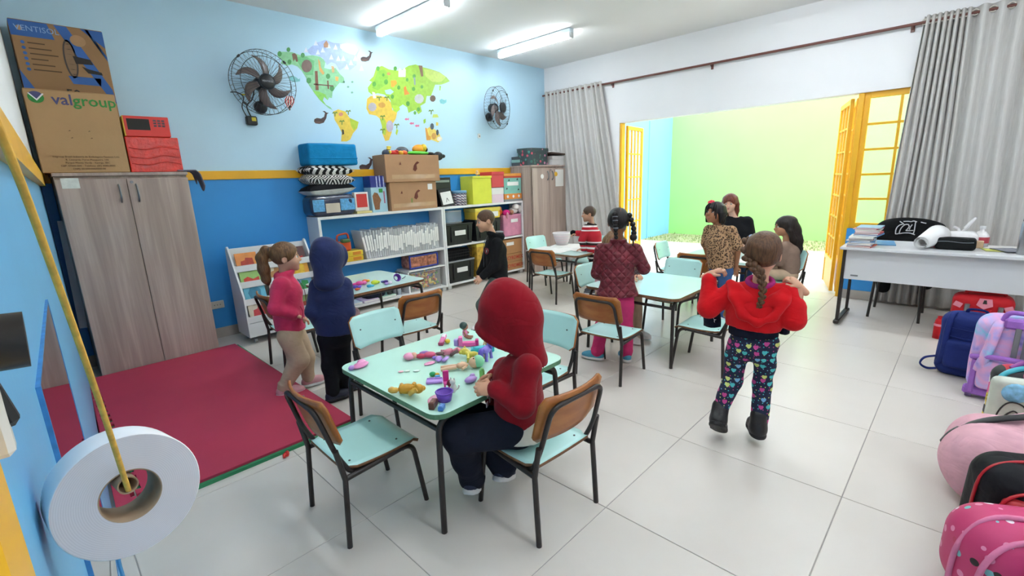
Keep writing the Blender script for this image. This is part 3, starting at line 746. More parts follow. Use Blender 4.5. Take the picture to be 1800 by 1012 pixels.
# wall stickers, outlines in metres on the back wall (x, z)
MAP = [('north_america','#8fcf9a',0,[(2.095,2.747),(2.149,2.788),(2.249,2.799),(2.333,2.782),(2.392,2.784),(2.469,2.802),(2.545,2.799),(2.603,2.765),(2.578,2.691),(2.64,2.685),(2.708,2.709),(2.75,2.656),(2.795,2.618),(2.797,2.559),(2.738,2.56),(2.682,2.503),(2.643,2.455),(2.627,2.388),(2.595,2.392),(2.575,2.361),(2.54,2.402),(2.519,2.356),(2.545,2.315),(2.598,2.29),(2.619,2.262),(2.573,2.281),(2.515,2.327),(2.48,2.36),(2.434,2.42),(2.383,2.499),(2.363,2.567),(2.327,2.631),(2.288,2.667),(2.232,2.68),(2.173,2.658),(2.12,2.678),(2.138,2.707)]),('north_america_patch','#8ed35e',1,[(2.422,2.447),(2.49,2.44),(2.558,2.418),(2.575,2.361),(2.539,2.394),(2.518,2.353),(2.548,2.315),(2.515,2.33),(2.48,2.363),(2.434,2.42)]),('north_america_patch','#6fc07e',1,[(2.272,2.759),(2.391,2.777),(2.477,2.748),(2.443,2.604),(2.366,2.595),(2.318,2.671)]),('arctic_ice','#a8bfe8',1,[(2.398,2.832),(2.482,2.9),(2.532,2.936),(2.631,2.98),(2.708,2.964),(2.79,2.971),(2.875,2.992),(2.975,2.979),(3.022,2.943),(2.978,2.862),(2.967,2.772),(2.873,2.701),(2.827,2.739),(2.754,2.686),(2.713,2.752),(2.666,2.76),(2.614,2.725),(2.575,2.79),(2.516,2.809),(2.454,2.8)]),('greenland','#ccd8ef',2,[(2.789,2.964),(2.875,2.992),(2.975,2.982),(3.014,2.941),(2.962,2.875),(2.895,2.879),(2.813,2.896)]),('snow_peak','#dfe6f5',3,[(2.488,2.901),(2.52,2.958),(2.538,2.909)]),('snow_peak','#dfe6f5',3,[(2.372,2.815),(2.403,2.871),(2.421,2.822)]),('snow_peak','#dfe6f5',3,[(2.499,2.813),(2.531,2.871),(2.549,2.821)]),('snow_peak','#dfe6f5',3,[(2.626,2.895),(2.659,2.954),(2.678,2.903)]),('snow_peak','#dfe6f5',3,[(2.705,2.894),(2.739,2.953),(2.758,2.902)]),('snow_peak','#dfe6f5',3,[(2.644,2.785),(2.677,2.844),(2.696,2.793)]),('snow_peak','#dfe6f5',3,[(2.724,2.782),(2.757,2.842),(2.777,2.79)]),('snow_peak','#dfe6f5',3,[(2.782,2.791),(2.816,2.85),(2.836,2.798)]),('snow_peak','#dfe6f5',3,[(2.813,2.708),(2.847,2.768),(2.868,2.715)]),('snow_peak','#dfe6f5',3,[(2.87,2.759),(2.904,2.819),(2.925,2.767)]),('snow_peak','#dfe6f5',3,[(2.927,2.811),(2.962,2.872),(2.983,2.819)]),('snow_peak','#dfe6f5',3,[(2.994,2.716),(3.029,2.778),(3.051,2.723)]),('snow_peak','#dfe6f5',3,[(2.557,2.843),(2.589,2.901),(2.608,2.85)]),('south_america','#e8c84e',0,[(2.625,2.248),(2.686,2.275),(2.768,2.258),(2.811,2.193),(2.92,2.154),(2.894,2.082),(2.834,2.025),(2.791,1.954),(2.745,1.932),(2.677,1.93),(2.697,2.027),(2.665,2.101),(2.63,2.159)]),('south_america_patch','#b5cc3f',1,[(2.811,2.19),(2.917,2.153),(2.891,2.085),(2.843,2.057),(2.818,2.109)]),('eurasia','#a4d04c',0,[(3.082,2.545),(3.145,2.613),(3.11,2.624),(3.171,2.677),(3.218,2.775),(3.297,2.809),(3.389,2.782),(3.507,2.781),(3.589,2.808),(3.676,2.86),(3.784,2.89),(3.889,2.872),(4.02,2.864),(4.155,2.847),(4.267,2.8),(4.323,2.754),(4.237,2.718),(4.164,2.693),(4.071,2.683),(4.031,2.61),(3.99,2.537),(3.922,2.531),(3.892,2.443),(3.811,2.402),(3.827,2.335),(3.769,2.297),(3.73,2.345),(3.664,2.323),(3.62,2.303),(3.606,2.369),(3.547,2.397),(3.482,2.359),(3.437,2.307),(3.382,2.351),(3.371,2.431),(3.299,2.488),(3.206,2.495),(3.129,2.472),(3.086,2.499)]),('eurasia_patch','#c4dc6a',1,[(3.908,2.849),(4.02,2.86),(4.154,2.843),(4.262,2.798),(4.167,2.728),(4.029,2.712),(3.923,2.767)]),('eurasia_patch','#8cc24a',1,[(3.234,2.747),(3.331,2.775),(3.382,2.718),(3.331,2.602),(3.209,2.527),(3.138,2.55),(3.186,2.648)]),('inland_sea','#aed8ef',2,[(3.305,2.536),(3.385,2.56),(3.431,2.533),(3.378,2.496),(3.32,2.498)]),('africa','#e9c651',0,[(3.059,2.419),(3.108,2.455),(3.203,2.471),(3.335,2.46),(3.377,2.4),(3.388,2.319),(3.457,2.308),(3.428,2.224),(3.371,2.155),(3.35,2.055),(3.301,1.963),(3.25,1.953),(3.221,2.033),(3.222,2.131),(3.202,2.21),(3.158,2.239),(3.066,2.249),(3.037,2.309)]),('africa_patch','#b7cf45',1,[(3.202,2.21),(3.269,2.214),(3.29,2.134),(3.258,2.019),(3.221,2.033),(3.222,2.131)]),('arabia','#b5dc4a',1,[(3.394,2.377),(3.484,2.376),(3.5,2.336),(3.445,2.294),(3.401,2.312)]),('australia','#ecd26a',0,[(3.861,2.112),(3.932,2.151),(4.021,2.12),(4.086,2.069),(4.115,1.998),(4.053,1.96),(3.94,1.992),(3.871,1.981)]),('madagascar','#b7cf45',0,[(3.426,2.108),(3.447,2.085),(3.421,2.025),(3.405,2.049)]),('island','#c8d870',0,[(4.004,2.313),(4.073,2.318),(4.093,2.28),(3.988,2.268)]),('island','#9fd04a',0,[(3.839,2.233),(3.878,2.252),(3.874,2.204),(3.841,2.184)]),('island','#e8d060',0,[(4.041,2.218),(4.08,2.215),(4.077,2.176),(4.039,2.171)]),('island','#9ccf55',0,[(4.14,2.682),(4.167,2.676),(4.153,2.622),(4.13,2.62)]),('island','#7fb6a0',0,[(2.85,2.528),(2.841,2.517),(2.826,2.515),(2.819,2.525),(2.828,2.536),(2.844,2.537)]),('island','#7fb6a0',0,[(2.909,2.586),(2.9,2.575),(2.884,2.573),(2.877,2.583),(2.887,2.594),(2.902,2.596)]),('island','#7fb6a0',0,[(2.892,2.472),(2.882,2.461),(2.867,2.459),(2.86,2.469),(2.869,2.48),(2.885,2.482)]),('island','#7fb6a0',0,[(2.805,2.575),(2.796,2.564),(2.781,2.562),(2.775,2.571),(2.784,2.582),(2.799,2.584)]),('round_tree','#4f9a58',3,[(2.143,2.767),(2.132,2.745),(2.112,2.737),(2.099,2.749),(2.102,2.772),(2.119,2.789),(2.138,2.787)]),('round_tree','#4f9a58',3,[(2.236,2.821),(2.226,2.801),(2.208,2.794),(2.196,2.805),(2.199,2.825),(2.215,2.84),(2.231,2.838)]),('round_tree','#4f9a58',3,[(2.381,2.789),(2.369,2.767),(2.35,2.759),(2.336,2.771),(2.339,2.794),(2.356,2.81),(2.375,2.808)]),('round_tree','#4f9a58',3,[(2.231,2.704),(2.22,2.683),(2.201,2.675),(2.189,2.687),(2.192,2.709),(2.208,2.725),(2.226,2.723)]),('round_tree','#4f9a58',3,[(2.417,2.545),(2.403,2.519),(2.379,2.51),(2.363,2.525),(2.366,2.553),(2.387,2.572),(2.41,2.569)]),('round_tree','#4f9a58',3,[(2.636,2.613),(2.623,2.589),(2.601,2.581),(2.585,2.595),(2.588,2.62),(2.608,2.638),(2.629,2.635)]),('round_tree','#4f9a58',3,[(2.668,2.494),(2.654,2.468),(2.63,2.46),(2.613,2.475),(2.617,2.502),(2.637,2.521),(2.66,2.517)]),('round_tree','#5fa548',3,[(3.265,2.774),(3.253,2.751),(3.232,2.743),(3.217,2.756),(3.219,2.78),(3.238,2.797),(3.258,2.794)]),('round_tree','#5fa548',3,[(3.505,2.805),(3.493,2.782),(3.47,2.773),(3.454,2.786),(3.457,2.811),(3.476,2.828),(3.498,2.826)]),('round_tree','#5fa548',3,[(3.364,2.638),(3.35,2.611),(3.325,2.602),(3.307,2.617),(3.31,2.645),(3.332,2.665),(3.356,2.662)]),('round_tree','#5fa548',3,[(3.196,2.595),(3.184,2.571),(3.161,2.563),(3.145,2.577),(3.148,2.603),(3.168,2.621),(3.189,2.618)]),('round_tree','#5fa548',3,[(3.531,2.592),(3.519,2.57),(3.498,2.563),(3.483,2.575),(3.486,2.598),(3.504,2.614),(3.524,2.611)]),('round_tree','#5fa548',3,[(3.66,2.695),(3.65,2.677),(3.632,2.671),(3.619,2.681),(3.621,2.7),(3.636,2.714),(3.654,2.712)]),('round_tree','#5fa548',3,[(3.749,2.598),(3.737,2.576),(3.715,2.568),(3.699,2.581),(3.701,2.605),(3.72,2.621),(3.741,2.618)]),('round_tree','#5fa548',3,[(3.877,2.636),(3.867,2.618),(3.848,2.611),(3.835,2.622),(3.836,2.642),(3.853,2.656),(3.871,2.653)]),('round_tree','#5fa548',3,[(3.429,2.477),(3.417,2.455),(3.397,2.448),(3.382,2.461),(3.385,2.484),(3.402,2.5),(3.422,2.496)]),('round_tree','#5fa548',3,[(3.65,2.414),(3.637,2.388),(3.611,2.38),(3.593,2.396),(3.596,2.423),(3.617,2.442),(3.642,2.438)]),('round_tree','#5fa548',3,[(3.322,2.711),(3.314,2.695),(3.299,2.69),(3.288,2.699),(3.29,2.715),(3.303,2.727),(3.317,2.725)]),('round_tree','#5fa548',3,[(3.774,2.75),(3.762,2.727),(3.74,2.72),(3.724,2.732),(3.727,2.756),(3.745,2.772),(3.767,2.77)]),('round_tree','#5fa548',3,[(3.801,2.359),(3.789,2.336),(3.766,2.329),(3.75,2.343),(3.752,2.367),(3.771,2.383),(3.793,2.38)]),('round_tree','#5fa548',3,[(3.738,2.312),(3.728,2.293),(3.709,2.287),(3.696,2.299),(3.698,2.319),(3.714,2.332),(3.731,2.329)]),('palm_tree','#6f8f3c',3,[(2.606,2.223),(2.622,2.245),(2.64,2.239),(2.665,2.251),(2.672,2.229),(2.65,2.233),(2.642,2.196),(2.632,2.195),(2.636,2.23)]),('palm_tree','#6f8f3c',3,[(2.767,2.252),(2.784,2.275),(2.803,2.268),(2.829,2.281),(2.836,2.259),(2.813,2.263),(2.805,2.225),(2.794,2.224),(2.799,2.259)]),('palm_tree','#6f8f3c',3,[(2.677,2.138),(2.694,2.16),(2.713,2.154),(2.738,2.166),(2.745,2.144),(2.722,2.148),(2.714,2.11),(2.704,2.109),(2.708,2.144)]),('palm_tree','#6f8f3c',3,[(3.204,2.224),(3.221,2.248),(3.244,2.242),(3.272,2.255),(3.281,2.231),(3.254,2.236),(3.246,2.195),(3.235,2.194),(3.239,2.232)]),('palm_tree','#6f8f3c',3,[(3.389,2.138),(3.407,2.162),(3.431,2.155),(3.46,2.168),(3.47,2.144),(3.442,2.149),(3.434,2.107),(3.421,2.107),(3.426,2.145)]),('palm_tree','#6f8f3c',3,[(3.186,2.071),(3.204,2.094),(3.227,2.087),(3.255,2.1),(3.264,2.076),(3.237,2.081),(3.229,2.04),(3.217,2.04),(3.222,2.077)]),('palm_tree','#6f8f3c',3,[(3.18,2.436),(3.198,2.46),(3.22,2.454),(3.248,2.468),(3.257,2.445),(3.23,2.449),(3.222,2.409),(3.211,2.408),(3.215,2.444)]),('palm_tree','#6f8f3c',3,[(3.285,2.446),(3.303,2.47),(3.326,2.464),(3.354,2.478),(3.363,2.455),(3.337,2.459),(3.328,2.418),(3.317,2.417),(3.321,2.454)]),('palm_tree','#6f8f3c',3,[(3.927,2.341),(3.947,2.366),(3.974,2.36),(4.007,2.374),(4.018,2.349),(3.987,2.354),(3.978,2.309),(3.964,2.308),(3.968,2.349)]),('brown_bear','#7a5a44',4,[(2.246,2.782),(2.276,2.794),(2.296,2.776),(2.299,2.716),(2.279,2.711),(2.272,2.739),(2.253,2.71),(2.248,2.74)]),('bison','#7d665c',4,[(2.444,2.692),(2.432,2.658),(2.407,2.632),(2.377,2.62),(2.35,2.625),(2.332,2.646),(2.329,2.677),(2.341,2.71),(2.365,2.736),(2.394,2.749),(2.422,2.744),(2.44,2.723)]),('elephant','#b5aeb4',4,[(3.173,2.338),(3.159,2.307),(3.128,2.287),(3.094,2.284),(3.068,2.301),(3.061,2.329),(3.075,2.36),(3.105,2.38),(3.139,2.383),(3.166,2.367)]),('elephant','#c7ccc8',4,[(3.872,2.492),(3.855,2.457),(3.815,2.432),(3.769,2.429),(3.735,2.446),(3.724,2.479),(3.741,2.514),(3.78,2.538),(3.826,2.543),(3.861,2.525)]),('rhino','#bdb3c9',4,[(3.382,2.131),(3.368,2.09),(3.339,2.063),(3.307,2.062),(3.284,2.086),(3.279,2.126),(3.293,2.167),(3.321,2.193),(3.353,2.195),(3.376,2.171)]),('white_house','#f2efe9',4,[(3.515,2.711),(3.524,2.796),(3.546,2.818),(3.564,2.797),(3.589,2.8),(3.612,2.83),(3.63,2.805),(3.617,2.723)]),('fox','#e8913f',4,[(3.578,2.597),(3.611,2.62),(3.622,2.569),(3.66,2.531),(3.579,2.507)]),('tiger','#eaa63c',4,[(3.401,2.658),(3.475,2.669),(3.487,2.635),(3.43,2.584),(3.397,2.586)]),('deer','#d9a75a',4,[(2.519,2.775),(2.539,2.749),(2.539,2.693),(2.574,2.637),(2.553,2.617),(2.519,2.656)]),('red_deer','#b98a6a',4,[(2.601,2.933),(2.638,2.974),(2.657,2.942),(2.645,2.905),(2.601,2.898)]),('polar_bear','#f3f1ea',4,[(2.902,2.953),(2.886,2.93),(2.85,2.914),(2.812,2.911),(2.789,2.924),(2.791,2.946),(2.819,2.967),(2.858,2.977),(2.891,2.972)]),('walrus','#d6b27a',4,[(2.661,2.724),(2.693,2.721),(2.689,2.663),(2.662,2.652)]),('duck','#e9b25e',4,[(2.693,2.62),(2.732,2.618),(2.72,2.572),(2.691,2.574)]),('moose','#8a6a4e',4,[(3.826,2.885),(3.886,2.888),(3.889,2.764),(3.856,2.756),(3.841,2.824)]),('camel','#d9a24a',4,[(3.298,2.369),(3.284,2.347),(3.253,2.334),(3.22,2.335),(3.2,2.35),(3.202,2.372),(3.226,2.39),(3.26,2.397),(3.288,2.389)]),('hedgehog','#6d5a4c',4,[(4.063,2.513),(4.049,2.485),(4.019,2.468),(3.987,2.47),(3.968,2.49),(3.971,2.519),(3.994,2.542),(4.027,2.55),(4.054,2.539)]),('penguin','#4a5560',4,[(4.003,2.16),(3.991,2.129),(3.967,2.116),(3.946,2.127),(3.939,2.157),(3.951,2.187),(3.975,2.201),(3.997,2.189)]),('penguin','#4a5560',4,[(4.076,2.087),(4.064,2.055),(4.044,2.047),(4.03,2.068),(4.033,2.102),(4.051,2.124),(4.07,2.117)]),('giraffe','#e3a24a',4,[(3.859,2.138),(3.881,2.134),(3.904,2.044),(3.943,2.028),(3.928,1.983),(3.866,1.981)]),('kangaroo','#d9a45a',4,[(4.032,2.04),(4.017,2.009),(3.986,1.996),(3.958,2.007),(3.949,2.037),(3.964,2.068),(3.994,2.081),(4.022,2.07)]),('sheep','#f1e9d8',4,[(4.128,2.008),(4.112,1.984),(4.078,1.973),(4.045,1.982),(4.033,2.004),(4.049,2.028),(4.083,2.038),(4.116,2.03)]),('toucan','#3a3a34',4,[(2.702,2.065),(2.723,2.056),(2.724,2.013),(2.699,2.0)]),('monkey','#d98f7a',4,[(2.737,2.226),(2.727,2.21),(2.707,2.203),(2.689,2.208),(2.683,2.222),(2.693,2.238),(2.713,2.245),(2.731,2.241)]),('zebra','#e9e4d6',4,[(3.132,2.504),(3.169,2.499),(3.18,2.438),(3.139,2.43)]),('dog','#c9955e',4,[(3.407,2.734),(3.395,2.718),(3.372,2.711),(3.354,2.719),(3.356,2.736),(3.376,2.749),(3.398,2.748)]),('wolf','#8fa0a2',4,[(3.737,2.737),(3.764,2.732),(3.76,2.649),(3.738,2.643)]),('bridge_tower','#8a5a44',4,[(2.468,2.646),(2.498,2.65),(2.485,2.456),(2.45,2.453)]),('bridge_deck','#7a5448',4,[(2.439,2.517),(2.66,2.522),(2.659,2.512),(2.437,2.505)]),('bridge_tower','#8a5a44',4,[(2.593,2.565),(2.609,2.567),(2.605,2.48),(2.59,2.479)])]
SOLO = [('whale_a',[('body','#4a3a3c',0,[(2.391,2.129),(2.398,2.152),(2.428,2.167),(2.473,2.163),(2.511,2.185),(2.527,2.226),(2.501,2.243),(2.526,2.245),(2.545,2.23),(2.57,2.229),(2.547,2.214),(2.534,2.17),(2.499,2.122),(2.448,2.106),(2.403,2.11)]),('belly','#6b4f45',1,[(2.395,2.129),(2.451,2.132),(2.493,2.132),(2.448,2.113),(2.407,2.115)])]),('whale_b',[('body','#4a3a3c',0,[(3.026,2.839),(3.031,2.859),(3.06,2.875),(3.104,2.875),(3.141,2.898),(3.155,2.934),(3.129,2.947),(3.154,2.951),(3.173,2.94),(3.197,2.941),(3.175,2.926),(3.163,2.887),(3.131,2.842),(3.081,2.824),(3.037,2.823)]),('belly','#6b4f45',1,[(3.029,2.839),(3.084,2.847),(3.125,2.85),(3.082,2.83),(3.041,2.828)])]),('whale_c',[('body','#4a3a3c',0,[(2.867,1.638),(2.874,1.663),(2.908,1.677),(2.96,1.67),(3.004,1.692),(3.022,1.735),(2.991,1.757),(3.02,1.757),(3.043,1.739),(3.072,1.736),(3.045,1.721),(3.032,1.673),(2.992,1.622),(2.933,1.608),(2.881,1.616)]),('belly','#6b4f45',1,[(2.871,1.638),(2.936,1.637),(2.985,1.633),(2.934,1.616),(2.885,1.621)])]),('teal_a',[('body','#7fc9cf',0,[(2.183,2.552),(2.225,2.573),(2.265,2.555),(2.282,2.541),(2.299,2.556),(2.295,2.524),(2.237,2.508),(2.193,2.52)])]),('teal_b',[('body','#7fc9cf',0,[(4.124,2.497),(4.161,2.518),(4.207,2.504),(4.243,2.517),(4.24,2.481),(4.186,2.453),(4.134,2.46)])]),('fish0',[('body','#e27aa0',0,[(3.552,2.224),(3.578,2.24),(3.603,2.233),(3.621,2.245),(3.615,2.212),(3.601,2.22),(3.575,2.21)])]),('fish1',[('body','#e27aa0',0,[(3.62,2.177),(3.647,2.194),(3.672,2.187),(3.69,2.198),(3.685,2.166),(3.671,2.173),(3.644,2.163)])]),('fish2',[('body','#e27aa0',0,[(3.698,2.153),(3.726,2.169),(3.751,2.162),(3.77,2.174),(3.764,2.141),(3.75,2.148),(3.723,2.138)])]),('balloon',[('stripe','#c8413f',0,[(2.137,2.364),(2.145,2.365),(2.125,2.329),(2.121,2.301),(2.136,2.246),(2.131,2.245),(2.107,2.3),(2.111,2.327)]),('stripe','#f2ece6',0,[(2.145,2.365),(2.153,2.365),(2.139,2.33),(2.135,2.302),(2.14,2.246),(2.136,2.246),(2.121,2.301),(2.125,2.329)]),('stripe','#c8413f',0,[(2.153,2.365),(2.161,2.366),(2.153,2.331),(2.149,2.303),(2.145,2.246),(2.14,2.246),(2.135,2.302),(2.139,2.33)]),('stripe','#f2ece6',0,[(2.161,2.366),(2.168,2.367),(2.167,2.332),(2.163,2.305),(2.15,2.247),(2.145,2.246),(2.149,2.303),(2.153,2.331)]),('stripe','#c8413f',0,[(2.168,2.367),(2.176,2.368),(2.181,2.334),(2.177,2.306),(2.155,2.247),(2.15,2.247),(2.163,2.305),(2.167,2.332)]),('stripe','#f2ece6',0,[(2.176,2.368),(2.184,2.368),(2.195,2.335),(2.191,2.307),(2.16,2.248),(2.155,2.247),(2.177,2.306),(2.181,2.334)]),('stripe','#c8413f',0,[(2.184,2.368),(2.192,2.369),(2.209,2.336),(2.205,2.308),(2.165,2.248),(2.16,2.248),(2.191,2.307),(2.195,2.335)]),('basket','#6b4a3a',0,[(2.139,2.243),(2.159,2.245),(2.153,2.225),(2.139,2.224)])])]
# ---------------------------------------------------------------- stickers on the back wall
def decal(parent, items, z0=0):
    for n, c, l, poly in items:
        m = MB(); m.prism(poly, (0, YB-.0004-.0004*l, 0), (1, 0, 0), (0, 0, 1), .0004)
        m.build(n, mat('sticker '+c, c, .45, var=.1, scale=30), parent)
mp = thing('wall_map', 'large illustrated world map sticker with animals on the pale blue wall', 'wall sticker'); decal(mp, MAP)
SL = {'whale_a': ('whale_sticker', 'dark sperm whale sticker left of South America'), 'whale_b': ('whale_sticker', 'dark sperm whale sticker beside the icy north, highest of the whales'),
      'whale_c': ('whale_sticker', 'dark sperm whale sticker low beside the blue bag'), 'teal_a': ('whale_sticker', 'small teal whale sticker right of the larger wall fan'),
      'teal_b': ('whale_sticker', 'small teal whale sticker right of Asia'), 'balloon': ('balloon_sticker', 'red and white striped hot air balloon sticker by the fan'),
      'fish0': ('fish_sticker', 'pink fish sticker south of Asia, left one of three'), 'fish1': ('fish_sticker', 'pink fish sticker south of Asia, middle one of three'), 'fish2': ('fish_sticker', 'pink fish sticker south of Asia, right one of three')}
for k, it in SOLO: decal(thing(SL[k][0], SL[k][1], 'wall sticker'), it)
# ---------------------------------------------------------------- wall fans
FANBL = mat('black fan plastic', '#1d1e22', .4, var=.1); WIRE = mat('dark cage wire', '#3c434c', .4, .5); BLADE = mat('grey brown translucent blade', '#6e625f', .35, var=.08)
def fan(loc, yaw, pitch, R, label, rot=0, arm=.2):
    t = thing('wall_fan', label, 'fan', loc)
    B = RZ(yaw) @ RX(PI/2+pitch)      # local z of the fan points into the room
    def tr(m): m.M = B.to_4x4(); return m
    cg = tr(MB())
    for r, z in ((R, 0), (R*.78, .035), (R*.24, .055)): cg.tube([(r*math.cos(a*PI/20), r*math.sin(a*PI/20), z) for a in range(40)], .0028, 5, closed=True)
    cg.tube([(R*.99*math.cos(a*PI/20), R*.99*math.sin(a*PI/20), -.10) for a in range(40)], .0028, 5, closed=True)
    for k in range(40):
        a = 2*PI*k/40; c, s_ = math.cos(a), math.sin(a)
        cg.tube([(R*.2*c, R*.2*s_, .056), (R*.6*c, R*.6*s_, .05), (R*.8*c, R*.8*s_, .034), (R*c, R*s_, 0)], .0013, 4, caps=False)
        cg.tube([(R*c, R*s_, 0), (R*.99*c, R*.99*s_, -.10), (R*.25*c, R*.25*s_, -.12)], .0013, 4, caps=False)
    tag(cg.build('cage', WIRE, t), kind='stuff')
    m = tr(MB()); m.lathe([(0, .066), (.05, .064), (.068, .05), (.07, .03), (.066, .02), (0, .02)], n=24); hub = m.build('hub', FANBL, t)
    for k in range(4):
        a = PI/4+k*PI/2; tr(MB()).box((R*1.0*math.cos(a), R*1.0*math.sin(a), 0), (.018, .03, .014), rot=RZ(a), bev=.003).build('cage_clip', FANBL, t)
    for k in range(6):
        a0 = rot+k*PI/3
        def bf(u, v):
            r = .055+(R*.86-.055)*u; a = a0+.62*u*u-.1; wd = .045+.03*math.sin(PI*min(1, u*1.05))*1.2
            if u > .85: wd *= 1-((u-.85)/.15)**2*.8
            q = (v-.5)*wd; return (r*math.cos(a)-q*math.sin(a), r*math.sin(a)+q*math.cos(a), -.02+q*.45)
        m = tr(MB()); m.sheet(bf, 10, 3, t=.002); m.build('blade', BLADE, t)
    m = tr(MB()); m.lathe([(0, -.05), (.05, -.055), (.066, -.08), (.066, -.15), (.045, -.18), (0, -.185)], n=18); m.build('motor', FANBL, t)
    yw = YB-loc[1]
    m = MB(); m.tube(spline([B @ Vector((0, 0, -.15)), (0, yw*.7, -arm*.55), (0, yw*.85, -arm), (0, yw-.02, -arm)], 6), .020, 10); m.build('arm', FANBL, t)
    m = MB(); m.lathe([(0, .0), (.062, .0), (.058, .03), (.03, .05), (0, .052)], c=(0, yw, -arm), R=RX(PI/2), n=18); m.build('wall_mount', FANBL, t)
    return t
fan1 = fan((1.86, 5.03, 2.43), 0, .02, .29, 'large black wall fan left of the world map', .35, .20)
lettering('VENTISOL', .022, mat('fan lettering grey', '#b7bcc2', .5), fan1, (0, -.068, .0))
m = MB(); m.box((0, 0, 0), (.10, .05, .085), bev=.01); jb = thing('control_box', 'black fan control box with loose cables under the large fan', 'control box', (1.75, YB-.027, 2.095))
m.build('housing', FANBL, jb); MB().box((.015, -.027, .012), (.04, .006, .035), bev=.002).build('label', mat('yellow label', '#d8c341', .5), jb)
MB().tube(spline([(0, 0, .04), (-.03, -.02, .13), (.02, -.03, .19), (.05, -.02, .25), (.06, -.01, .30)], 6), .006, 6).build('cable', FANBL, jb)
MB().tube(spline([(-.04, 0, .04), (-.07, -.01, .12), (-.05, -.03, .21), (-.10, -.02, .25), (-.15, 0, .25)], 6), .005, 6).build('cable', FANBL, jb)
MB().tube(spline([(-.06, -.02, .235), (-.02, -.035, .23), (.01, -.03, .20)], 6), .007, 6).build('yellow_connector', mat('yellow plastic', '#e3d33a', .4), jb)
fan2 = fan((5.01, 5.00, 2.44), .28, .03, .285, 'smaller looking wall fan near the curtain corner', .1, .10)
sw = thing('junction_box', 'small white junction box on the wall below the right fan', 'junction box', (4.79, YB-.012, 2.07)); MB().box((0, 0, 0), (.045, .024, .06), bev=.004).build('cover', WLAM, sw); MB().box((0, -.013, -.005), (.02, .004, .02), bev=.001).build('rocker', STEEL, sw)
sk = thing('power_socket', 'cream power socket low on the blue wall right of the near cupboard', 'socket', (1.18, YB-.008, .335)); CRM = mat('cream plastic', '#d9d3c4', .5)
MB().box((0, 0, 0), (.12, .016, .075), bev=.004).build('cover', CRM, sk); 
for x in (-.025, 0, .025): MB().cyl((x, -.008, 0), (x, -.0095, 0), .004, n=8).build('hole', BLK, sk)
# ---------------------------------------------------------------- things on the left wall, close to the camera
MIRROR = mat('mirror silvering', '#c9c4c4', .01, 1, var=0)
U = Vector((.0428, 1, 0)).normalized(); N = Vector((1, -.0428, 0)).normalized()
mi = thing('wall_mirror', 'frameless mirror edged with blue tape on the light blue side wall', 'mirror', (wl(1.0), 1.0, 0))
TAPE = mat('torn blue tape', '#3f86c4', .5, var=.2, scale=40)
def onleft(mb, y0, y1, z0, z1, d0, d1):
    mb.M = Matrix((U, N, Vector((0, 0, 1)))).transposed().to_4x4(); return mb.box(((y0+y1)/2, (d0+d1)/2, (z0+z1)/2), (y1-y0, d1-d0, z1-z0))
onleft(MB(), 0, .86, .30, 1.145, 0, .0045).build('glass', MIRROR, mi)
for a in ((-.003, .863, 1.143, 1.147, 0, .0055), (-.003, .863, .297, .302, 0, .0055), (-.005, .003, .297, 1.147, 0, .0065), (.859, .863, .297, 1.147, 0, .0055)): onleft(MB(), *a).build('tape_edge', TAPE, mi)
po = MB(); po.box((-.0535, .222, 1.09), (.062, .06, 2.18), bev=.004); struct('trim_6', po, YELLOW)
lk = thing('door_latch', 'black latch with a cream plate on the yellow door post, blurred close up', 'latch', (-.022, .222, 1.372))
m = MB(); m.box((-.001, .020, -.016), (.012, .010, .034), bev=.002); m.build('plate', mat('cream latch plate', '#d8d6cf', .5), lk)
m = MB(); m.cyl((.0, .02, .009), (.0150, .02, .008), .0102, n=18); m.build('knob', FANBL, lk)
MB().box((.003, .026, .022), (.009, .010, .036), bev=.002).build('lever', FANBL, lk); MB().box((.0030, .024, -.012), (.006, .008, .024), rot=RY(-.18), bev=.002).build('catch', FANBL, lk)
# paper roll hung on a yellow cord
ROLL = mat('white paper roll', '#e9e8ea', .75, var=.02, scale=4); 
def side_fn(t):
    w = t.new('ShaderNodeTexWave', wave_type='RINGS', rings_direction='Y'); w.inputs['Scale'].default_value = 160; w.inputs['Distortion'].default_value = .3
    t.link(t.coord(), w.inputs[0]); t.link(t.ramp(w.outputs[1], [(0, '#cbc5c7'), (1, '#d6d0d2')]), t.b.inputs['Base Color'])
RSIDE = mat('wound paper roll side', '#d0cacc', .85, var=0, fn=side_fn)
CARD = mat('brown card core', '#a58a6e', .8, var=.1, scale=20)
rl = thing('paper_roll', 'big white paper roll hanging on a yellow cord close to the camera', 'paper roll', (.028, .652, 1.093))
RM = (RZ(.10) @ RX(-PI/2-.15))
m = MB(); R0, R1, W_ = .0295, .069, .058
m.lathe([(R1-.001, 0), (R1, .001), (R1, W_-.001), (R1-.001, W_)], R=RM, n=64); m.build('outer_sheet', ROLL, rl)
m = MB(); m.lathe([(R0, 0), (R1-.001, 0)], R=RM, n=64); m.lathe([(R1-.001, W_), (R0, W_)], R=RM, n=64); tag(m.build('wound_sides', RSIDE, rl), kind='stuff')
m = MB(); m.lathe([(R0, 0), (R0, W_), (R0-.0014, W_), (R0-.0014, 0), (R0, 0)], R=RM, n=40); m.build('card_core', CARD, rl)
tb = MB(); tb.lathe([(.0098, -.012), (.0098, .07), (.0082, .07), (.0082, -.012), (.0098, -.012)], c=RM @ Vector((-.002, -.0165, 0)), R=RM, n=24); ct = tb.build('hanging_tube', CARD, rl)
CORD = mat('yellow twisted cord', '#dfae4a', .8, var=.2, scale=90)
p0 = Vector((.028, .652, 1.093))+RM @ Vector((-.002, -.007, -.006))
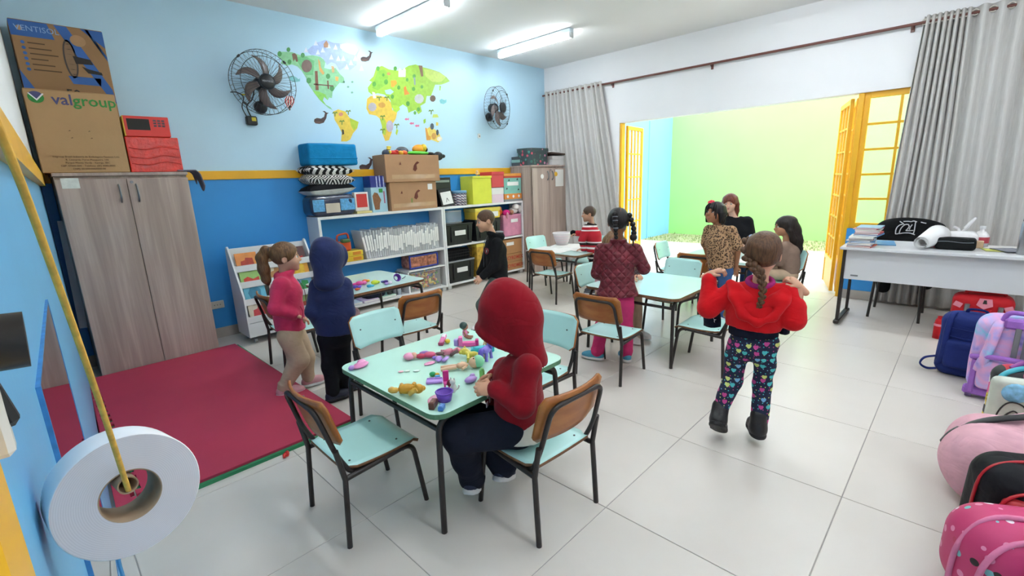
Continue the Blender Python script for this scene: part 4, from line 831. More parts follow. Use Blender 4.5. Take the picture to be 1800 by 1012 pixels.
tag(MB().tube(spline([p0, (.018, .55, 1.245), (.008, .43, 1.38), (.0, .32, 1.462), (-.012, .27, 1.515)], 10), [.0027-.0011*i/40 for i in range(41)], 8).build('cord', CORD), 'yellow cord that holds the white paper roll, tied to the ledge', 'cord')
tag(MB().tube(spline([(.006, .672, 1.045), (.004, .668, 1.01), (.004, .665, .98), (.002, .66, .9), (.003, .66, .8)], 5), .0028, 4, sx=.3).build('ribbon', mat('light blue ribbon', '#6bb4e6', .5)), 'light blue ribbon end hanging under the white paper roll', 'ribbon')
# ---------------------------------------------------------------- boxes on the near cupboard
KRAFT = mat('plain kraft cardboard', '#b89468', .8, var=.05, scale=5, bump=.08, bscale=40); KRAFT2 = mat('darker kraft cardboard', '#9c7852', .8, var=.05, scale=5); KRAFT3 = mat('rosy kraft cardboard', '#b58a66', .75, var=.06, scale=5, bump=.1, bscale=20)
INK = mat('brown box print and inside shade', '#5d4630', .8); INKBL = mat('blue box print', '#2f62a8', .6); GREENP = mat('green print', '#2f8a3a', .6); VIOP = mat('slate violet print', '#4a4a78', .6); WHT = mat('white print', '#e6e6e6', .6); DKI = mat('dark print', '#2b2825', .7)
def carton(name, label, x0, x1, y0, y1, z0, z1, m, group=None, rz=0, flaps=True):
    t = thing(name, label, 'box', ((x0+x1)/2, y0, z0), rz, group); w, d, h = x1-x0, y1-y0, z1-z0
    MB().box((0, d/2, h/2), (w, d, h), bev=.004).build('carton', m, t)
    if flaps:
        for s in (-1, 1): MB().box((0, d/2+s*(d/4), h+.0015), (w-.006, d/2-.004, .003)).build('flap', m, t)
    t['w'] = w; del t['w']; return t, w, d, h
def pr(t, poly, y=-.0004, m=None, name='print', th=.0006): return MB().prism(poly, (0, y, 0), (1, 0, 0), (0, 0, 1), th).build(name, m, t)
vb, w, d, h = carton('cardboard_box', 'plain kraft carton with violet and green lettering on the near cupboard', .165, .665, 4.835, 5.0, 1.602, 2.175, KRAFT)
lettering('val', .105, VIOP, vb, (-.055, -.001, h-.062), bold=.0012); lettering('group', .105, GREENP, vb, (.125, -.001, h-.062), bold=.0012)
pr(vb, [(-.19+.042*math.cos(a*PI/12), h-.055+.038*math.sin(a*PI/12)) for a in range(24)], m=GREENP, name='logo_disc'); pr(vb, [(-.19+.043*math.cos(a), h-.053+.039*math.sin(a)) for a in (.5, .9, 1.3, 1.7, 2.1, 2.5)]+[(-.188, h-.075)], y=-.0012, m=VIOP, name='logo_wedge'); pr(vb, [(-.228, h-.03), (-.188, h-.078), (-.145, h-.03), (-.153, h-.026), (-.188, h-.066), (-.222, h-.026)], y=-.0016, m=WHT, name='logo_chevron')
for i, s in enumerate(('Valgroup Brasil Indústria de Embalagens Flexíveis Ltda', 'R. Leonardo Feres Mosqueira, 100', 'Parque Monte Verde - Itatinga, SBC', 'CEP: 07000-000 - Telefone: (00) 0000-0000', 'CNPJ: 00.000.000/0000-00')): lettering(s, .0175, INK, vb, (.01, -.001, .115-.022*i))
for x, z, a in ((-.055, .30, 0), (.055, .30, PI), (-.05, .25, PI/2), (.06, .25, -PI/2)): pr(vb, [(x-.008, z-.004), (x+.008, z-.002), (x+.004, z+.004)], m=INK, name='corner_mark')
fb, w, d, h = carton('cardboard_box', 'tall fan carton with blue print behind the plain kraft carton', .185, .695, 5.01, 5.21, 1.602, 2.66, KRAFT2)
pr(fb, [(-.255, h-.105), (-.03, h-.105), (-.055, h-.002), (-.255, h-.002)], m=INKBL); pr(fb, [(-.02, h-.002), (.05, h-.002), (.245, h-.42), (.255, h-.52), (.235, h-.52), (.06, h-.17)], m=INKBL); pr(fb, [(.125, h-.002), (.255, h-.002), (.255, h-.12)], m=INKBL); pr(fb, [(.17, h-.002), (.15, h-.002), (.254, h-.18), (.254, h-.215)], m=INKBL); pr(fb, [(-.255, h-.52), (-.255, h-.33), (-.17, h-.52)], m=INKBL); pr(fb, [(.02, h-.40), (.18, h-.40), (.19, h-.345), (.0, h-.345)], m=INKBL)
lettering('VENTISOL', .052, mat('pale blue print', '#8fb0d8', .6), fb, (-.115, -.0015, h-.052)); lettering('50cm', .085, DKI, fb, (.06, -.0015, h-.475), bold=.001); pr(fb, [(-.205+.017*math.cos(a*PI/8), h-.052+.017*math.sin(a*PI/8)) for a in range(16)], y=-.0012, m=mat('tan print', '#b08a63', .7))
for i in range(6): pr(fb, [(-.205+.011*math.cos(a*PI/6), h-.145-.036*i+.011*math.sin(a*PI/6)) for a in range(12)], m=INKBL); pr(fb, [(-.18, h-.149-.036*i), (-.09+.03*(i % 3), h-.149-.036*i), (-.09+.03*(i % 3), h-.141-.036*i), (-.18, h-.141-.036*i)], m=INK)
pr(fb, [(.10+.045*math.cos(a*PI/10), h-.09+.04*math.sin(a*PI/10)) for a in range(20)], y=-.001, m=mat('tan print', '#b08a63', .7), name='seal')
pr(fb, [(.035+.038*math.cos(a*PI/12), h-.225+.135*math.sin(a*PI/12)) for a in range(24)], m=mat('grey fan picture', '#4b4440', .7), name='fan_picture'); pr(fb, [(.035+.028*math.cos(a*PI/12), h-.225+.12*math.sin(a*PI/12)) for a in range(24)], y=-.001, m=mat('tan fan picture', '#8a6e52', .7), name='fan_picture')
pr(fb, [(.05, h-.20), (.15, h-.215), (.16, h-.25), (.06, h-.255)], y=-.0014, m=DKI, name='fan_picture'); pr(fb, [(.09, h-.27), (.13, h-.285), (.20, h-.30), (.205, h-.32), (.12, h-.315)], y=-.0014, m=DKI, name='fan_picture')
for i in range(7): q = -.11+.036*i; pr(fb, [(.037, h-.225+q), (.037+.027*(1-(q/.13)**2)**.5, h-.225+q*.96), (.037-.027*(1-(q/.13)**2)**.5, h-.225+q*.96)], y=-.0014, m=DKI, name='fan_picture')
REDF = mat('crinkled red film', '#e0301c', .18, var=.2, scale=14, bump=.9, bscale=26, coat=.6); REDB = mat('red printed card', '#e03a30', .45, var=.04); YELP = mat('yellow printed card', '#e8c53a', .5)
rb_, w, d, h = carton('wrapped_box', 'box wrapped in shiny red film on the right of the near cupboard', .675, 1.025, 4.85, 5.15, 1.602, 1.875, REDF, rz=-.03, flaps=False)
for z in (.07, .12, .19): MB().tube(spline([(-.16, -.003, z), (-.05, -.006, z-.012), (.06, -.005, z+.012), (.165, -.003, z-.006)], 5), .005, 6).build('fold', REDF, rb_)
mw, w, d, h = carton('toy_oven_box', 'red toy microwave carton with a black window, on top of the red wrapped box', .685, .985, 4.86, 5.10, 1.879, 2.035, REDB, rz=-.05, flaps=False)
pr(mw, [(-.125, .05), (.02, .05), (.02, .135), (-.125, .135)], m=DKI, name='window_print'); MB().box((-.147, .12, .078), (.008, .24, .15)).build('side_print', YELP, mw)
for i in range(9): pr(mw, [(.055+.028*(i % 3)+x, .085+.02*(i//3)+z) for x, z in ((-.010, -.007), (.010, -.007), (.010, .007), (-.010, .007))], m=mat('grey key print', '#5c4a50', .6), name='key_print')
m = MB(); m.sheet(lambda u, v: (.98+.13*min(u/.6, 1)+.05*u, 4.82+.26*v, 1.612-max(0, u-.5)*(.26+.10*math.sin(v*6)) + .006*math.sin(9*v)), 14, 12, t=.006)
tag(m.build('folded_cloth', fbm('grey violet fabric', '#77727f', .9, .3, 90)), 'grey violet cloth hanging over the right top corner of the near cupboard', 'cloth')
# ---------------------------------------------------------------- on the white shelves
ZT = 1.12; Y0 = SY+.012
def soft(name, label, cat, c, hs_, r, m, R=None, fold=.004, cell=.011, group=None, part='body'):
    t = thing(name, label, cat, (c[0], c[1], c[2]-hs_[2]), 0, group); S = SDF(); S.rbox((0, 0, hs_[2]), hs_, r, R); sdf_obj(part, [(S, cell, 0)], [m], t, fold, 20, len(label)); return t
bb = soft('blanket_pack', 'navy and light blue blanket pack in clear plastic under the cushions', 'blanket', (2.385, Y0+.13, ZT+.115), (.255, .14, .112), .06, mat('navy printed fleece in plastic', '#28324e', .25, var=.15, scale=12, bump=.3, bscale=30, coat=.5))
for x0, x1 in ((-.245, -.12), (.06, .23)): MB().box(((x0+x1)/2, -.139, .115), (x1-x0, .008, .125), bev=.003).build('light_blue_panel', mat('light blue fleece', '#5fa3d3', .5, var=.25, scale=50), bb)
MB().box((-.03, -.143, .085), (.16, .006, .10), bev=.002).build('label_card', mat('beige label', '#cdbfae', .5, var=.1), bb)
def cushion(label, z, th, m1, m2, rz, tilt, w=.27, dd=.15, x=2.39):
    t = thing('cushion', label, 'cushion', (x, Y0+.15, z), rz, 'cushions stacked on the white shelf')
    def f(sg):
        def g(u, v):
            a, b = 2*u-1, 2*v-1; p = max(0, 1-a*a)**.5*max(0, 1-b*b)**.5; k = 1-.12*(1-a*a)*0; e = 1-.10*(1-abs(a))*abs(b); e2 = 1-.10*(1-abs(b))*abs(a)
            return (a*w*e2, b*dd*e, sg*th*.5*p**.7+.04*a*tilt)
        return g
    m = MB(); m.sheet(f(1), 16, 12); m.build('upper_side', m1, t)
    m = MB(); g = f(-1); m.sheet(lambda u, v: g(1-u, v), 16, 12); m.build('lower_side', m2, t)
def zig_fn(t):
    tc = t.new('ShaderNodeTexCoord'); sp = t.new('ShaderNodeSeparateXYZ'); t.link(tc.outputs['Object'], sp.inputs[0])
    z = t.math('PINGPONG', t.math('ADD', sp.outputs[1], t.math('MULTIPLY', sp.outputs[2], 1.0)), .03); f = t.math('FRACT', t.math('MULTIPLY', t.math('ADD', sp.outputs[0], z), 13))
    t.link(t.ramp(f, [(0, '#1a1a1c'), (.5, '#e6e4e0')], 'CONSTANT'), t.b.inputs['Base Color'])
def dia_fn(t):
    tc = t.new('ShaderNodeTexCoord'); sp = t.new('ShaderNodeSeparateXYZ'); t.link(tc.outputs['Object'], sp.inputs[0])
    a = t.math('PINGPONG', t.math('ADD', sp.outputs[0], 1), .085); b = t.math('PINGPONG', t.math('ADD', t.math('ADD', sp.outputs[1], t.math('MULTIPLY', sp.outputs[2], .8)), 1.0), .06)
    f = t.math('FRACT', t.math('MULTIPLY', t.math('ADD', a, t.math('MULTIPLY', b, 1.3)), 30)); t.link(t.ramp(f, [(0, '#e4e1dc'), (.5, '#1c1c1e')], 'CONSTANT'), t.b.inputs['Base Color'])
CB = fbm('black cushion cotton', '#1b1b20', .9); CW = fbm('off white cushion cotton', '#d8d6d2', .9); ZIG = mat('black white chevron cotton', '#888', .9, var=0, fn=zig_fn); DIA = mat('black white diamond cotton', '#888', .9, var=0, fn=dia_fn)
cushion('black cushion with a white underside, lowest of the cushions', 1.405, .15, CB, CW, .05, .3); cushion('black and white diamond patterned cushion in the middle of the stack', 1.510, .15, DIA, DIA, -.06, -.25); cushion('black and white chevron cushion under the blue bin', 1.605, .13, ZIG, ZIG, .08, -.2)
BLUF = fbm('turquoise blue felt', '#1a86bd', .9, .3, 90)
fbn = thing('fabric_bin', 'blue fabric storage bin on top of the cushions', 'storage bin', (2.44, Y0+.0, 1.66), -.04); S = SDF(); S.rbox((0, .14, .112), (.27, .135, .112), .02); sdf_obj('bin', [(S, .012, 0)], [BLUF], fbn, .004, 14, 3)
MB().box((0, .002, .07), (.53, .012, .012), bev=.004).build('hem', BLUF, fbn)
bx, w, d, h = carton('red_frame_box', 'small red box with a white border beside the cushions', 2.65, 2.82, Y0+.05, Y0+.11, ZT+.03, 1.36, mat('white card', '#e5e0dc', .6), flaps=False, rz=.0)
pr(bx, [(-.065, .04), (.065, .04), (.065, .19), (-.065, .19)], m=mat('red card', '#d23a38', .5), name='red_panel')
tag(MB().box((2.74, Y0+.10, ZT+.014), (.19, .16, .026), bev=.003).build('flat_box', mat('pale yellow card', '#d9c98a', .6)), 'flat pale yellow box under the red bordered box', 'box')
dp, w, d, h = carton('nappy_pack', 'tall dark blue and pale blue pack printed with a brown bear', 2.855, 3.06, Y0+.04, Y0+.20, ZT, 1.535, mat('pale blue film', '#a9cfdd', .3, var=.08, bump=.3, bscale=14, coat=.4), flaps=False)
DBL = mat('dark blue film', '#252f86', .3, var=.1, bump=.3, bscale=14, coat=.4); MB().box((0, .08, h-.065), (.208, .164, .135), bev=.006).build('blue_top', DBL, dp)
pr(dp, [(-.07, .03), (-.01, .03), (.0, .10), (.02, .14), (.0, .18), (-.02, .22), (-.06, .23), (-.09, .19), (-.085, .12)], m=mat('bear brown print', '#8a5a3a', .6, var=.2, scale=40), name='bear_print'); pr(dp, [(.0, .225), (.05, .225), (.05, .27), (.0, .27)], m=GREENP, name='size_print')
for x, a, b in ((.07, .43, .30), (.02, .44, .31), (-.02, .43, .29)): MB().box((x, -.0045, (a+b)/2-.02), (.014, .0012, a-b)).build('print', mat('pale print', '#b9c2ea', .5, var=.35, scale=90), dp)
MB().box((.065, -.0008, .17), (.016, .0012, .14)).build('print', mat('crimson print', '#b05a7c', .5, var=.4, scale=90), dp)
k1, w, d, h = carton('cardboard_box', 'lower of two taped kraft cartons on the white shelf', 3.085, 3.765, Y0, Y0+.27, ZT, 1.455, KRAFT3)
k2, w2_, d2_, h2 = carton('cardboard_box', 'upper kraft carton, open and heaped with toys', 3.04, 3.815, Y0-.02, Y0+.26, 1.458, 1.775, KRAFT3, flaps=False, rz=-.015)
MB().box((0, .14, h2-.012), (.735, .25, .03)).build('shadow_inside', INK, k2)  # dark slab laid in as the shade inside the open carton
for t_ in (k1, k2):
    pr(t_, [(.02, .12), (.05, .15), (.045, .20), (.09, .225), (.06, .24), (.03, .22), (.005, .19), (-.01, .14)], m=mat('rust print', '#6b3226', .7), name='bird_print'); pr(t_, [(-.20, .20), (-.18, .235), (-.17, .20)], m=mat('rust print', '#6b3226', .7), name='bird_print')
    MB().box((.0, -.0008, .06), (.62, .001, .05)).build('tape', mat('clear packing tape', '#c3a07c', .12, var=.1, coat=.5), t_)
pr(k1, [(-.06, .04), (-.04, .04), (-.035, .14), (-.055, .14)], m=mat('green leaf print', '#7c8f4a', .7), name='plant_print'); MB().box((.24, -.001, .27), (.07, .001, .07)).build('paper_label', PAPER, k1)
def col(c): return mat('toy plastic '+c, c, .35, var=.05)
def toyblob(label, c, r, colr, name='plastic_toy', extra=None, group='toys heaped in the open carton', R=None):
    t = thing(name, label, 'toy', c, 0, group); m = MB(); m.ell((0, 0, 0), r, R, 12, 8); m.build('body', col(colr), t)
    for (p, rr, cc, n) in extra or []: m = MB(); m.ell(p, rr, R, 10, 7); m.build(n, col(cc), t)
zt = 1.775
toyblob('orange and yellow ball toy on top of the open carton', (3.63, 5.10, zt+.075), (.10, .06, .06), '#ef9a1e', extra=[((.05, -.03, .02), (.04, .04, .045), '#e8c02c', 'cap'), ((.085, -.03, .0), (.018, .03, .03), '#2a2018', 'ear')])
toyblob('lime green plastic lid lying in the open carton', (3.56, 5.03, zt+.024), (.19, .05, .022), '#5ec63a', extra=[((0, 0, .012), (.15, .035, .014), '#73d44c', 'rim')])
toyblob('red plastic car part in the open carton', (3.22, 5.05, zt+.02), (.07, .05, .034), '#d22c26', extra=[((.03, -.02, .02), (.03, .03, .02), '#b8201e', 'knob')])
toyblob('yellow and orange rattle toy in the open carton', (3.31, 5.03, zt+.022), (.035, .035, .03), '#e6a82a', extra=[((.05, 0, .0), (.045, .04, .033), '#e4622a', 'ball')])
toyblob('dark grey round toy at the back of the carton', (3.42, 5.16, zt+.06), (.09, .04, .05), '#4b4f58', extra=[((0, -.03, .0), (.05, .02, .03), '#5d616b', 'face')])
toyblob('navy and yellow toy at the left corner of the open carton', (3.10, 5.02, zt+.015), (.05, .04, .045), '#28344e', extra=[((.03, -.02, .05), (.03, .02, .014), '#d9c242', 'wing'), ((.06, .02, .075), (.035, .015, .012), '#d6c64a', 'wing'), ((.04, -.025, .015), (.02, .02, .02), '#e0c03c', 'foot')])
toyblob('black pointed toy hanging over the right edge of the carton', (3.84, 4.99, zt-.01), (.075, .04, .055), '#1f2126', extra=[((.07, 0, .0), (.045, .02, .025), '#1a1b1f', 'beak'), ((-.10, .04, .03), (.06, .05, .022), '#23252b', 'tail')])
bf_, w, d, h = carton('black_box', 'black box standing behind the square clock', 3.80, 4.10, Y0+.12, Y0+.22, ZT, 1.50, BLK, flaps=False); MB().box((0, -.004, h-.05), (.25, .006, .03), bev=.002).build('slot', STEEL, bf_)
ck = thing('square_clock', 'white faced square clock leaning against the black box', 'clock', (3.98, Y0+.045, ZT+.002)); Rk = RY(-.10) @ RX(-.22)
for nm, mm, c, dms in (('case', BLK, (0, .0, .12), (.22, .025, .235)), ('dial', PAPER, (0, -.0135, .11), (.175, .003, .165))): m = MB(); m.M = Rk.to_4x4(); m.box(c, dms, bev=.006 if nm == 'case' else .001); m.build(nm, mm, ck)
for a, L in ((2.7, .05), (3.6, .06)): m = MB(); m.M = Rk.to_4x4(); m.box((math.sin(a)*L/2, -.0165, .11+math.cos(a)*L/2), (.006, .002, L), rot=RY(a)); m.build('hand', DKI, ck)
def plaid_fn(t):
    tc = t.new('ShaderNodeTexCoord'); sp = t.new('ShaderNodeSeparateXYZ'); t.link(tc.outputs['Object'], sp.inputs[0]); f = t.math('FRACT', t.math('MULTIPLY', sp.outputs[2], 28)); g = t.math('FRACT', t.math('MULTIPLY', sp.outputs[0], 22))
    t.link(t.ramp(t.math('ADD', t.math('MULTIPLY', f, .6), t.math('MULTIPLY', g, .4)), [(0, '#3c4a66'), (.3, '#8b6a74'), (.5, '#d6d2d4'), (.75, '#47556e')], 'CONSTANT'), t.b.inputs['Base Color'])
tn = thing('plaid_tin', 'round plaid tin with a pale blue lid next to the clock', 'tin', (4.225, Y0+.11, ZT)); m = MB(); m.lathe([(0, 0), (.105, 0), (.105, .17), (0, .17)], n=28); m.build('can', mat('plaid printed tin', '#667', .4, var=0, fn=plaid_fn), tn); m = MB(); m.lathe([(.105, .16), (.109, .16), (.109, .195), (.104, .198), (0, .198)], n=28); m.build('lid', col('#7aa9cf'), tn)
yb, w, d, h = carton('gift_box', 'lemon yellow paper wrapped box on the white shelf', 4.375, 4.735, Y0-.01, Y0+.25, ZT, 1.50, mat('lemon wrapping paper', '#dfe043', .4, var=.05, bump=.2, bscale=12), rz=.0, flaps=False); MB().box((0, .12, h-.01), (.365, .265, .03), bev=.004).build('lid', mat('lemon wrapping paper', '#dfe043', .4), yb)
sb, w, d, h = carton('pink_box', 'pale pink and white box under the red box', 4.745, 4.985, Y0, Y0+.22, ZT, 1.335, mat('pale pink card', '#ead0dc', .6), flaps=False); MB().box((0, .0, h-.05), (.242, .004, .09)).build('white_band', PAPER, sb)
rb2, w, d, h = carton('red_box', 'coral red box beside the lemon box', 4.745, 4.99, Y0-.01, Y0+.24, 1.338, 1.555, mat('coral red card', '#d9484e', .5), flaps=False); MB().box((0, .12, h-.02), (.25, .256, .045), bev=.003).build('lid', mat('coral red lid', '#cf3c44', .5), rb2)
ob, w, d, h = carton('pattern_box', 'teal and orange patterned box at the right end of the white shelf', 5.0, 5.37, Y0, Y0+.24, ZT, 1.53, mat('teal printed card', '#7fbdb0', .5, var=.08), flaps=False)
for z0, z1, c in ((.0, .03, '#8a8a90'), (.035, .115, '#e08a3a'), (.345, .372, '#c4452f'), (.372, .41, '#e39a45')): MB().box((0, .118, (z0+z1)/2), (.374, .248, z1-z0), bev=.002).build('band', mat('band '+c, c, .5), ob)
MB().box((0, -.003, .26), (.24, .003, .055)).build('label', PAPER, ob)
for x in (-.12, .0, .12): pr(ob, [(x+.022*math.cos(a*PI/5), .075+.022*math.sin(a*PI/5)) for a in range(10)], y=-.0068, m=WHT, name='flower_print')
for x, z in ((-.13, .19), (.12, .17), (-.08, .31), (.1, .32)): pr(ob, [(x-.02, z-.012), (x+.02, z-.006), (x+.004, z+.02)], m=DKI, name='leaf_print')
toyblob('small beige figure on the edge of the lemon box', (4.50, Y0+.02, 1.535), (.03, .02, .022), '#d8a877', name='figurine', group=None, extra=[((0, 0, .03), (.018, .018, .018), '#d9b08a', 'head'), ((.02, -.01, .0), (.02, .015, .015), '#e3b52f', 'arm')])
# clear plastic folders
TUBP = mat('clear tub plastic', '#eef2f2', .12, var=0, alpha=.22, spec=.5)
CLEAR = mat('clear plastic folder', '#eef0f2', .15, var=0, alpha=.42, spec=.5); SHEETM = mat('folder paper filling', '#e3e3e6', .8, var=.03)
ONES = ['', 'first', 'second', 'third', 'fourth', 'fifth', 'sixth', 'seventh', 'eighth', 'ninth']
ORD = ONES[1:]+['tenth', 'eleventh', 'twelfth', 'thirteenth', 'fourteenth', 'fifteenth', 'sixteenth', 'seventeenth', 'eighteenth', 'nineteenth', 'twentieth']+['twenty '+o for o in ONES[1:]]+['thirtieth']+['thirty '+o for o in ONES[1:]]+['fortieth']+['forty '+o for o in ONES[1:]]
rf = random.Random(11); x = 2.70; i = 0
while x < 3.74:
    th_ = rf.uniform(.026, .036); lean = max(0, .16-.9*(x-2.70))+rf.uniform(-.01, .01); zh = rf.uniform(.305, .335)
    t = thing('plastic_folder', 'clear plastic folder with white papers, '+ORD[i]+' from the left in the shelf row', 'folder', (x, Y0, .597), 0, 'clear folders in a row')
    R_ = RY(-lean); m = MB(); m.M = R_.to_4x4(); m.box((th_/2-.003, .115, zh/2), (th_-.004, .23, zh), bev=.003); m.build('sleeve', CLEAR, t)
    m = MB(); m.M = R_.to_4x4(); m.box((th_/2-.003, .118, zh*.46), (th_-.012, .21, zh*.88)); m.build('papers', SHEETM, t)
    m = MB(); m.M = R_.to_4x4(); hh = rf.uniform(.14, .20); m.box((th_/2-.003, -.0015, zh*rf.uniform(.42, .62)), (th_*.86, .002, hh)); m.build('spine_label', PAPER, t)
    x += th_; i += 1
oc_ = thing('toy_case', 'orange toy case with a dark handle at the left of the folders', 'toy case', (2.475, Y0+.04, .72)); MB().box((0, .06, .05), (.15, .10, .11), bev=.015).build('case', col('#d5562a'), oc_); MB().tube(spline([(-.07, .06, .10), (-.06, .06, .17), (0, .06, .185), (.06, .06, .18), (.07, .06, .10)], 5), .011, 8).build('handle', col('#c84824'), oc_); MB().box((0, .0, .115), (.10, .06, .04), bev=.01).build('lid', col('#4a6a3a'), oc_); MB().box((0, -.005, .12), (.08, .02, .03), bev=.004).build('picture_label', PAPER, oc_)
for k, (z, c, lab) in enumerate(((.597, '#e2bb2e', 'lower yellow game box on the left of the white shelf'), (.657, '#e8c83a', 'upper yellow game box on the left of the white shelf'))): b_, w, d, h = carton('game_box', lab, 2.40, 2.655, Y0, Y0+.2, z, z+.056, mat('yellow game card '+c, c, .45), flaps=False); pr(b_, [(.0, .01), (.10, .01), (.10, .045), (.0, .045)], m=mat('orange print', '#d9862a', .5), name='print')
def clearbin(label, x0, x1, z0, z1, d, colours, n, lidc=None, seed=1, stuff_label=None, y0=Y0):
    t = thing('clear_tub', label, 'tub', ((x0+x1)/2, y0, z0)); w, h = x1-x0, z1-z0
    pts = rrect(w, d, .02, 3); m = MB(); m.prism(pts, (0, d/2, 0), (1, 0, 0), (0, 1, 0), .003)
    for k in range(len(pts)):
        a, b = pts[k], pts[(k+1) % len(pts)]; m.add([(a[0], a[1]+d/2, 0), (b[0], b[1]+d/2, 0), (b[0], b[1]+d/2, h), (a[0], a[1]+d/2, h)], [(0, 1, 2, 3)])
    m.build('tub', TUBP, t); m = MB(); m.tube([(p[0], p[1]+d/2, h) for p in pts], .006, 6, closed=True); m.build('rim', CLEAR if not lidc else mat('lid '+lidc, lidc, .4), t)
    if n:
        r = random.Random(seed); m = MB(); mats = [col(c) for c in colours]
        for k in range(n): m.cur = r.randrange(len(mats)); m.ell((r.uniform(-w/2+.03, w/2-.03), r.uniform(.03, d-.03), r.uniform(.025, h*.85)), (r.uniform(.014, .032), r.uniform(.012, .026), r.uniform(.012, .024)), RZ(r.uniform(0, 3)) @ RX(r.uniform(0, 3)), 7, 5)
        tag(m.build('filling', mats, t), kind='stuff')
    return t
clearbin('small clear tub of orange and purple blocks left of the folders', 2.67, 2.69+.0, .597, .60, .1, [], 0) if False else None
clearbin('small clear tub of orange and purple pieces in front of the folders', 2.50, 2.675, .715+.0, .72, .12, [], 0) if False else None
clearbin('clear tub of bright flower shaped pieces on the lowest shelf', 3.27, 3.74, .082, .325, .24, ['#e0683a', '#f0c23a', '#7cc25a', '#e27a8a', '#f09a5a', '#f4e07a'], 130, seed=3)
zb = soft('zip_bag', 'blue edged clear zip bag full of yellow and purple toys', 'bag', (3.50, Y0+.12, .46), (.225, .11, .088), .04, mat('glossy see through vinyl over toys', '#b5745c', .2, var=.6, scale=28, coat=.6))
for z in (.012, .165): MB().tube([(x_, -.105*(1 if abs(x_) < .2 else .9), z) for x_ in (-.22, -.1, .1, .22)], .012, 6).build('blue_edge', col('#2b3c9c'), zb)
for x_ in (-.215, .215): MB().tube([(x_, -.10, .012), (x_, -.10, .165)], .012, 6).build('blue_edge', col('#2b3c9c'), zb)
for k, (x_, c) in enumerate(((2.98, '#4a4a50'), (3.05, '#6a6c74'), (3.115, '#b9c4cf'))):
    t = thing('bottle', ['dark bottle on the lowest shelf, left of three', 'grey bottle on the lowest shelf, middle of three', 'pale bottle on the lowest shelf, right of three'][k], 'bottle', (x_, Y0+.06, .082), 0, 'bottles under the folders'); m = MB(); m.lathe([(0, 0), (.03, 0), (.031, .16), (.015, .21), (.013, .25), (0, .25)], n=14); m.build('bottle_body', mat('bottle '+c, c, .2, coat=.3), t); MB().cyl((0, 0, .248), (0, 0, .272), .014, n=12).build('cap', WHT, t)
soft('dark_bag', 'crumpled dark navy bag lying on the lowest shelf', 'bag', (2.80, Y0+.12, .20), (.14, .10, .115), .07, fbm('dark navy nylon', '#161a2a', .6), fold=.010); soft('dark_bag', 'black soft bag behind the bottles on the lowest shelf', 'bag', (3.14, Y0+.19, .21), (.09, .06, .13), .05, fbm('soft black nylon', '#14161e', .7), fold=.008)
for k, (c, x_, w_) in enumerate((('#c9d6e6', 2.36, .22), ('#d7c2e2', 2.60, .20), ('#b9d9c6', 2.84, .2))): b_, w, d, h = carton('activity_book', ['pale blue book', 'lilac book', 'pale green book'][k]+' lying flat on the lowest shelf', x_, x_+w_, Y0, Y0+.22, .082+.0, .112, mat('book '+c, c, .5), flaps=False); MB().box((0, .11, .015), (w_-.008, .222, .018)).build('pages', PAPER, b_)
def crate(label, x0, x1, z0, z1, lab=True, lid=None, y0=Y0):
    t = thing('black_crate', label, 'crate', ((x0+x1)/2, y0, z0), 0, 'black plastic crates'); w, h = x1-x0, z1-z0; d = .25
    m = MB(); vs = []
    for z, k in ((0, .90), (h, 1.0)): vs += [(sx*w/2*k, d/2+sy*d/2*k, z) for sx, sy in ((-1, -1), (1, -1), (1, 1), (-1, 1))]
    m.add(vs, [(3, 2, 1, 0), (4, 5, 6, 7), (0, 1, 5, 4), (1, 2, 6, 5), (2, 3, 7, 6), (3, 0, 4, 7)]); m.build('crate_body', BLK, t)
    MB().box((0, d/2, h-.012), (w+.012, d+.012, .024), bev=.006).build('lid' if lid else 'rim', mat('grey lid', lid, .4) if lid else BLK, t)
    for x_ in (-w*.33, w*.33): MB().box((x_, .002, h*.5), (.014, .02, h*.75), bev=.004).build('rib', BLK, t)
    if lab: MB().box((0, -.003+.0, h*.55), (.19, .004, .065)).build('label', PAPER, t)
    return t
crate('black crate with a white label, left on the middle shelf', 3.885, 4.345, .602, .885); crate('black crate half hidden behind the boy, middle shelf', 4.40, 4.90, .602, .90); crate('black crate with a grey lid on the lowest shelf', 3.885, 4.345, .082, .385, lid='#8e9297')
mc = thing('mesh_basket', 'black wire mesh basket on top of the lidded crate', 'basket', (4.10, Y0, .387)); mb_ = MB()
for z in (.01, .05, .09, .13, .165):
    mb_.tube([(-.21, .01, z), (.21, .01, z), (.21, .22, z), (-.21, .22, z)], .003, 4, closed=True)
for x_ in np.linspace(-.21, .21, 15): mb_.tube([(x_, .01, .0), (x_, .01, .165)], .002, 4); mb_.tube([(x_, .22, .0), (x_, .22, .165)], .002, 4)
tag(mb_.build('wires', BLK, mc), kind='stuff'); MB().box((0, .115, .07), (.40, .18, .13), bev=.02).build('contents', CB, mc)
clearbin('small clear tub with a black clip on the first black crate', 3.93, 4.19, .887, 1.05, .17, [], 0, y0=Y0+.03); yb2, w, d, h = carton('yellow_bin', 'yellow lidded box with a label behind the boy in the black hoodie', 4.41, 4.89, Y0, Y0+.24, .905, 1.055, mat('yellow printed card', '#d9c24a', .5), flaps=False); MB().box((0, .12, h-.02), (.49, .256, .05), bev=.003).build('lid', mat('yellow lid card', '#e3cd55', .5), yb2); MB().box((.12, -.003, .06), (.16, .004, .07)).build('label', PAPER, yb2)
PKF = fbm('dusty pink felt', '#d58ea6', .9); pb = soft('fabric_bin', 'dusty pink fabric bin with soft toys on the right of the shelf', 'storage bin', (5.16, Y0+.12, .765), (.195, .12, .162), .018, PKF, fold=.002); MB().box((.03, -.124, .23), (.15, .004, .05)).build('label', PAPER, pb)
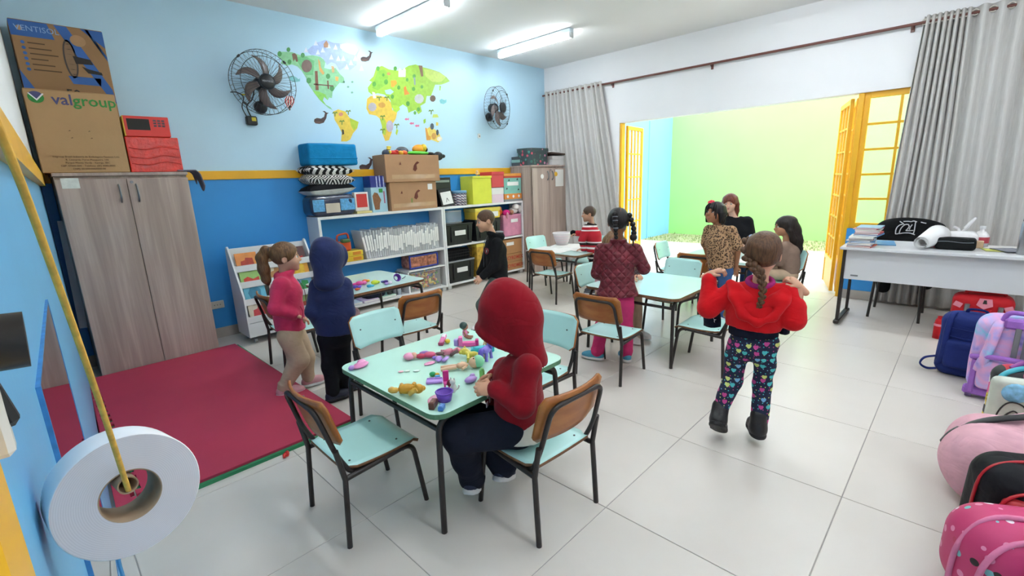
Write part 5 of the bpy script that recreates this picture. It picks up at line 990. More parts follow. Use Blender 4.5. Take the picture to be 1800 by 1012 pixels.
def plush(label, c, items, group='soft toys on the pink bin'):
    t = thing('soft_toy', label, 'soft toy', c, 0, group)
    for n, p, r, cc in items: m = MB(); m.ell(p, r, nu=12, nv=8); m.build(n, fbm('plush '+cc, cc, .95, .4, 120), t)
plush('white plush toy with a drooping hat, on the pink bin', (5.24, Y0+.07, .975), [('body', (0, 0, 0), (.09, .07, .05), '#d8d2cf'), ('head', (.02, -.04, .055), (.065, .055, .05), '#e0dbd8'), ('ear', (.10, -.05, .02), (.035, .03, .055), '#d6cfcb')])
plush('doll in a hot pink dress lying on the pink bin', (5.05, Y0+.03, .96), [('dress', (0, 0, 0), (.07, .05, .045), '#d22f7e'), ('head', (.09, -.02, .0), (.04, .04, .04), '#9a6a54'), ('leg', (-.02, -.05, -.04), (.018, .018, .05), '#e0a0b0')]); plush('orange plush toy on the pink bin', (4.965, Y0+.1, .975), [('body', (0, 0, 0), (.06, .06, .055), '#e0713a'), ('head', (-.02, -.03, .05), (.04, .04, .035), '#d98a5a')])
for k, (z0, z1) in enumerate(((.082, .205), (.208, .335), (.338, .552))):
    b_, w, d, h = carton('archive_box', ['lowest', 'middle', 'topmost'][k]+' brown carton of the pile under the pink bin'+['', '', ', with a paper label'][k], 4.90, 5.345, Y0, Y0+.24, z0, z1, mat('archive kraft', '#b07f52', .75, var=.05), flaps=False)
    if k < 2: lettering('CYRDMEX', .075, mat('red stencil', '#b53a2a', .7), b_, (.06, -.001, .06), bold=.001)
    else: MB().box((-.04, -.001, .15), (.16, .002, .05)).build('label', PAPER, b_)
yb3, w, d, h = carton('pattern_tin', 'yellow patterned box between crates and archive cartons', 4.40, 4.56, Y0, Y0+.2, .082, .56, mat('yellow blotched card', '#c9a13a', .6, var=.35, scale=22), flaps=False); MB().box((0, .1, h-.02), (.165, .205, .045), bev=.003).build('lid', mat('yellow lid card', '#e3cd55', .5), yb3)
# on the corner cupboard
def flor_fn(t):
    v = t.new('ShaderNodeTexVoronoi'); v.inputs['Scale'].default_value = 16; t.link(t.coord(), v.inputs[0]); s_ = t.new('ShaderNodeSeparateColor'); t.link(v.outputs['Color'], s_.inputs[0])
    c = t.ramp(s_.outputs[0], [(0, '#d0566a'), (.3, '#4f9a8f'), (.55, '#c98aa6'), (.8, '#3f6f62')], 'CONSTANT'); t.link(t.mix(t.math('LESS_THAN', v.outputs['Distance'], .33), '#36474a', c), t.b.inputs['Base Color'])
fl_ = thing('floral_box', 'dark teal floral keepsake box on the corner cupboard', 'box', (5.66, 4.98, 1.641)); FLR = mat('floral printed card', '#36474a', .5, var=0, fn=flor_fn); m = MB(); m.prism(rrect(.48, .30, .10, 4), (0, 0, 0), (1, 0, 0), (0, 1, 0), .2); m.build('box_body', FLR, fl_); m = MB(); m.prism(rrect(.50, .32, .10, 4), (0, 0, .195), (1, 0, 0), (0, 1, 0), .055); m.build('lid', FLR, fl_)
wb_, w, d, h = carton('white_box', 'white lidded carton under the dark tray on the corner cupboard', 5.92, 6.20, 4.80, 5.1, 1.641, 1.775, mat('white board', '#d9d7d6', .6), flaps=False); MB().box((0, .15, h-.02), (.29, .31, .05), bev=.003).build('lid', mat('white board', '#d9d7d6', .6), wb_)
ty = thing('wicker_tray', 'dark brown tray with papers on the white carton', 'tray', (6.03, 4.95, 1.797)); MB().box((0, 0, .016), (.36, .36, .025), rot=RY(.05), bev=.006).build('tray', mat('dark wicker', '#3f2d24', .7, var=.3, scale=60, bump=.5, bscale=90), ty); MB().box((-.02, 0, .038), (.28, .30, .012), rot=RY(.05)).build('papers', PAPER, ty)
for k, (z, c) in enumerate(((1.641, '#4b565c'), (1.69, '#87b3ac'), (1.735, '#3b4247'))): b_ = thing('stored_book', ['lowest', 'middle', 'top'][k]+' book of the small pile left on the corner cupboard', 'book', (5.52, 5.12, z+.0)); MB().box((-.02, 0, .022), (.16, .18, .042), bev=.002).build('cover', mat('hard cover '+c, c, .5), b_); MB().box((-.02, -.004, .022), (.15, .18, .03)).build('pages', PAPER, b_)
# joints of every person, metres in the room
POSE = {
 'P10': dict(pel=(2.502,0.724,0.578), nb=(2.506,0.710,0.875), hd=(2.517,0.709,1.029), sL=(2.470,0.834,0.830), eL=(2.413,0.920,0.743), wL=(2.486,0.956,0.903), sR=(2.540,0.593,0.841), eR=(2.520,0.553,0.721), wR=(2.555,0.540,0.871), hL=(2.487,0.776,0.549), kL=(2.508,0.809,0.330), aL=(2.408,0.830,0.154), hR=(2.519,0.665,0.565), kR=(2.550,0.667,0.333), aR=(2.519,0.664,0.116)),
 'P6': dict(pel=(3.074,1.874,0.553), nb=(3.075,1.872,0.950), hd=(3.083,1.879,1.094), sL=(3.012,1.975,0.886), eL=(3.009,2.019,0.705), wL=(3.148,2.020,0.635), sR=(3.141,1.765,0.885), eR=(3.201,1.723,0.741), wR=(3.298,1.834,0.705), hL=(3.036,1.936,0.507), kL=(3.039,1.988,0.264), aL=(2.996,2.001,0.010), hR=(3.107,1.819,0.509), kR=(3.127,1.825,0.260), aR=(3.114,1.808,0.021)),
 'P1': dict(pel=(1.161,3.326,0.482), nb=(1.175,3.321,0.867), hd=(1.198,3.313,0.975), sR=(1.113,3.237,0.809), eR=(1.051,3.227,0.656), wR=(1.152,3.202,0.597), sL=(1.226,3.410,0.766), eL=(1.182,3.446,0.582), wL=(1.264,3.418,0.525), hR=(1.128,3.274,0.439), kR=(1.164,3.262,0.255), aR=(1.052,3.300,0.077), hL=(1.208,3.373,0.397), kL=(1.245,3.361,0.223), aL=(1.245,3.350,0.038)),
 'P2': dict(pel=(1.305,2.948,0.488), nb=(1.319,2.942,0.866), hd=(1.326,2.949,0.984), sL=(1.251,2.994,0.804), eL=(1.189,2.977,0.651), wL=(1.257,3.056,0.523), sR=(1.389,2.911,0.796), eR=(1.380,2.871,0.626), wR=(1.409,2.967,0.497), hL=(1.273,2.984,0.441), kL=(1.268,2.997,0.235), aL=(1.251,2.972,0.031), hR=(1.339,2.933,0.434), kR=(1.342,2.986,0.214), aR=(1.370,3.028,0.061)),
 'P3': dict(pel=(3.111,3.225,0.509), nb=(3.092,3.242,0.927), hd=(3.036,3.291,1.065), sL=(3.044,3.150,0.862), eL=(3.012,3.153,0.656), wL=(2.902,3.223,0.557), sR=(3.134,3.339,0.839), eR=(3.102,3.393,0.641), wR=(3.056,3.434,0.540), hL=(3.063,3.201,0.481), kL=(2.952,3.299,0.262), aL=(2.966,3.314,0.041), hR=(3.145,3.262,0.459), kR=(3.110,3.306,0.209), aR=(3.189,3.236,-0.000)),
 'P4': dict(pel=(1.324,1.284,0.411), nb=(1.330,1.276,0.724), hd=(1.314,1.294,0.894), sL=(1.263,1.171,0.707), eL=(1.212,1.153,0.578), wL=(1.178,1.268,0.623), sR=(1.361,1.392,0.617), eR=(1.358,1.457,0.455), wR=(1.289,1.384,0.606), hL=(1.258,1.268,0.418), kL=(1.110,1.435,0.389), aL=(1.193,1.462,0.131), hR=(1.355,1.339,0.369), kR=(1.258,1.509,0.378), aR=(1.328,1.400,0.148)),
 'P5': dict(pel=(4.820,3.260,0.466), nb=(4.802,3.291,0.873), hd=(4.780,3.326,0.997), sL=(4.700,3.303,0.827), eL=(4.655,3.338,0.692), wL=(4.707,3.350,0.580), sR=(4.875,3.324,0.816), eR=(4.862,3.460,0.740), wR=(4.833,3.544,0.746)),
 'P7': dict(pel=(4.533,1.635,0.559), nb=(4.516,1.678,0.932), hd=(4.503,1.712,1.064), sL=(4.491,1.548,0.898), eL=(4.505,1.483,0.743), wL=(4.540,1.503,0.571), sR=(4.552,1.780,0.897), eR=(4.563,1.808,0.740), wR=(4.604,1.783,0.590)),
 'P8': dict(pel=(5.939,1.937,0.449), nb=(5.914,2.011,0.894), hd=(5.873,2.067,1.071), sL=(5.957,1.886,0.847), eL=(5.926,1.822,0.617), wL=(5.738,1.847,0.592), sR=(5.874,2.125,0.846), eR=(5.827,2.107,0.611), wR=(5.698,1.960,0.589)),
 'P9': dict(pel=(5.341,1.245,0.413), nb=(5.329,1.289,0.721), hd=(5.318,1.330,0.876), sL=(5.235,1.293,0.686), eL=(5.219,1.316,0.531), wL=(5.242,1.425,0.487), sR=(5.425,1.278,0.675), eR=(5.464,1.327,0.523), wR=(5.419,1.420,0.479)),
 'P11': dict(pel=(3.58, 2.31, .42), nb=(3.58, 2.24, .735), hd=(3.58, 2.21, .865), sL=(3.68, 2.23, .70), eL=(3.73, 2.16, .60), wL=(3.66, 2.04, .585), sR=(3.48, 2.23, .70), eR=(3.43, 2.16, .60), wR=(3.50, 2.04, .585)),
}
# ---------------------------------------------------------------- people
def nv(a): a = np.array(a, float); return a/max(np.linalg.norm(a), 1e-9)
def lerp(a, b, t): return np.array(a, float)*(1-t)+np.array(b, float)*t
def hand_sdf(S, w, d, n, side, k=1.0, curl=.5, spread=.10, pinch=False):
    """palm, four unequal fingers bent towards the palm, thumb from the side of the palm"""
    d = nv(d); n = np.array(n, float); n = nv(n-d*np.dot(n, d)); a = np.cross(d, n)*side      # a: across, towards the thumb
    w = np.array(w, float); R = Matrix((Vector(d), Vector(a), Vector(n))).transposed()
    S.cap(w-d*.03*k, w+d*.012*k, .0165*k, .0165*k, .01)
    S.ell(w+d*.036*k, (.034*k, .027*k, .0125*k), R, .012)
    for i, (off, L) in enumerate(((.020, .92), (.007, 1.0), (-.007, .95), (-.020, .76))):
        b = w+d*(.060-.004*abs(i-1.2))*k+a*off*k; ln = .046*L*k; th = curl*.75
        d1 = nv(d*math.cos(th)+n*math.sin(th)+a*spread*(1.2-i)*.35); m = b+d1*ln*.52
        th2 = th+curl*1.05; d2 = nv(d*math.cos(th2)+n*math.sin(th2)+a*spread*(1.2-i)*.3); e = m+d2*ln*.36
        th3 = th2+curl*.6; d3 = nv(d*math.cos(th3)+n*math.sin(th3)); f = e+d3*ln*.22
        r = (.0066, .0064, .0064, .0056)[i]*k
        S.cap(b-d*.02*k, m, r*1.08, r, .003); S.cap(m, e, r, r*.9, .003); S.cap(e, f, r*.9, r*.75, .003)
    b = w+d*.016*k+a*.020*k; c = b+nv(d*.62+a*.66+n*.35)*.026*k; e = c+nv(d*.85+a*(.1 if not pinch else -.25)+n*(.4 if not pinch else .75))*.022*k
    S.cap(b-a*.008*k, c, .0085*k, .0076*k, .007); S.cap(c, e, .0074*k, .006*k, .004)
def head_frame(yaw, pitch=0, roll=0):
    y = math.radians(yaw); f = Vector((math.sin(y), math.cos(y), 0)); r = Vector((math.cos(y), -math.sin(y), 0)); u = Vector((0, 0, 1))
    R = Matrix((r, f, u)).transposed(); return R @ RX(math.radians(pitch)) @ RY(math.radians(roll))
SKINS = {}
def skin(h): return mat('skin '+h, h, .55, var=.04, scale=20, sss=.12, spec=.3)
EYEW = mat('eye white', '#eceae6', .2, var=0); IRIS = mat('dark brown iris', '#2a1a12', .15, var=0)
def hair_mat(h, lo, dens=110):
    def fn(t):
        n = t.new('ShaderNodeTexNoise'); n.inputs['Scale'].default_value = 1; n.inputs['Detail'].default_value = 4
        t.link(t.coord((dens, dens, 14)), n.inputs[0]); t.link(t.ramp(n.outputs[0], [(.35, lo), (.65, h)]), t.b.inputs['Base Color']); t.bump(n.outputs[0], .5, .006)
    return mat('hair '+h, h, .42, var=0, fn=fn, spec=.35)
def person(key, label, phi, sk, hd=(0, 0, 0), hs=1.0, fat=1.0, top=None, sleeves=None, low=None, hair=None, hands=None, feet=None, fine=.009, toes=None, hemup=-.01, shoe=None, seated=False, group=None, collar=None, hoodup=None, loose=1.0, pantr=(.062, .05, .042), fold=.004, tr=(.05, .042, .033), slv=None, cufft=None, bare=None):
    J = {k: np.array(v, float) for k, v in POSE[key].items()}
    base = Vector((J['pel'][0], J['pel'][1], 0))
    if 'aL' in J: base = Vector(((J['aL'][0]+J['aR'][0])/2, (J['aL'][1]+J['aR'][1])/2, 0))
    for k in J: J[k] = J[k]-np.array(base)
    t = thing('person', label, 'person', base, 0, group)
    py = math.radians(phi); F = np.array([math.sin(py), math.cos(py), 0]); Rt = np.array([math.cos(py), -math.sin(py), 0]); Up = np.array([0, 0, 1.])
    HR = head_frame(phi+hd[0], hd[1], hd[2]); H = Vector(J['hd']); h = lambda x, y, z: np.array(H+HR @ Vector((x*hs, y*hs, z*hs)))
    SK = skin(sk)
    if 'hL' not in J:                       # legs hidden behind furniture
        for s, q in ((-1, 'L'), (1, 'R')):
            J['h'+q] = J['pel']+Rt*.055*s*fat-Up*.02
            if seated: J['k'+q] = J['h'+q]+F*.27*fat+Rt*.03*s+Up*.01; J['a'+q] = J['k'+q]+F*.02; J['a'+q][2] = .075
            else: J['a'+q] = np.array([0, 0, .075])+Rt*.06*s+F*.0; J['k'+q] = lerp(J['h'+q], J['a'+q], .48)+F*.02
    for q in 'LR':
        if J['a'+q][2] < .07: J['a'+q][2] = .07
    chest = lerp(J['pel'], J['nb'], .66); nb, pel = J['nb'], J['pel']; W = .112*fat
    # ---- one continuous body
    B = SDF(); B.cap(pel, chest, .098*fat, .105*fat, .03, flat=(Rt, .74)).cap(chest, nb-Up*.03, .10*fat, .05*fat, .03, flat=(Rt, .74)).cap(J['sL'], J['sR'], .036*fat, k=.03)
    B.cap(nb-Up*.05, h(0, -.02, -.05), .036*hs*(.5+.5*fat), .033*hs, .02)
    for q in 'LR':
        B.chain([J['s'+q], J['e'+q], J['w'+q]], [.034*fat, .027*fat, .019*fat], .018); B.chain([J['h'+q], J['k'+q], J['a'+q]], [.055*fat*(.8 if low else 1), .040*fat*(.8 if low else 1), .028*fat], .025)
        td = math.radians((toes or {}).get(q, phi)); fd = np.array([math.sin(td), math.cos(td), 0]); B.cap(J['a'+q]-Up*.025, J['a'+q]+fd*.085*fat-Up*.045, .024*fat, .018*fat, .02)
    HD = SDF(); HR3 = HR
    HD.ell(h(0, -.010, .022), (.070*hs, .083*hs, .077*hs), HR3, .01).ell(h(0, .020, -.042), (.051*hs, .056*hs, .052*hs), HR3, .035)
    for s in (-1, 1): HD.ell(h(s*.031, .050, -.030), .026*hs, None, .03)
    HD.ell(h(0, .060, -.078), .018*hs, None, .022)
    for s in (-1, 1): HD.ell(h(s*.027, .082, .004), (.017*hs, .012*hs, .011*hs), HR3, .012, True)
    HD.cap(h(0, .072, .012), h(0, .086, -.018), .006*hs, .0085*hs, .012).ell(h(0, .088, -.020), (.0125*hs, .010*hs, .009*hs), HR3, .008)
    HD.ell(h(0, .071, -.047), (.019*hs, .010*hs, .0075*hs), HR3, .008).ell(h(0, .077, -.0465), (.02*hs, .006*hs, .0014*hs), HR3, .004, True)
    for s in (-1, 1):
        HD.ell(h(s*.071, -.012, -.008), (.007*hs, .017*hs, .025*hs), HR3 @ RZ(s*.35), .006); HD.ell(h(s*.077, -.010, -.006), (.004*hs, .009*hs, .015*hs), HR3 @ RZ(s*.35), .004, True)
    HD.cap(h(0, -.02, -.05), nb-Up*.02, .033*hs, .036*hs*(.5+.5*fat), .02)
    lst = [(B, .012, 0), (HD, .0042*max(hs, 1) if fine < .011 else .0055, 0)]
    kh = (.98 if fat < 1.2 else 1.35)*(hs if fat < 1.2 else 1)
    for q, hp in (hands or {}).items():
        S = SDF(); d = hp.get('d', nv(J['w'+q]-J['e'+q])); hand_sdf(S, J['w'+q], d, hp.get('n', -Up), 1 if q == 'R' else -1, kh*.98, hp.get('curl', .5), hp.get('spread', .1), hp.get('pinch', False)); lst.append((S, .0027 if fine < .011 else .0034, 0))
    body = sdf_obj('body', lst, [SK], t)
    for s in (-1, 1):
        m = MB(); m.ell(h(s*.027, .0665, .0035), (.0118*hs, .0095*hs, .0085*hs), HR3, 12, 8); e = m.build('eye', EYEW, body)
        m = MB(); m.ell(h(s*.0265, .0742, .003), (.0058*hs, .0032*hs, .0062*hs), HR3, 10, 6); m.build('iris', IRIS, body)
        m = MB(); m.tube([h(s*.013, .0795, .021), h(s*.027, .0775, .0245), h(s*.041, .067, .020)], [.0018*hs, .0024*hs, .0012*hs], 6); m.build('eyebrow', hair['m'] if hair else IRIS, body)
        m = MB(); m.tube([h(s*.017, .0745, .0075), h(s*.027, .0772, .0125), h(s*.038, .0700, .0075)], .0013*hs, 5); m.build('eyelash', IRIS, body)
    LIP = mat('lips', '#b5665c', .45, var=.05)
    m = MB(); m.ell(h(0, .0785, -.0435), (.0155*hs, .0045*hs, .0034*hs), HR3, 12, 6); m.build('upper_lip', LIP, body)
    m = MB(); m.ell(h(0, .0775, -.0505), (.0135*hs, .0055*hs, .0042*hs), HR3, 12, 6); m.build('lower_lip', LIP, body)
    # ---- trousers and shoes
    if low:
        P = SDF(); P.cap(pel+Up*.05, pel-Up*.03, .100*fat, .106*fat, .03, flat=(Rt, .78))
        for q in 'LR': P.chain([J['h'+q], J['k'+q], J['a'+q]+Up*.0], [pantr[0]*fat, pantr[1]*fat, pantr[2]*fat], .022)
        if cufft:
            for q in 'LR': P.torus(J['a'+q]+Up*.015, nv(J['k'+q]-J['a'+q]), pantr[2]*fat*.75, .012*fat, .012)
        sdf_obj('trousers', [(P, fine, 0)], [low], t, fold*1.2, 26, 3)
    if shoe:
        for q in 'LR':
            td = math.radians((toes or {}).get(q, phi)); fd = np.array([math.sin(td), math.cos(td), 0]); pt = (shoe.get('pitch') or {}).get(q, 0); up = Up
            if pt: a_ = math.radians(pt); fd, up = fd*math.cos(a_)-Up*math.sin(a_), Up*math.cos(a_)+fd*math.sin(a_)
            sd = np.cross(fd, up); A = J['a'+q]; z = up*-.064; R3 = Matrix((Vector(sd), Vector(fd), Vector(up))).transposed(); k = shoe.get('k', 1)*fat**.5
            S = SDF(); S.ell(A+z*.5-fd*.012*k, (.034*k, .042*k, .042*k), R3, .02).ell(A+z*.62+fd*.075*k, (.037*k, .060*k, .030*k), R3, .03).cap(A+z*.35+fd*.02*k, A+z*.55+fd*.06*k, .03*k, .026*k, .03)
            if shoe.get('boot'): S.cap(A+up*.05, A-up*.02, .040*k, .040*k, .02)
            else: S.torus(A-up*.008-fd*.004, up, .028*k, .008*k, .01)
            S.plane(A+z, -up)
            so = sdf_obj('shoe', [(S, .0065, 0)], [shoe['m']], t)
            S = SDF(); S.ell(A+z*.9-fd*.012*k, (.036*k, .045*k, .05), R3, .01).ell(A+z*.9+fd*.075*k, (.039*k, .063*k, .05), R3, .035).cap(A+z*.9, A+z*.9+fd*.06*k, .033*k, .036*k, .02); S.plane(A+z, -up).plane(A+z*.62, up)
            sdf_obj('sole', [(S, .0065, 0)], [shoe['sole']], so)
            if shoe.get('lace'):
                for i in range(3): p = A+z*.22+fd*(.035+.018*i)*k+up*(.012-.010*i)*k; MB().tube([p-sd*.02*k, p+up*.004, p+sd*.02*k], .0032*k, 6).build('lace', shoe['lace'], so)
    # ---- top garment
    if top:
        G = SDF(); hp_ = pel+Up*hemup
        L_ = loose
        G.cap(hp_-Up*.03, lerp(hp_, chest, .55), .118*fat*L_, .120*fat*L_, .03, flat=(Rt, .80)).cap(lerp(hp_, chest, .5), chest, .12*fat*L_, .121*fat*L_, .03, flat=(Rt, .78)).cap(chest, nb-Up*.025, .118*fat*L_, .062*fat, .03, flat=(Rt, .80))
        G.cap(J['sL'], J['sR'], .047*fat, k=.03)
        if sleeves != 'short':
            for q in 'LR': we = lerp(J['e'+q], J['w'+q], (slv or {}).get(q, 1)); G.chain([J['s'+q], J['e'+q], we], [tr[0]*fat*L_, tr[1]*fat*L_, tr[2]*fat*L_], .018); G.torus(we, nv(J['w'+q]-J['e'+q]), tr[2]*fat*.8, .009*fat, .01)
        else:
            for q in 'LR': G.cap(J['s'+q], lerp(J['s'+q], J['e'+q], .85), .05*fat, .050*fat, .018)
        for c in (collar or []): c(G, J, h, F, Rt, Up, nb)
        ax = nv(hp_-chest); G.plane(hp_, ax)
        G.cap(nb-Up*.02, nb+Up*.10, .036*fat, .045*fat, .008, True)
        gs = [(G, fine, 0)]
        sdf_obj('jacket' if sleeves != 'short' else 'blouse', gs, [top], t, fold, 20, len(label))
    if hoodup: hoodup(t, J, h, HR, hs, F, Rt, Up, nb)
    # ---- hair
    if hair:
        S = SDF(); g = hair.get('g', .010)*hs
        S.ell(h(0, -.012, .024), (.070*hs+g, .083*hs+g, .077*hs+g), HR3, .01)
        for c in hair.get('add', []): c(S, J, h, HR, hs, F, Rt, Up, nb)
        c = hair.get('cut', ((0, .115, -.035), (.085, .085, .095)))
        S.ell(h(*c[0]), tuple(x*hs for x in c[1]), HR3, .012, True)
        if hair.get('nape'): S.ell(h(0, .02, -.115), (.13*hs, .11*hs, .085*hs), HR3, .012, True)
        for s in (-1, 1): S.ell(h(s*.082, -.004, -.012), (.022*hs, .020*hs, .026*hs), HR3, .008, True) if hair.get('ears', True) else None
        o = sdf_obj('hair', [(S, hair.get('h', .006), 0)], [hair['m']], t, hair.get('fold', .0018), 60, 1)
        for c in hair.get('extra', []): c(o, J, h, HR, hs, F, Rt, Up, nb)
    return t, J, h, dict(F=F, R=Rt, U=Up, nb=nb, HR=HR, body=body)
HB = hair_mat('#6b4a30', '#4a3020'); HLB = hair_mat('#7d5a3a', '#553a24'); HBK = hair_mat('#1d1718', '#100c0d'); HDK = hair_mat('#2d211d', '#18110f'); HRED = hair_mat('#7a3a28', '#4e2118')
def shoe_(m, sole, **k): return dict(m=m, sole=sole, **k)
SOLEW = mat('white rubber sole', '#e3dfdc', .6); SOLEB = mat('black rubber sole', '#17171a', .6)
def tail(pts, rs, k=.02):
    def f(S, J, h, HR, hs, F, Rt, Up, nb): S.chain([h(*p) for p in pts], [r*hs for r in rs], k)
    return f
def wtail(pts, rs, k=.015):
    def f(S, J, h, HR, hs, F, Rt, Up, nb): S.chain([np.array(nb)+Rt*p[0]+F*p[1]+Up*p[2] for p in pts], rs, k)
    return f
def col_ring(r=.055, th=.016, dz=.0, df=0):
    return lambda G, J, h, F, Rt, Up, nb: G.torus(np.array(nb)+Up*dz+F*df, Up+F*-.25, r, th, .02)
def hood_down(G, J, h, F, Rt, Up, nb):
    G.ell(np.array(nb)-F*.055-Up*.015, (.075, .05, .045), Matrix((Vector(Rt), Vector(F), Vector(Up))).transposed(), .02); G.torus(np.array(nb)+Up*.005-F*.01, Up-F*.3, .058, .019, .02)
def blob_parts(o, name, m, pts):
    for c, r in pts:
        b = MB(); b.ell(c, r, nu=12, nv=8); b.build(name, m, o)
# --- girl in magenta fleece
MAG = fbm('magenta fleece', '#d43a60', .95, .5, 160, .3); BEIGE = fbm('beige cotton', '#c2a88e', .9, .2, 150)
PINKSH = mat('pale pink canvas', '#dd9fa3', .7, bump=.2, bscale=200)
tail1 = tail([(0, -.085, .045), (-.005, -.125, .055), (-.01, -.150, .0), (-.01, -.145, -.08), (-.005, -.135, -.15), (0, -.125, -.185)], [.020, .026, .036, .036, .028, .010])
def tie1(o, J, h, HR, hs, F, Rt, Up, nb):
    MB().tube([h(.022*math.cos(a*PI/5), -.105, .05+.022*math.sin(a*PI/5)) for a in range(10)], .006, 6, closed=True).build('hair_tie', mat('dark hair tie', '#1b1a24', .7), o)
p1, J1, h1, f1 = person('P1', 'girl with a ponytail in magenta fleece and beige trousers, hands in pockets', 100, '#d9a78b', (12, -3, 0), .98, top=MAG, low=BEIGE,
    shoe=shoe_(PINKSH, SOLEW, lace=SOLEW), toes=dict(L=95, R=108), hair=dict(m=HLB, add=[tail1], extra=[tie1], cut=((0, .12, -.035), (.085, .09, .098)), nape=1),
    hands=dict(R={}, L={}), collar=[col_ring(.05, .02, .0)], pantr=(.075, .066, .046), cufft=1, loose=1.02)
o = MB().tube(spline([J1['nb']+f1['F']*a+f1['R']*.004+np.array([0, 0, z]) for a, z in ((.075, -.05), (.108, -.12), (.112, -.22), (.118, -.34))], 5), .0022, 5).build('zip', mat('dark zip', '#5b1a2c', .5), p1)
o = MB().tube(spline([J1['w' 'R']+np.array(q) for q in ((.035, -.045, .06), (.045, -.05, .02), (.03, -.052, -.03))], 5), .004, 5).build('pocket_edge', MAG, p1)
# --- child with the navy hood up, seen from behind
NAVY = fbm('navy fleece', '#262e56', .95, .4, 170, .3); BLKC = fbm('black cotton', '#15161b', .85, .15, 150)
def hood_up(mt, drop=.0, nose=.03, big=1.0):
    def f(t, J, h, HR, hs, F, Rt, Up, nb):
        S = SDF(); b = big
        S.ell(h(0, -.012, .030), (.090*hs*b, .106*hs*b, .098*hs*b), HR, .02).ell(h(0, -.04, .065), (.062*hs, .070*hs, .068*hs), HR, .05)
        S.cap(h(0, -.005, -.045), np.array(nb)+Up*.0, .078*hs*b, .072*hs, .05).ell(np.array(nb)-F*.03-Up*.03, (.088, .075, .05), None, .05).cap(h(0, -.04, .0), np.array(nb)-F*.03-Up*.03, .072*hs*b, .074, .05)
        q_ = np.array(HR @ Vector((0, 1, -.10))); fy = .072+nose
        S.cap(h(0, .0, .020), h(0, fy+.02, .002), .096*hs*b, .080*hs*b, .03).torus(h(0, fy, .004), q_, .076*hs*b, .014, .018)
        S.cap(h(0, .030, .012), h(0, .22, -.010), .072*hs*b, .070*hs*b, .008, True); S.ell(h(0, .02, -.02), (.068*hs*b, .075*hs, .085*hs), HR, .01, True)
        S.plane(h(0, fy+.012, 0), q_)
        sdf_obj('hood', [(S, .0075, 0)], [mt], t, .003, 24, 5)
    return f
p2, J2, h2, f2 = person('P2', 'child in a navy fleece with the hood up and black trousers, seen from behind', 48, '#c99678', (15, -4, 0), .97, top=NAVY, low=BLKC,
    shoe=shoe_(mat('dark blue sneaker', '#1d2136', .6), SOLEB, lace=mat('silver lace', '#8d93ad', .5)), toes=dict(L=95, R=85), hands=dict(R={}, L={}), hoodup=hood_up(NAVY, nose=.012), pantr=(.066, .055, .046), loose=1.03, hair=dict(m=HB))
# --- boy in black hoodie, walking to the left
GREY = fbm('grey green sweatpants', '#5f6d66', .9, .2, 150); BLKH = fbm('black hoodie jersey', '#18191c', .85, .2, 170)
p3, J3, h3, f3 = person('P3', 'boy with cropped hair in a black hoodie and grey trousers walking left past the shelves', -62, '#d3a386', (-2, -12, 0), 1.0, top=BLKH, low=GREY,
    shoe=shoe_(mat('white slip on', '#e4e1de', .5), SOLEB), toes=dict(L=-75, R=-50), hair=dict(m=hair_mat('#6a4c37', '#453022', 300), g=.003, cut=((0, .125, -.02), (.085, .085, .085)), nape=1, fold=.0006), collar=[hood_down],
    hands=dict(L=dict(d=(-.85, .1, -.5), n=(.3, .5, -.2), curl=.45, spread=.3), R=dict(curl=.3)), pantr=(.074, .062, .046), tr=(.05, .046, .034), cufft=1, loose=1.02)
m = MB(); c = J3['nb']+f3['F']*.085-f3['R']*.052-np.array([0, 0, .14]); R_ = Matrix((Vector(f3['R']), Vector(f3['F']), Vector((0, 0, 1)))).transposed() @ RZ(.5)
m.ell(c, (.026, .012, .030), R_, 14, 8); e = m.build('chest_emblem', mat('dark emblem', '#2a1c22', .6), p3)
m = MB(); m.tube([np.array(c)+np.array(R_ @ Vector((.022*math.cos(a*PI/8), .010, .027*math.sin(a*PI/8)))) for a in range(16)], .0035, 5, closed=True); m.build('emblem_ring', mat('red emblem ring', '#a83a45', .6), e)
m = MB(); m.ell(np.array(c)+np.array(R_ @ Vector((0, .010, 0))), (.006, .004, .017), R_, 8, 6); m.build('emblem_mark', mat('pale emblem mark', '#cfc3c4', .6), e)
MB().tube(spline([J3['nb']+f3['F']*a+np.array([0, 0, z]) for a, z in ((.06, .0), (.095, -.06), (.108, -.14), (.112, -.3))], 5), .0025, 5).build('zip', mat('grey zip', '#6a6c70', .4, .5), p3)
S = SDF(); S.ell(J3['nb']-f3['F']*.055+np.array([0, 0, .025]), (.055, .035, .012), R_, .01); sdf_obj('hood_lining', [(S, .006, 0)], [fbm('grey marl lining', '#9b9c9c', .9)], p3)
# --- seated child in red hood
REDC = fbm('deep red sweatshirt', '#8c0e1d', .95, .3, 200, .2); NAVC = fbm('dark navy sweatpants', '#1c1f2c', .9, .2, 180); CRMC = fbm('cream shirt', '#ded3c2', .9)
p4, J4, h4, f4 = person('P4', 'seated child in a deep red hooded sweatshirt playing at the mint table', -30, '#d6a283', (-8, -56, 0), 1.05, top=REDC, low=NAVC,
    shoe=shoe_(mat('navy sneaker', '#1e2440', .6), SOLEW, lace=mat('dark lace', '#2c3050', .6), pitch=dict(L=20, R=25)), toes=dict(L=58, R=66), hoodup=hood_up(REDC, nose=.035, big=1.05), pantr=(.082, .072, .062), tr=(.054, .047, .035), loose=1.03,
    hands=dict(L=dict(d=(-.65, .55, .1), n=(.45, .6, -.5), curl=.95, pinch=True), R=dict(d=(-.75, .30, .05), n=(.1, -.7, -.5), curl=.8, pinch=True)), hair=dict(m=HB), fold=.006)
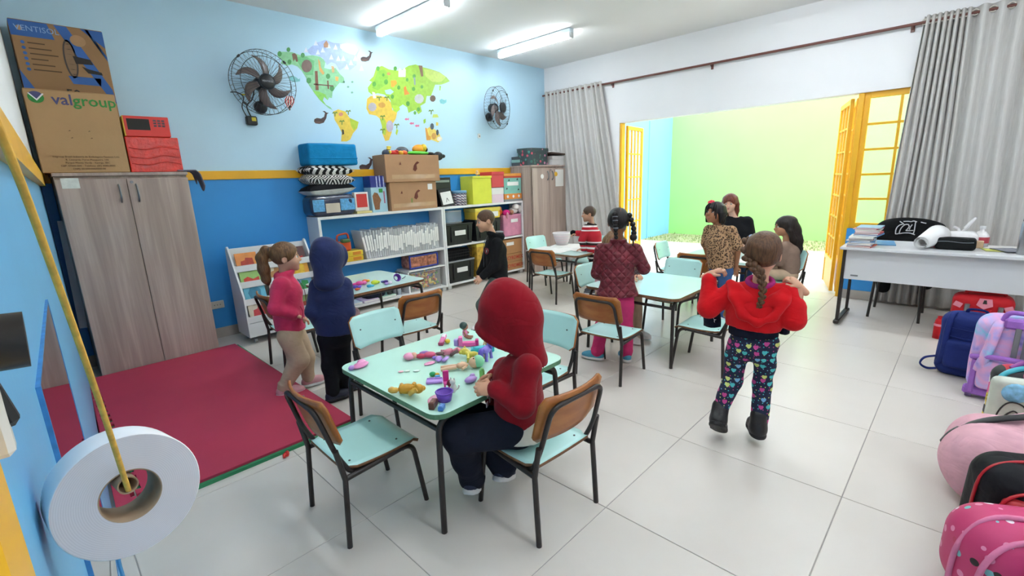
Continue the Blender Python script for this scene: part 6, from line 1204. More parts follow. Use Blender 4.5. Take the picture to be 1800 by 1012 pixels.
S = SDF(); a_ = J4['pel']-np.array([0, 0, .045]); S.cap(a_-f4['F']*.01, a_+np.array([0, 0, .10]), .128, .118, .02, flat=(f4['R'], .86)); S.plane(a_-np.array([0, 0, .0]), (0, 0, -1)); sdf_obj('shirt_hem', [(S, .009, 0)], [CRMC], p4, .004, 24, 2)
for k_, (w_, n_) in enumerate(((.11, 3), (.09, 2), (.10, 3))):
    for i in range(n_):
        c = J4['nb']+f4['F']*(.118+.006*k_)+f4['R']*(-.06+.045*i)-np.array([0, 0, .12+.045*k_])
        MB().box(c, (.022, .004, .022), rot=RZ(math.radians(30)), bev=.001).build('chest_print', mat('white worn print', '#cdb9b6', .7), p4)
# --- boy in striped sweater leaning over the paper table
def stripe_fn(t):
    tc = t.new('ShaderNodeTexCoord'); sp = t.new('ShaderNodeSeparateXYZ'); t.link(tc.outputs['Object'], sp.inputs[0])
    f = t.math('ADD', t.math('MULTIPLY', sp.outputs[2], 2.6), t.math('MULTIPLY', sp.outputs[0], .15)); f = t.math('FRACT', f)
    R_, K_, W_ = '#b8182a', '#2a1a1c', '#e5dcd8'
    t.link(t.ramp(f, [(0, R_), (.06, W_), (.10, R_), (.18, W_), (.235, K_), (.33, W_), (.37, R_), (.50, W_), (.56, R_), (.62, K_), (.69, W_), (.73, R_), (.98, R_)], 'CONSTANT'), t.b.inputs['Base Color'])
STRIPE = mat('red black white striped knit', '#b8182a', .9, var=0, fn=stripe_fn)
p5, J5, h5, f5 = person('P5', 'boy in a red sweater with black and white stripes leaning over the paper table', -32, '#c99a80', (-6, -6, 0), .92, top=STRIPE, low=BLKC, fine=.011,
    shoe=shoe_(mat('grey sneaker', '#5b5e66', .6), SOLEW), hair=dict(m=hair_mat('#584234', '#3a2a21', 300), g=.004, cut=((0, .125, -.02), (.085, .085, .085)), nape=1, fold=.0006), collar=[col_ring(.05, .014)],
    hands=dict(R=dict(d=(-.7, .6, -.1), curl=.7), L=dict(d=(-.5, .8, -.1), curl=.35)), fold=.003)
for q in 'LR':
    S = SDF(); d_ = nv(J5['w'+q]-J5['e'+q]); S.cap(J5['w'+q]-d_*.01, J5['w'+q]+d_*.05, .030, .036, .02); sdf_obj('glove', [(S, .007, 0)], [fbm('black wool', '#141417', .95)], p5, .003, 40)
# --- girl in quilted maroon jacket
def quilt_fn(t):
    tc = t.new('ShaderNodeTexCoord'); sp = t.new('ShaderNodeSeparateXYZ'); t.link(tc.outputs['Object'], sp.inputs[0])
    u = t.math('SUBTRACT', t.math('MULTIPLY', sp.outputs[0], .5), t.math('MULTIPLY', sp.outputs[1], .866))
    hs_ = []
    for s in (1, -1):
        g = t.math('MULTIPLY', t.math('ADD', sp.outputs[2], t.math('MULTIPLY', u, s*1.0)), 15)
        hs_.append(t.math('POWER', t.math('ABSOLUTE', t.math('SINE', t.math('MULTIPLY', g, PI))), .45))
    hh = t.math('MINIMUM', hs_[0], hs_[1]); t.bump(hh, .9, .012)
    n = t.new('ShaderNodeTexNoise'); n.inputs['Scale'].default_value = 18; t.link(t.coord(), n.inputs[0]); t.link(t.ramp(n.outputs[0], [(.3, '#651322'), (.7, '#7a1a2c')]), t.b.inputs['Base Color'])
QUILT = mat('quilted maroon nylon', '#701828', .55, var=0, fn=quilt_fn)
PINKP = fbm('hot pink fleece', '#cf3a70', .9, .3, 170); BLUSH = mat('blue canvas', '#4e9cb8', .7, bump=.25, bscale=220)
def flare(G, J, h, F, Rt, Up, nb):
    p = J['pel']; G.cap(p+Up*.10, p-Up*.03, .120, .168, .02, flat=(Rt, .80)); G.torus(np.array(nb)+Up*.012, Up, .046, .014, .015)
def braids6(o, J, h, HR, hs, F, Rt, Up, nb):
    rb = random.Random(5); bl = []
    for i in range(6):
        t_ = i/5; bl.append((h(.080+.034*math.sin(t_*2.0), -.035-.01*t_, .050-.165*t_), (.0205+.007*(i == 5))*hs))
    blob_parts(o, 'braid_bobble', HBK, bl)
    MB().tube(spline([h(.110, -.05, -.13), h(.110, -.05, -.155), h(.106, -.05, -.18)], 4), [.006]*8+[.002], 6).build('braid_tip', HBK, o)
    bl = []
    for i in range(7):
        t_ = i/6; bl.append((h(-.028+.012*t_, -.095-.012*math.sin(PI*t_), .055-.17*t_), (.023-.008*t_)*hs))
    blob_parts(o, 'braid_knot', HBK, bl)
    for i in (1, 2, 4): c = bl[i][0]; MB().tube([np.array(c)+np.array(HR @ Vector((.019*math.cos(a*PI/6), -.012*abs(math.sin(a*PI/6))-.004, .012))) for a in range(13)], .0022, 5).build('hair_elastic', mat('grey elastic', '#9a9ca6', .5), o)
    MB().tube([h(.012, -.098, .04), h(.016, -.085, .085), h(.010, -.045, .118)], .0022, 5).build('hair_parting', skin('#8a5a42'), o)
p6, J6, h6, f6 = person('P6', 'girl in a quilted maroon jacket and pink trousers with bobbled dark braids, seen from behind', 58, '#8a5a42', (0, -8, 0), .98, top=QUILT, low=PINKP,
    shoe=shoe_(BLUSH, SOLEW, lace=SOLEW), toes=dict(L=-12, R=40), hair=dict(m=HBK, g=.012, cut=((0, .12, -.035), (.085, .085, .095)), extra=[braids6], nape=1, fold=.003), collar=[flare], 
    hands=dict(R=dict(d=(.75, .45, -.35), n=(-.1, .2, -1), curl=.45, spread=.35), L=dict(d=(.8, .4, -.2), curl=.4)), pantr=(.066, .054, .047), cufft=1, tr=(.054, .046, .038), fold=.003, loose=.98)
def waistline(pt, J, f): pass
MB().tube([J6['pel']+f6['R']*.120*math.cos(a*PI/12)+f6['F']*.098*math.sin(a*PI/12)+np.array([0, 0, .105]) for a in range(24)], .006, 6, closed=True).build('waist_seam', fbm('maroon piping', '#5a101e', .7), p6)
# --- girl in leopard print
def leo_fn(t):
    v = t.new('ShaderNodeTexVoronoi'); v.inputs['Scale'].default_value = 56; v.inputs['Randomness'].default_value = .75
    n = t.new('ShaderNodeTexNoise'); n.inputs['Scale'].default_value = 60; t.link(t.coord(), n.inputs[0]); t.link(t.coord(), v.inputs[0])
    d = t.math('ADD', v.outputs['Distance'], t.math('MULTIPLY', t.math('SUBTRACT', n.outputs[0], .5), .35))
    t.link(t.ramp(d, [(0, '#8a6440'), (.20, '#8a6440'), (.24, '#2c2019'), (.42, '#2c2019'), (.47, '#b08a66')]), t.b.inputs['Base Color'])
LEO = mat('leopard print jersey', '#b08a66', .85, var=0, fn=leo_fn); DENIM = fbm('blue denim', '#3f5f8e', .9, .2)
def bob7(S, J, h, HR, hs, F, Rt, Up, nb):
    for x, y in ((-.074, -.02), (.074, -.02), (-.060, -.06), (.060, -.06), (-.02, -.085), (.02, -.085), (0, -.09), (-.04, -.08), (.04, -.08), (-.078, .005), (.078, .005)):
        S.chain([h(x*.8, y*.8, .06), h(x, y, 0), h(x*1.02, y, -.085)], [.020*hs, .022*hs, .013*hs], .010)
def locks7(o, J, h, HR, hs, F, Rt, Up, nb):
    for x, z in ((-.055, -.03), (-.035, .005), (.03, .0), (.052, -.035), (-.068, -.06)): MB().tube(spline([h(x*.6, .055, .085), h(x, .088-abs(x)*.3, .045), h(x*1.05, .092-abs(x)*.45, z)], 5), [.007]*6+[.006]*4+[.003], 6).build('hair_lock', HBK, o)
    BOWM = mat('coral red bow', '#e8344e', .6)
    b = MB(); b.ell(h(.045, .020, .105), (.018*hs, .010*hs, .016*hs), HR, 10, 6); bo = b.build('hair_bow', BOWM, o)
    for q in ((.022, .026, .10), (.070, .016, .098), (.055, .03, .085)): b = MB(); b.ell(h(*q), (.021*hs, .010*hs, .016*hs), HR @ RY(.4), 10, 6); b.build('bow_loop', BOWM, bo)
p7, J7, h7, f7 = person('P7', 'girl in a leopard print top with a red hair bow standing by the glossy table', -68, '#a87456', (-2, 8, 0), .98, top=LEO, sleeves='short', low=DENIM, fine=.010,
    shoe=shoe_(mat('white sneaker', '#dcd9d6', .6), SOLEW), hair=dict(m=HBK, add=[bob7], extra=[locks7], cut=((0, .125, -.045), (.078, .088, .10)), ears=False), hands=dict(L=dict(curl=.4), R=dict(curl=.4)), collar=[col_ring(.05, .012)], loose=1.06, fold=.004)
# --- woman in black
def hair8(S, J, h, HR, hs, F, Rt, Up, nb):
    for s in (-1, 1): S.chain([h(s*.055, -.02, .05), h(s*.074, -.02, -.02), h(s*.070, -.03, -.09), h(s*.060, -.01, -.16), h(s*.065, .02, -.22)], [.026*hs, .024*hs, .027*hs, .026*hs, .014*hs], .015)
    S.chain([h(0, -.08, 0), h(0, -.085, -.09), h(0, -.08, -.17)], [.05*hs, .055*hs, .04*hs], .03)
p8, J8, h8, f8 = person('P8', 'woman with long reddish hair in a black top seated at the far table', -105, '#d4a890', (6, -8, 0), 1.06, fat=1.35, top=BLKC, sleeves='short', low=DENIM, fine=.011, seated=True,
    shoe=shoe_(mat('black shoe', '#19191c', .5), SOLEB), hair=dict(m=HRED, add=[hair8], cut=((0, .125, -.045), (.078, .088, .10)), ears=False), hands=dict(L=dict(curl=.5), R=dict(curl=.5)), fold=.003, loose=.98)
# --- girl with long loose dark hair, seated
def hair9(S, J, h, HR, hs, F, Rt, Up, nb):
    S.chain([h(0, -.06, .03), h(.0, -.098, -.05), h(.0, -.115, -.15), h(.0, -.125, -.25), h(0, -.13, -.31)], [.07*hs, .062*hs, .062*hs, .054*hs, .030*hs], .03)
    for s in (-1, 1): S.chain([h(s*.055, -.02, .04), h(s*.072, -.03, -.04), h(s*.060, -.07, -.14), h(s*.045, -.10, -.22)], [.026*hs, .026*hs, .03*hs, .02*hs], .02)
p9, J9, h9, f9 = person('P9', 'seated girl with long loose dark hair and a taupe top near the doorway', -25, '#b98868', (-10, -4, 0), .98, top=fbm('taupe jersey', '#8b7466', .9), low=BEIGE, fine=.011, seated=True,
    shoe=shoe_(mat('white sneaker', '#dcd9d6', .6), SOLEW), hair=dict(m=HDK, add=[hair9], cut=((0, .125, -.045), (.072, .085, .10)), ears=False), hands=dict(L=dict(curl=.5), R=dict(curl=.5)), fold=.003)
def hair11(S, J, h, HR, hs, F, Rt, Up, nb):
    for s in (-1, 1): S.chain([h(s*.055, -.02, .05), h(s*.082, -.02, -.03), h(s*.085, -.01, -.10), h(s*.075, .0, -.17)], [.026*hs, .028*hs, .030*hs, .015*hs], .015)
    S.chain([h(0, -.08, 0), h(0, -.085, -.10), h(0, -.08, -.16)], [.05*hs, .055*hs, .03*hs], .03)
p11, J11, h11, f11 = person('P11', 'seated child with wavy light brown hair hidden behind the girl in maroon', 180, '#d9a98c', (0, -10, 0), .95, top=fbm('pale pink knit', '#d9a9b4', .9), low=BEIGE, fine=.011, seated=True,
    shoe=shoe_(mat('white sneaker', '#dcd9d6', .6), SOLEW), hair=dict(m=hair_mat('#8f6a4a', '#6a4a30'), add=[hair11], cut=((0, .125, -.045), (.070, .085, .10)), ears=False, fold=.003), hands=dict(L=dict(curl=.5), R=dict(curl=.5)), fold=.003)
# --- girl in red sweater with a plait, walking away
def heart_fn(t):
    tc = t.new('ShaderNodeTexCoord'); sp = t.new('ShaderNodeSeparateXYZ'); t.link(tc.outputs['Object'], sp.inputs[0])
    u = t.math('SUBTRACT', t.math('MULTIPLY', sp.outputs[0], .29), t.math('MULTIPLY', sp.outputs[1], .957))
    cb = t.new('ShaderNodeCombineXYZ'); t.link(u, cb.inputs[0]); t.link(sp.outputs[2], cb.inputs[1])
    def layer(scale, size, base, heart):
        v = t.new('ShaderNodeTexVoronoi', voronoi_dimensions='2D'); v.inputs['Scale'].default_value = scale; v.inputs['Randomness'].default_value = .55; t.link(cb.outputs[0], v.inputs[0])
        if heart:
            df = t.new('ShaderNodeVectorMath', operation='SUBTRACT'); t.link(cb.outputs[0], df.inputs[0]); t.link(v.outputs['Position'], df.inputs[1])
            s2 = t.new('ShaderNodeSeparateXYZ'); t.link(df.outputs[0], s2.inputs[0])
            x = t.math('MULTIPLY', s2.outputs[0], 1/size); y = t.math('MULTIPLY', s2.outputs[1], 1/size)
            x2 = t.math('MULTIPLY', x, x); q = t.math('SUBTRACT', t.math('ADD', x2, t.math('MULTIPLY', y, y)), 1)
            f = t.math('SUBTRACT', t.math('MULTIPLY', t.math('MULTIPLY', q, q), q), t.math('MULTIPLY', x2, t.math('MULTIPLY', t.math('MULTIPLY', y, y), y)))
            msk = t.math('LESS_THAN', f, 0)
        else: msk = t.math('LESS_THAN', v.outputs['Distance'], size*scale)
        hs_ = t.new('ShaderNodeSeparateColor'); t.link(v.outputs['Color'], hs_.inputs[0])
        c = t.ramp(hs_.outputs[0], [(0, '#4fc3c4'), (.34, '#c9488e'), (.62, '#d3dd7e'), (.84, '#7ab3d6')], 'CONSTANT')
        return t.mix(msk, base, c)
    c = layer(48, .0028, '#1b2440', False); c = layer(23, .0105, c, True); t.link(c, t.b.inputs['Base Color'])
HEART = mat('navy leggings printed with hearts', '#1b2440', .85, var=0, fn=heart_fn)
REDS = fbm('bright red knit', '#d0141c', .95, .3, 210, .2); NAVK = fbm('navy rib', '#151829', .9, .3, 200); BOOT = mat('black leather boot', '#1b1a1c', .42, bump=.2, bscale=120)
def plait(o, J, h, HR, hs, F, Rt, Up, nb):
    path = spline([h(-.075, .01, .07), h(-.070, -.045, .0), h(-.030, -.095, -.045), h(.0, -.098, -.075)], 4); pp = path[:]
    q0 = Vector(path[-1])
    drop = [(0, 0, 0), (.012, -.012, -.04), (.018, -.02, -.085), (.016, -.02, -.13), (.008, -.012, -.165), (.0, -.008, -.19)]
    path2 = spline([q0+Vector(Rt*a+F*b+Up*c) for a, b, c in drop], 3)
    for P_, r0, r1 in ((path, .018, .017), (path2, .0165, .009)):
        for i, p in enumerate(P_):
            r = (r0+(r1-r0)*i/len(P_))*hs; s = -1 if i % 2 else 1
            d = (Vector(P_[min(i+1, len(P_)-1)])-Vector(P_[max(i-1, 0)])).normalized(); sd = d.cross(Vector(F)).normalized()
            b = MB(); b.ell(Vector(p)+sd*s*r*.45, (r*.85, r*.8, r*1.25), Matrix((sd, d.cross(sd), d)).transposed() @ RY(-s*.6), 10, 7); b.build('plait_strand', HB, o)
    e = path2[-1]; MB().tube(spline([e, e+Vector(Rt*-.01-Up*.02), e+Vector(Rt*-.028-Up*.035)], 4), [.009, .011, .012, .012, .011, .010, .008, .005, .002], 7).build('plait_tip', HLB, o)
    b = MB(); b.ell(h(-.058, .005, .082), (.012*hs, .010*hs, .010*hs), HR, 8, 6); b.build('hair_clip', mat('pale blue clip', '#a9b9dd', .4), o)
    MB().tube([h(-.03, .02, .107), h(.0, -.04, .108), h(.02, -.085, .06)], .0012, 5).build('hair_parting', skin('#c79a7e'), o)
p10, J10, h10, f10 = person('P10', 'girl with a brown plait in a red sweater and heart print leggings, walking away', 73, '#d9a78b', (6, 0, 0), 1.03, top=REDS, low=HEART,
    shoe=shoe_(BOOT, SOLEB, boot=1, k=1.08, pitch=dict(L=38)), toes=dict(L=80, R=62), hair=dict(m=HB, g=.013, cut=((0, .12, -.035), (.085, .09, .098)), extra=[plait], nape=1, fold=.003),
    hands=dict(L=dict(d=(.15, -.75, .45), n=(.2, -.5, -.7), curl=.9), R=dict(d=(.0, .62, .6), n=(.2, .5, -.8), curl=.9)), pantr=(.064, .047, .037), tr=(.050, .050, .038), loose=1.04, fold=.006, hemup=.075, slv=dict(L=.8, R=.42))
# draped hood across her back, navy waist band, starred jacket front
F_, R_, U_ = f10['F'], f10['R'], np.array([0, 0, 1.]); nb = J10['nb']
S = SDF(); q = lambda a, b, c: nb+R_*a-F_*b+U_*c
S.chain([q(-.135, .01, -.005), q(-.115, .065, -.055), q(-.065, .098, -.135), q(.0, .108, -.172), q(.065, .100, -.140), q(.115, .065, -.06), q(.140, .01, -.01)], [.026, .022, .020, .022, .020, .022, .026], .025)
S.chain([q(-.10, .03, -.02), q(-.05, .065, -.06), q(.01, .075, -.085), q(.07, .065, -.055), q(.10, .03, -.02)], [.028, .025, .024, .025, .028], .03)
sdf_obj('draped_hood', [(S, .008, 0)], [REDS], p10, .006, 26, 9)
S = SDF(); a_ = J10['pel']+U_*.055; S.cap(a_-U_*.03, a_+U_*.04, .114, .116, .02, flat=(R_, .80)); S.plane(a_-U_*.02, -U_).plane(a_+U_*.035, U_); sdf_obj('waist_band', [(S, .009, 0)], [NAVK], p10, .003, 26, 1)
S = SDF(); S.torus(nb+U_*.015, U_-F_*.3, .055, .014, .01); sdf_obj('inner_collar', [(S, .006, 0)], [fbm('purple pink lining', '#a32a72', .9)], p10)
STAR = mat('silver white star', '#d6d4d8', .5)
for sg, (u0, u1) in ((-1, (.170, .240)), (1, (.13, .165))):
    m = MB(); fw = .05
    def fl(u, v): return J10['pel']+R_*sg*(u0+(u1-u0)*u+.008*math.sin(v*5))+F_*(fw+.02*math.sin(u*4+v*3))+U_*(.25-.21*v)
    m.sheet(lambda u, v: fl(1-u if sg < 0 else u, v), 6, 10, t=.012); fp = m.build('jacket_front', NAVK, p10)
    for (u, v) in ((.35, .25), (.75, .55), (.4, .8), (.7, .05)):
        c = Vector(fl(u, v))-Vector(F_)*.009; m = MB()
        m.prism([((.016 if i % 2 == 0 else .0066)*math.cos(PI/2+i*PI/5), (.016 if i % 2 == 0 else .0066)*math.sin(PI/2+i*PI/5)) for i in range(10)], c, R_, U_, -.0015 if False else .0015); m.build('star', STAR, fp)
# ---------------------------------------------------------------- things on the white desk
ZD = .741
bkc = ['#c9603f', '#3f6fa8', '#e3dcd2', '#5b8fc0', '#b9c7d6', '#8a4a52', '#d8d4cc', '#4a87b8', '#c8505a', '#e0a0a8', '#d9d2c4', '#b54a52', '#7aa0c4']
rk_ = random.Random(4); z = ZD
for k in range(13):
    h = rk_.uniform(.010, .016); up = k >= 7; b = thing('exercise_book', f'{["lower", "upper"][up]} pile at the left end of the desk, {["first", "second", "third", "fourth", "fifth", "sixth", "seventh"][k-7*up]} thin book from below', 'book', (5.20+(.06 if up else 0)+rk_.uniform(-.01, .01), .66-(.035 if up else 0)+rk_.uniform(-.012, .012), z), rk_.uniform(-.12, .12), 'books piled on the desk')
    MB().box((0, 0, h/2), (.24, .175, h), bev=.001).build('cover', mat('book cover '+bkc[k], bkc[k], .45), b); MB().box((-.001, 0, h/2), (.2405, .169, h*.55)).build('pages', PAPER, b); z += h+.0004
fo = thing('paper_folder', 'light blue paper folder lying behind the pile of books', 'folder', (5.46, .56, ZD)); MB().box((0, 0, .004), (.3, .22, .008), rot=.15, bev=.001).build('cover', col('#5f9fcf'), fo)
ct_ = thing('black_coat', 'black coat with a pale outline print draped over the chair behind the desk', 'coat', (5.99, .40, .0)); S = SDF()
S.rbox((.045, 0, .775), (.085, .27, .115), .07, None, .03).ell((.03, 0, .86), (.08, .20, .07), None, .05).ell((.02, -.1, .72), (.10, .18, .10), None, .05).cap((.10, -.20, .75), (.11, -.19, .28), .065, .05, .04).cap((.10, .16, .74), (.11, .15, .20), .075, .06, .04); sdf_obj('body', [(S, .011, 0)], [fbm('black coat cotton', '#131416', .9)], ct_, .008, 16, 4)
PPR = mat('pale outline print', '#c9c8cc', .7)
for pts in [[(0.096,0.78),(0.097,0.817),(0.088,0.849),(0.069,0.871),(0.052,0.874)],[(0.096,0.78),(0.08,0.781),(0.07,0.788)],[(0.068,0.784),(0.064,0.823),(0.05,0.855),(0.031,0.874),(0.01,0.875),(0.001,0.857),(0.009,0.835),(0.021,0.816)],[(0.021,0.816),(-0.011,0.817),(-0.035,0.821)],[(0.068,0.784),(0.028,0.793),(-0.014,0.793),(-0.05,0.779)],[(-0.042,0.904),(-0.042,0.859),(-0.042,0.819),(-0.038,0.789)],[(0.077,0.904),(0.054,0.887),(0.037,0.87)],[(0.048,0.903),(0.014,0.906),(-0.008,0.903),(-0.027,0.91),(-0.052,0.902)],[(-0.021,0.876),(-0.01,0.853),(-0.004,0.826)],[(-0.08,0.901),(-0.101,0.895),(-0.12,0.891)]]: MB().tube(spline([(-.0665, y, zz) for y, zz in pts], 4), .0045, 5).build('outline_print', PPR, ct_)
rp = thing('rolled_paper', 'large sheet of white paper rolled into a cone on the desk', 'paper roll', (5.16, .255, ZD)); A_, B_ = Vector((0, 0, .056)), Vector((.27, -.09, .096)); ax_ = (B_-A_).normalized(); sd_ = ax_.cross(Vector((0, 0, 1))).normalized(); up_ = sd_.cross(ax_); m = MB()
def coil(u, v):
    a = u*2*PI*2.6; r = (.030+.024*u*.99)*(1+.75*v); p = A_+(B_-A_)*v; return p+sd_*(math.cos(a)*r)+up_*(math.sin(a)*r)
m.sheet(coil, 70, 4, t=.0012); m.build('sheet', mat('smooth white sheet', '#eeedec', .6, var=.01), rp)
sc_ = thing('scissors', 'red handled scissors lying by the rolled paper', 'scissors', (5.36, .17, ZD))
for y in (0, .035): MB().tube([(.018*math.cos(a*PI/6), y+.014*math.sin(a*PI/6), .006) for a in range(12)], .005, 6, closed=True).build('handle_ring', col('#c8283a'), sc_)
MB().box((.07, .018, .004), (.10, .012, .003)).build('blade', STEEL, sc_)
pc = soft('pencil_case', 'black zipped pencil case on the desk', 'pencil case', (5.32, .05, ZD+.048), (.075, .125, .047), .025, fbm('black nylon twill', '#121415', .7), fold=.002, cell=.008); MB().tube([(-.077, y, .066+.004*math.sin(y*30)) for y in np.linspace(-.11, .11, 8)], .003, 5).build('zip', STEEL, pc); MB().tube(spline([(-.06, .10, .085), (-.06, .05, .10), (-.06, -.02, .098), (-.06, -.10, .083)], 4), .004, 5).build('piping', BLK, pc)
PLB = mat('thin white plastic bag', '#e9e6e6', .25, var=.05, scale=20, bump=.5, bscale=30, coat=.3)
pg = soft('plastic_bag', 'knotted white plastic carrier bag with red print on the desk', 'bag', (5.56, .03, ZD+.062), (.07, .11, .060), .05, PLB, fold=.008, cell=.009)
for p in ([(0, .0, .11), (-.01, -.03, .15), (-.02, -.055, .20), (-.01, -.075, .235), (.0, -.06, .215), (0, -.02, .15)], [(0, .01, .11), (.01, .02, .14), (.0, .05, .16)]): MB().tube(spline(p, 5), .011, 7).build('handle', PLB, pg)
for y, zz in ((.05, .075), (-.02, .07), (-.05, .05)): MB().box((-.070, y, zz), (.004, .03, .016), rot=RX(.4), bev=.002).build('red_print', col('#c2405a'), pg)
jg = thing('sanitizer_bottle', 'white plastic bottle with a red label beside the carrier bag', 'bottle', (5.60, -.10, ZD)); m = MB(); m.lathe([(0, 0), (.05, 0), (.052, .09), (.03, .125), (.018, .13), (.018, .15), (0, .15)], n=18); m.build('bottle_body', PLB, jg); m = MB(); m.lathe([(.0535, .03), (.0535, .08)], n=18); m.build('label', col('#b8404c'), jg); MB().cyl((0, 0, .148), (0, 0, .17), .02, n=12).build('cap', WHT, jg)
for k, (x, y, a, c, lab) in enumerate(((5.40, -.19, .2, '#c9cd6a', 'yellow green sheet among the papers on the desk'), (5.50, -.22, -.3, '#e9e8e6', 'white sheet behind the yellow green one on the desk'), (5.36, -.27, .5, '#8b8e98', 'grey printed leaflet by the steel flask'))): tag(MB().box((x, y, ZD+.003+.004*k), (.2, .15, .004), rot=a).build('loose_paper', mat('paper '+c, c, .6, var=.1, scale=20)), lab, 'paper')
tag(MB().box((5.47, -.09, ZD+.03), (.05, .06, .06), bev=.004).build('small_box', mat('tan card', '#c9a98a', .7)), 'small tan box by the red labelled bottle', 'box')
fk = thing('steel_flask', 'tall brushed steel flask with a navy lid at the right edge of the desk', 'flask', (5.225, -.345, ZD)); m = MB(); m.lathe([(0, 0), (.047, 0), (.048, .005), (.048, .225), (.044, .245), (0, .245)], n=28); m.build('flask_body', mat('brushed flask steel', '#a9abae', .32, .85, var=.05, scale=90), fk); m = MB(); m.lathe([(.038, .245), (.040, .25), (.040, .285), (.034, .295), (0, .295)], n=24); m.build('lid', col('#1c2136'), fk); MB().tube(fillet([(0, -.036, .25), (0, -.036, .345), (0, .036, .345), (0, .036, .25)], .025), .007, 8).build('lid_handle', col('#1c2136'), fk)
# ---------------------------------------------------------------- school bags on the floor
def strap(t, pts, m, r=.012, n='strap', sx=2.2): return MB().tube(spline(pts, 6), r, 8, sx=1/sx*1.0).build(n, m, t)
def bag(name, label, loc, rz, w, d, h, m, r=.09, tilt=0, cat='backpack', cell=.010, fold=.004, pocket=None):
    t = thing(name, label, cat, loc, rz); t.rotation_euler = (tilt, 0, rz); S = SDF(); S.rbox((0, 0, h/2), (w/2, d/2, h/2), min(r, d*.48), None, .02).ell((0, d*.05, h*.86), (w*.40, d*.36, h*.14), None, .05); S.plane((0, 0, .004), (0, 0, -1)); sdf_obj('bag_body', [(S, cell, 0)], [m], t, fold, 14, len(label))
    if pocket:
        pw, ph, pz, pm = pocket; S = SDF(); S.rbox((0, -d/2-.005, pz+ph/2), (pw/2, .035, ph/2), .03, None, .02); sdf_obj('front_pocket', [(S, .008, 0)], [pm], t, .002, 18, 2)
    return t
RNY = fbm('red school bag nylon', '#c8232b', .6, .3, 200); GST = mat('grey handle metal', '#8f9296', .35, .6); PKR = fbm('pink trim', '#e58fa0', .7)
# local frame of a bag: -y is its front; rz turns the front towards the room
b1 = bag('trolley_bag', 'red wheeled school bag with grey handle rails under the white desk', (5.25, -.17, 0), -PI/2, .36, .20, .40, RNY, .06)
for x in (-.085, .105): MB().tube([(x, -.108, .20), (x, -.112, .33)], .016, 8).build('handle_rail', GST, b1)
MB().tube(fillet([(-.10, -.03, .38), (-.10, -.03, .425), (.12, -.03, .425), (.12, -.03, .38)], .02), .014, 8).build('top_handle', RNY, b1); MB().prism([(-.035, .33), (-.02, .385), (.05, .385), (.06, .33), (.01, .30)], (0, -.1085, 0), (1, 0, 0), (0, 0, 1), .006).build('pink_patch', PKR, b1); MB().prism([(.0, .345), (.025, .345), (.02, .375), (.005, .375)], (0, -.115, 0), (1, 0, 0), (0, 0, 1), .004).build('patch_slot', DKI, b1)
for x in (-.03, .04): strap(b1, [(x, -.105, .30), (x-.005, -.12, .2), (x-.01, -.108, .08)], RNY, .02)
for x in (-.14, .15): MB().box((x, -.108, .32), (.05, .006, .04), rot=RY(.4 if x < 0 else -.4), bev=.002).build('pink_corner', PKR, b1)
bt = thing('drink_bottle', 'small red bottle with a pink band beside the red wheeled bag', 'bottle', (5.18, .055, 0)); m = MB(); m.lathe([(0, 0), (.036, 0), (.038, .10), (.034, .15), (.026, .17), (0, .175)], n=18); m.build('bottle_body', RNY, bt); m = MB(); m.lathe([(.0395, .11), (.0395, .13)], n=18); m.build('band', PKR, bt); MB().cyl((0, 0, .17), (0, 0, .19), .022, n=12).build('cap', RNY, bt)
BNY = fbm('royal blue school bag nylon', '#1d2d6e', .65, .35, 180)
b2 = bag('backpack', 'royal blue quilted backpack leaning against the lilac wheeled bag', (4.31, -.13, 0), -PI/2-.15, .34, .17, .44, BNY, .07, tilt=0, pocket=(.24, .2, .07, BNY))
for z in (.2, .29, .35): MB().tube(spline([(-.13, -.086, z), (0, -.096, z-.006), (.13, -.086, z)], 4), .003, 5).build('seam', BNY, b2)
strap(b2, [(-.05, .0, .43), (-.04, -.02, .475), (.04, -.02, .475), (.05, .0, .43)], BNY, .010, 'top_handle')
for x in (-.10, .10): strap(b2, [(x, .05, .42), (x*1.1, -.06, .44), (x*1.2, -.10, .33), (x*1.25, -.10, .15), (x*1.5, -.06, .06)], BNY, .018)
strap(b2, [(-.16, -.05, .12), (-.215, -.08, .10), (-.235, -.08, .05), (-.20, -.06, .02), (-.15, -.05, .03)], BNY, .013, 'side_strap')
def tie_fn(t):
    n = t.new('ShaderNodeTexNoise'); n.inputs['Scale'].default_value = 7; n.inputs['Detail'].default_value = 3; n.inputs['Distortion'].default_value = .6; t.link(t.coord(), n.inputs[0])
    t.link(t.ramp(n.outputs[0], [(.28, '#6a63c4'), (.40, '#b8a3df'), (.50, '#e3a8d4'), (.58, '#bcb2e6'), (.68, '#7cc7e4')]), t.b.inputs['Base Color'])
TIE = mat('lilac tie dye nylon', '#b0a', .6, var=0, fn=tie_fn); LIL = fbm('lilac webbing', '#a06cc2', .6, .2)
b3 = bag('trolley_bag', 'lilac and sky blue tie dye wheeled school bag with a white name tag', (4.0, -.32, .03), -PI/2-.10, .40, .22, .50, TIE, .08, pocket=(.30, .20, .05, TIE))
for x in (-.012, .028): MB().box((x, -.118, .36), (.026, .012, .26), bev=.003).build('handle_rail', GST, b3)
MB().box((.01, -.10, .475), (.17, .05, .06), bev=.012).build('handle_plate', LIL, b3); MB().tube(fillet([(-.09, -.07, .45), (-.07, -.07, .535), (.10, -.07, .535), (.19, -.05, .46)], .03), .014, 8).build('top_handle', LIL, b3)
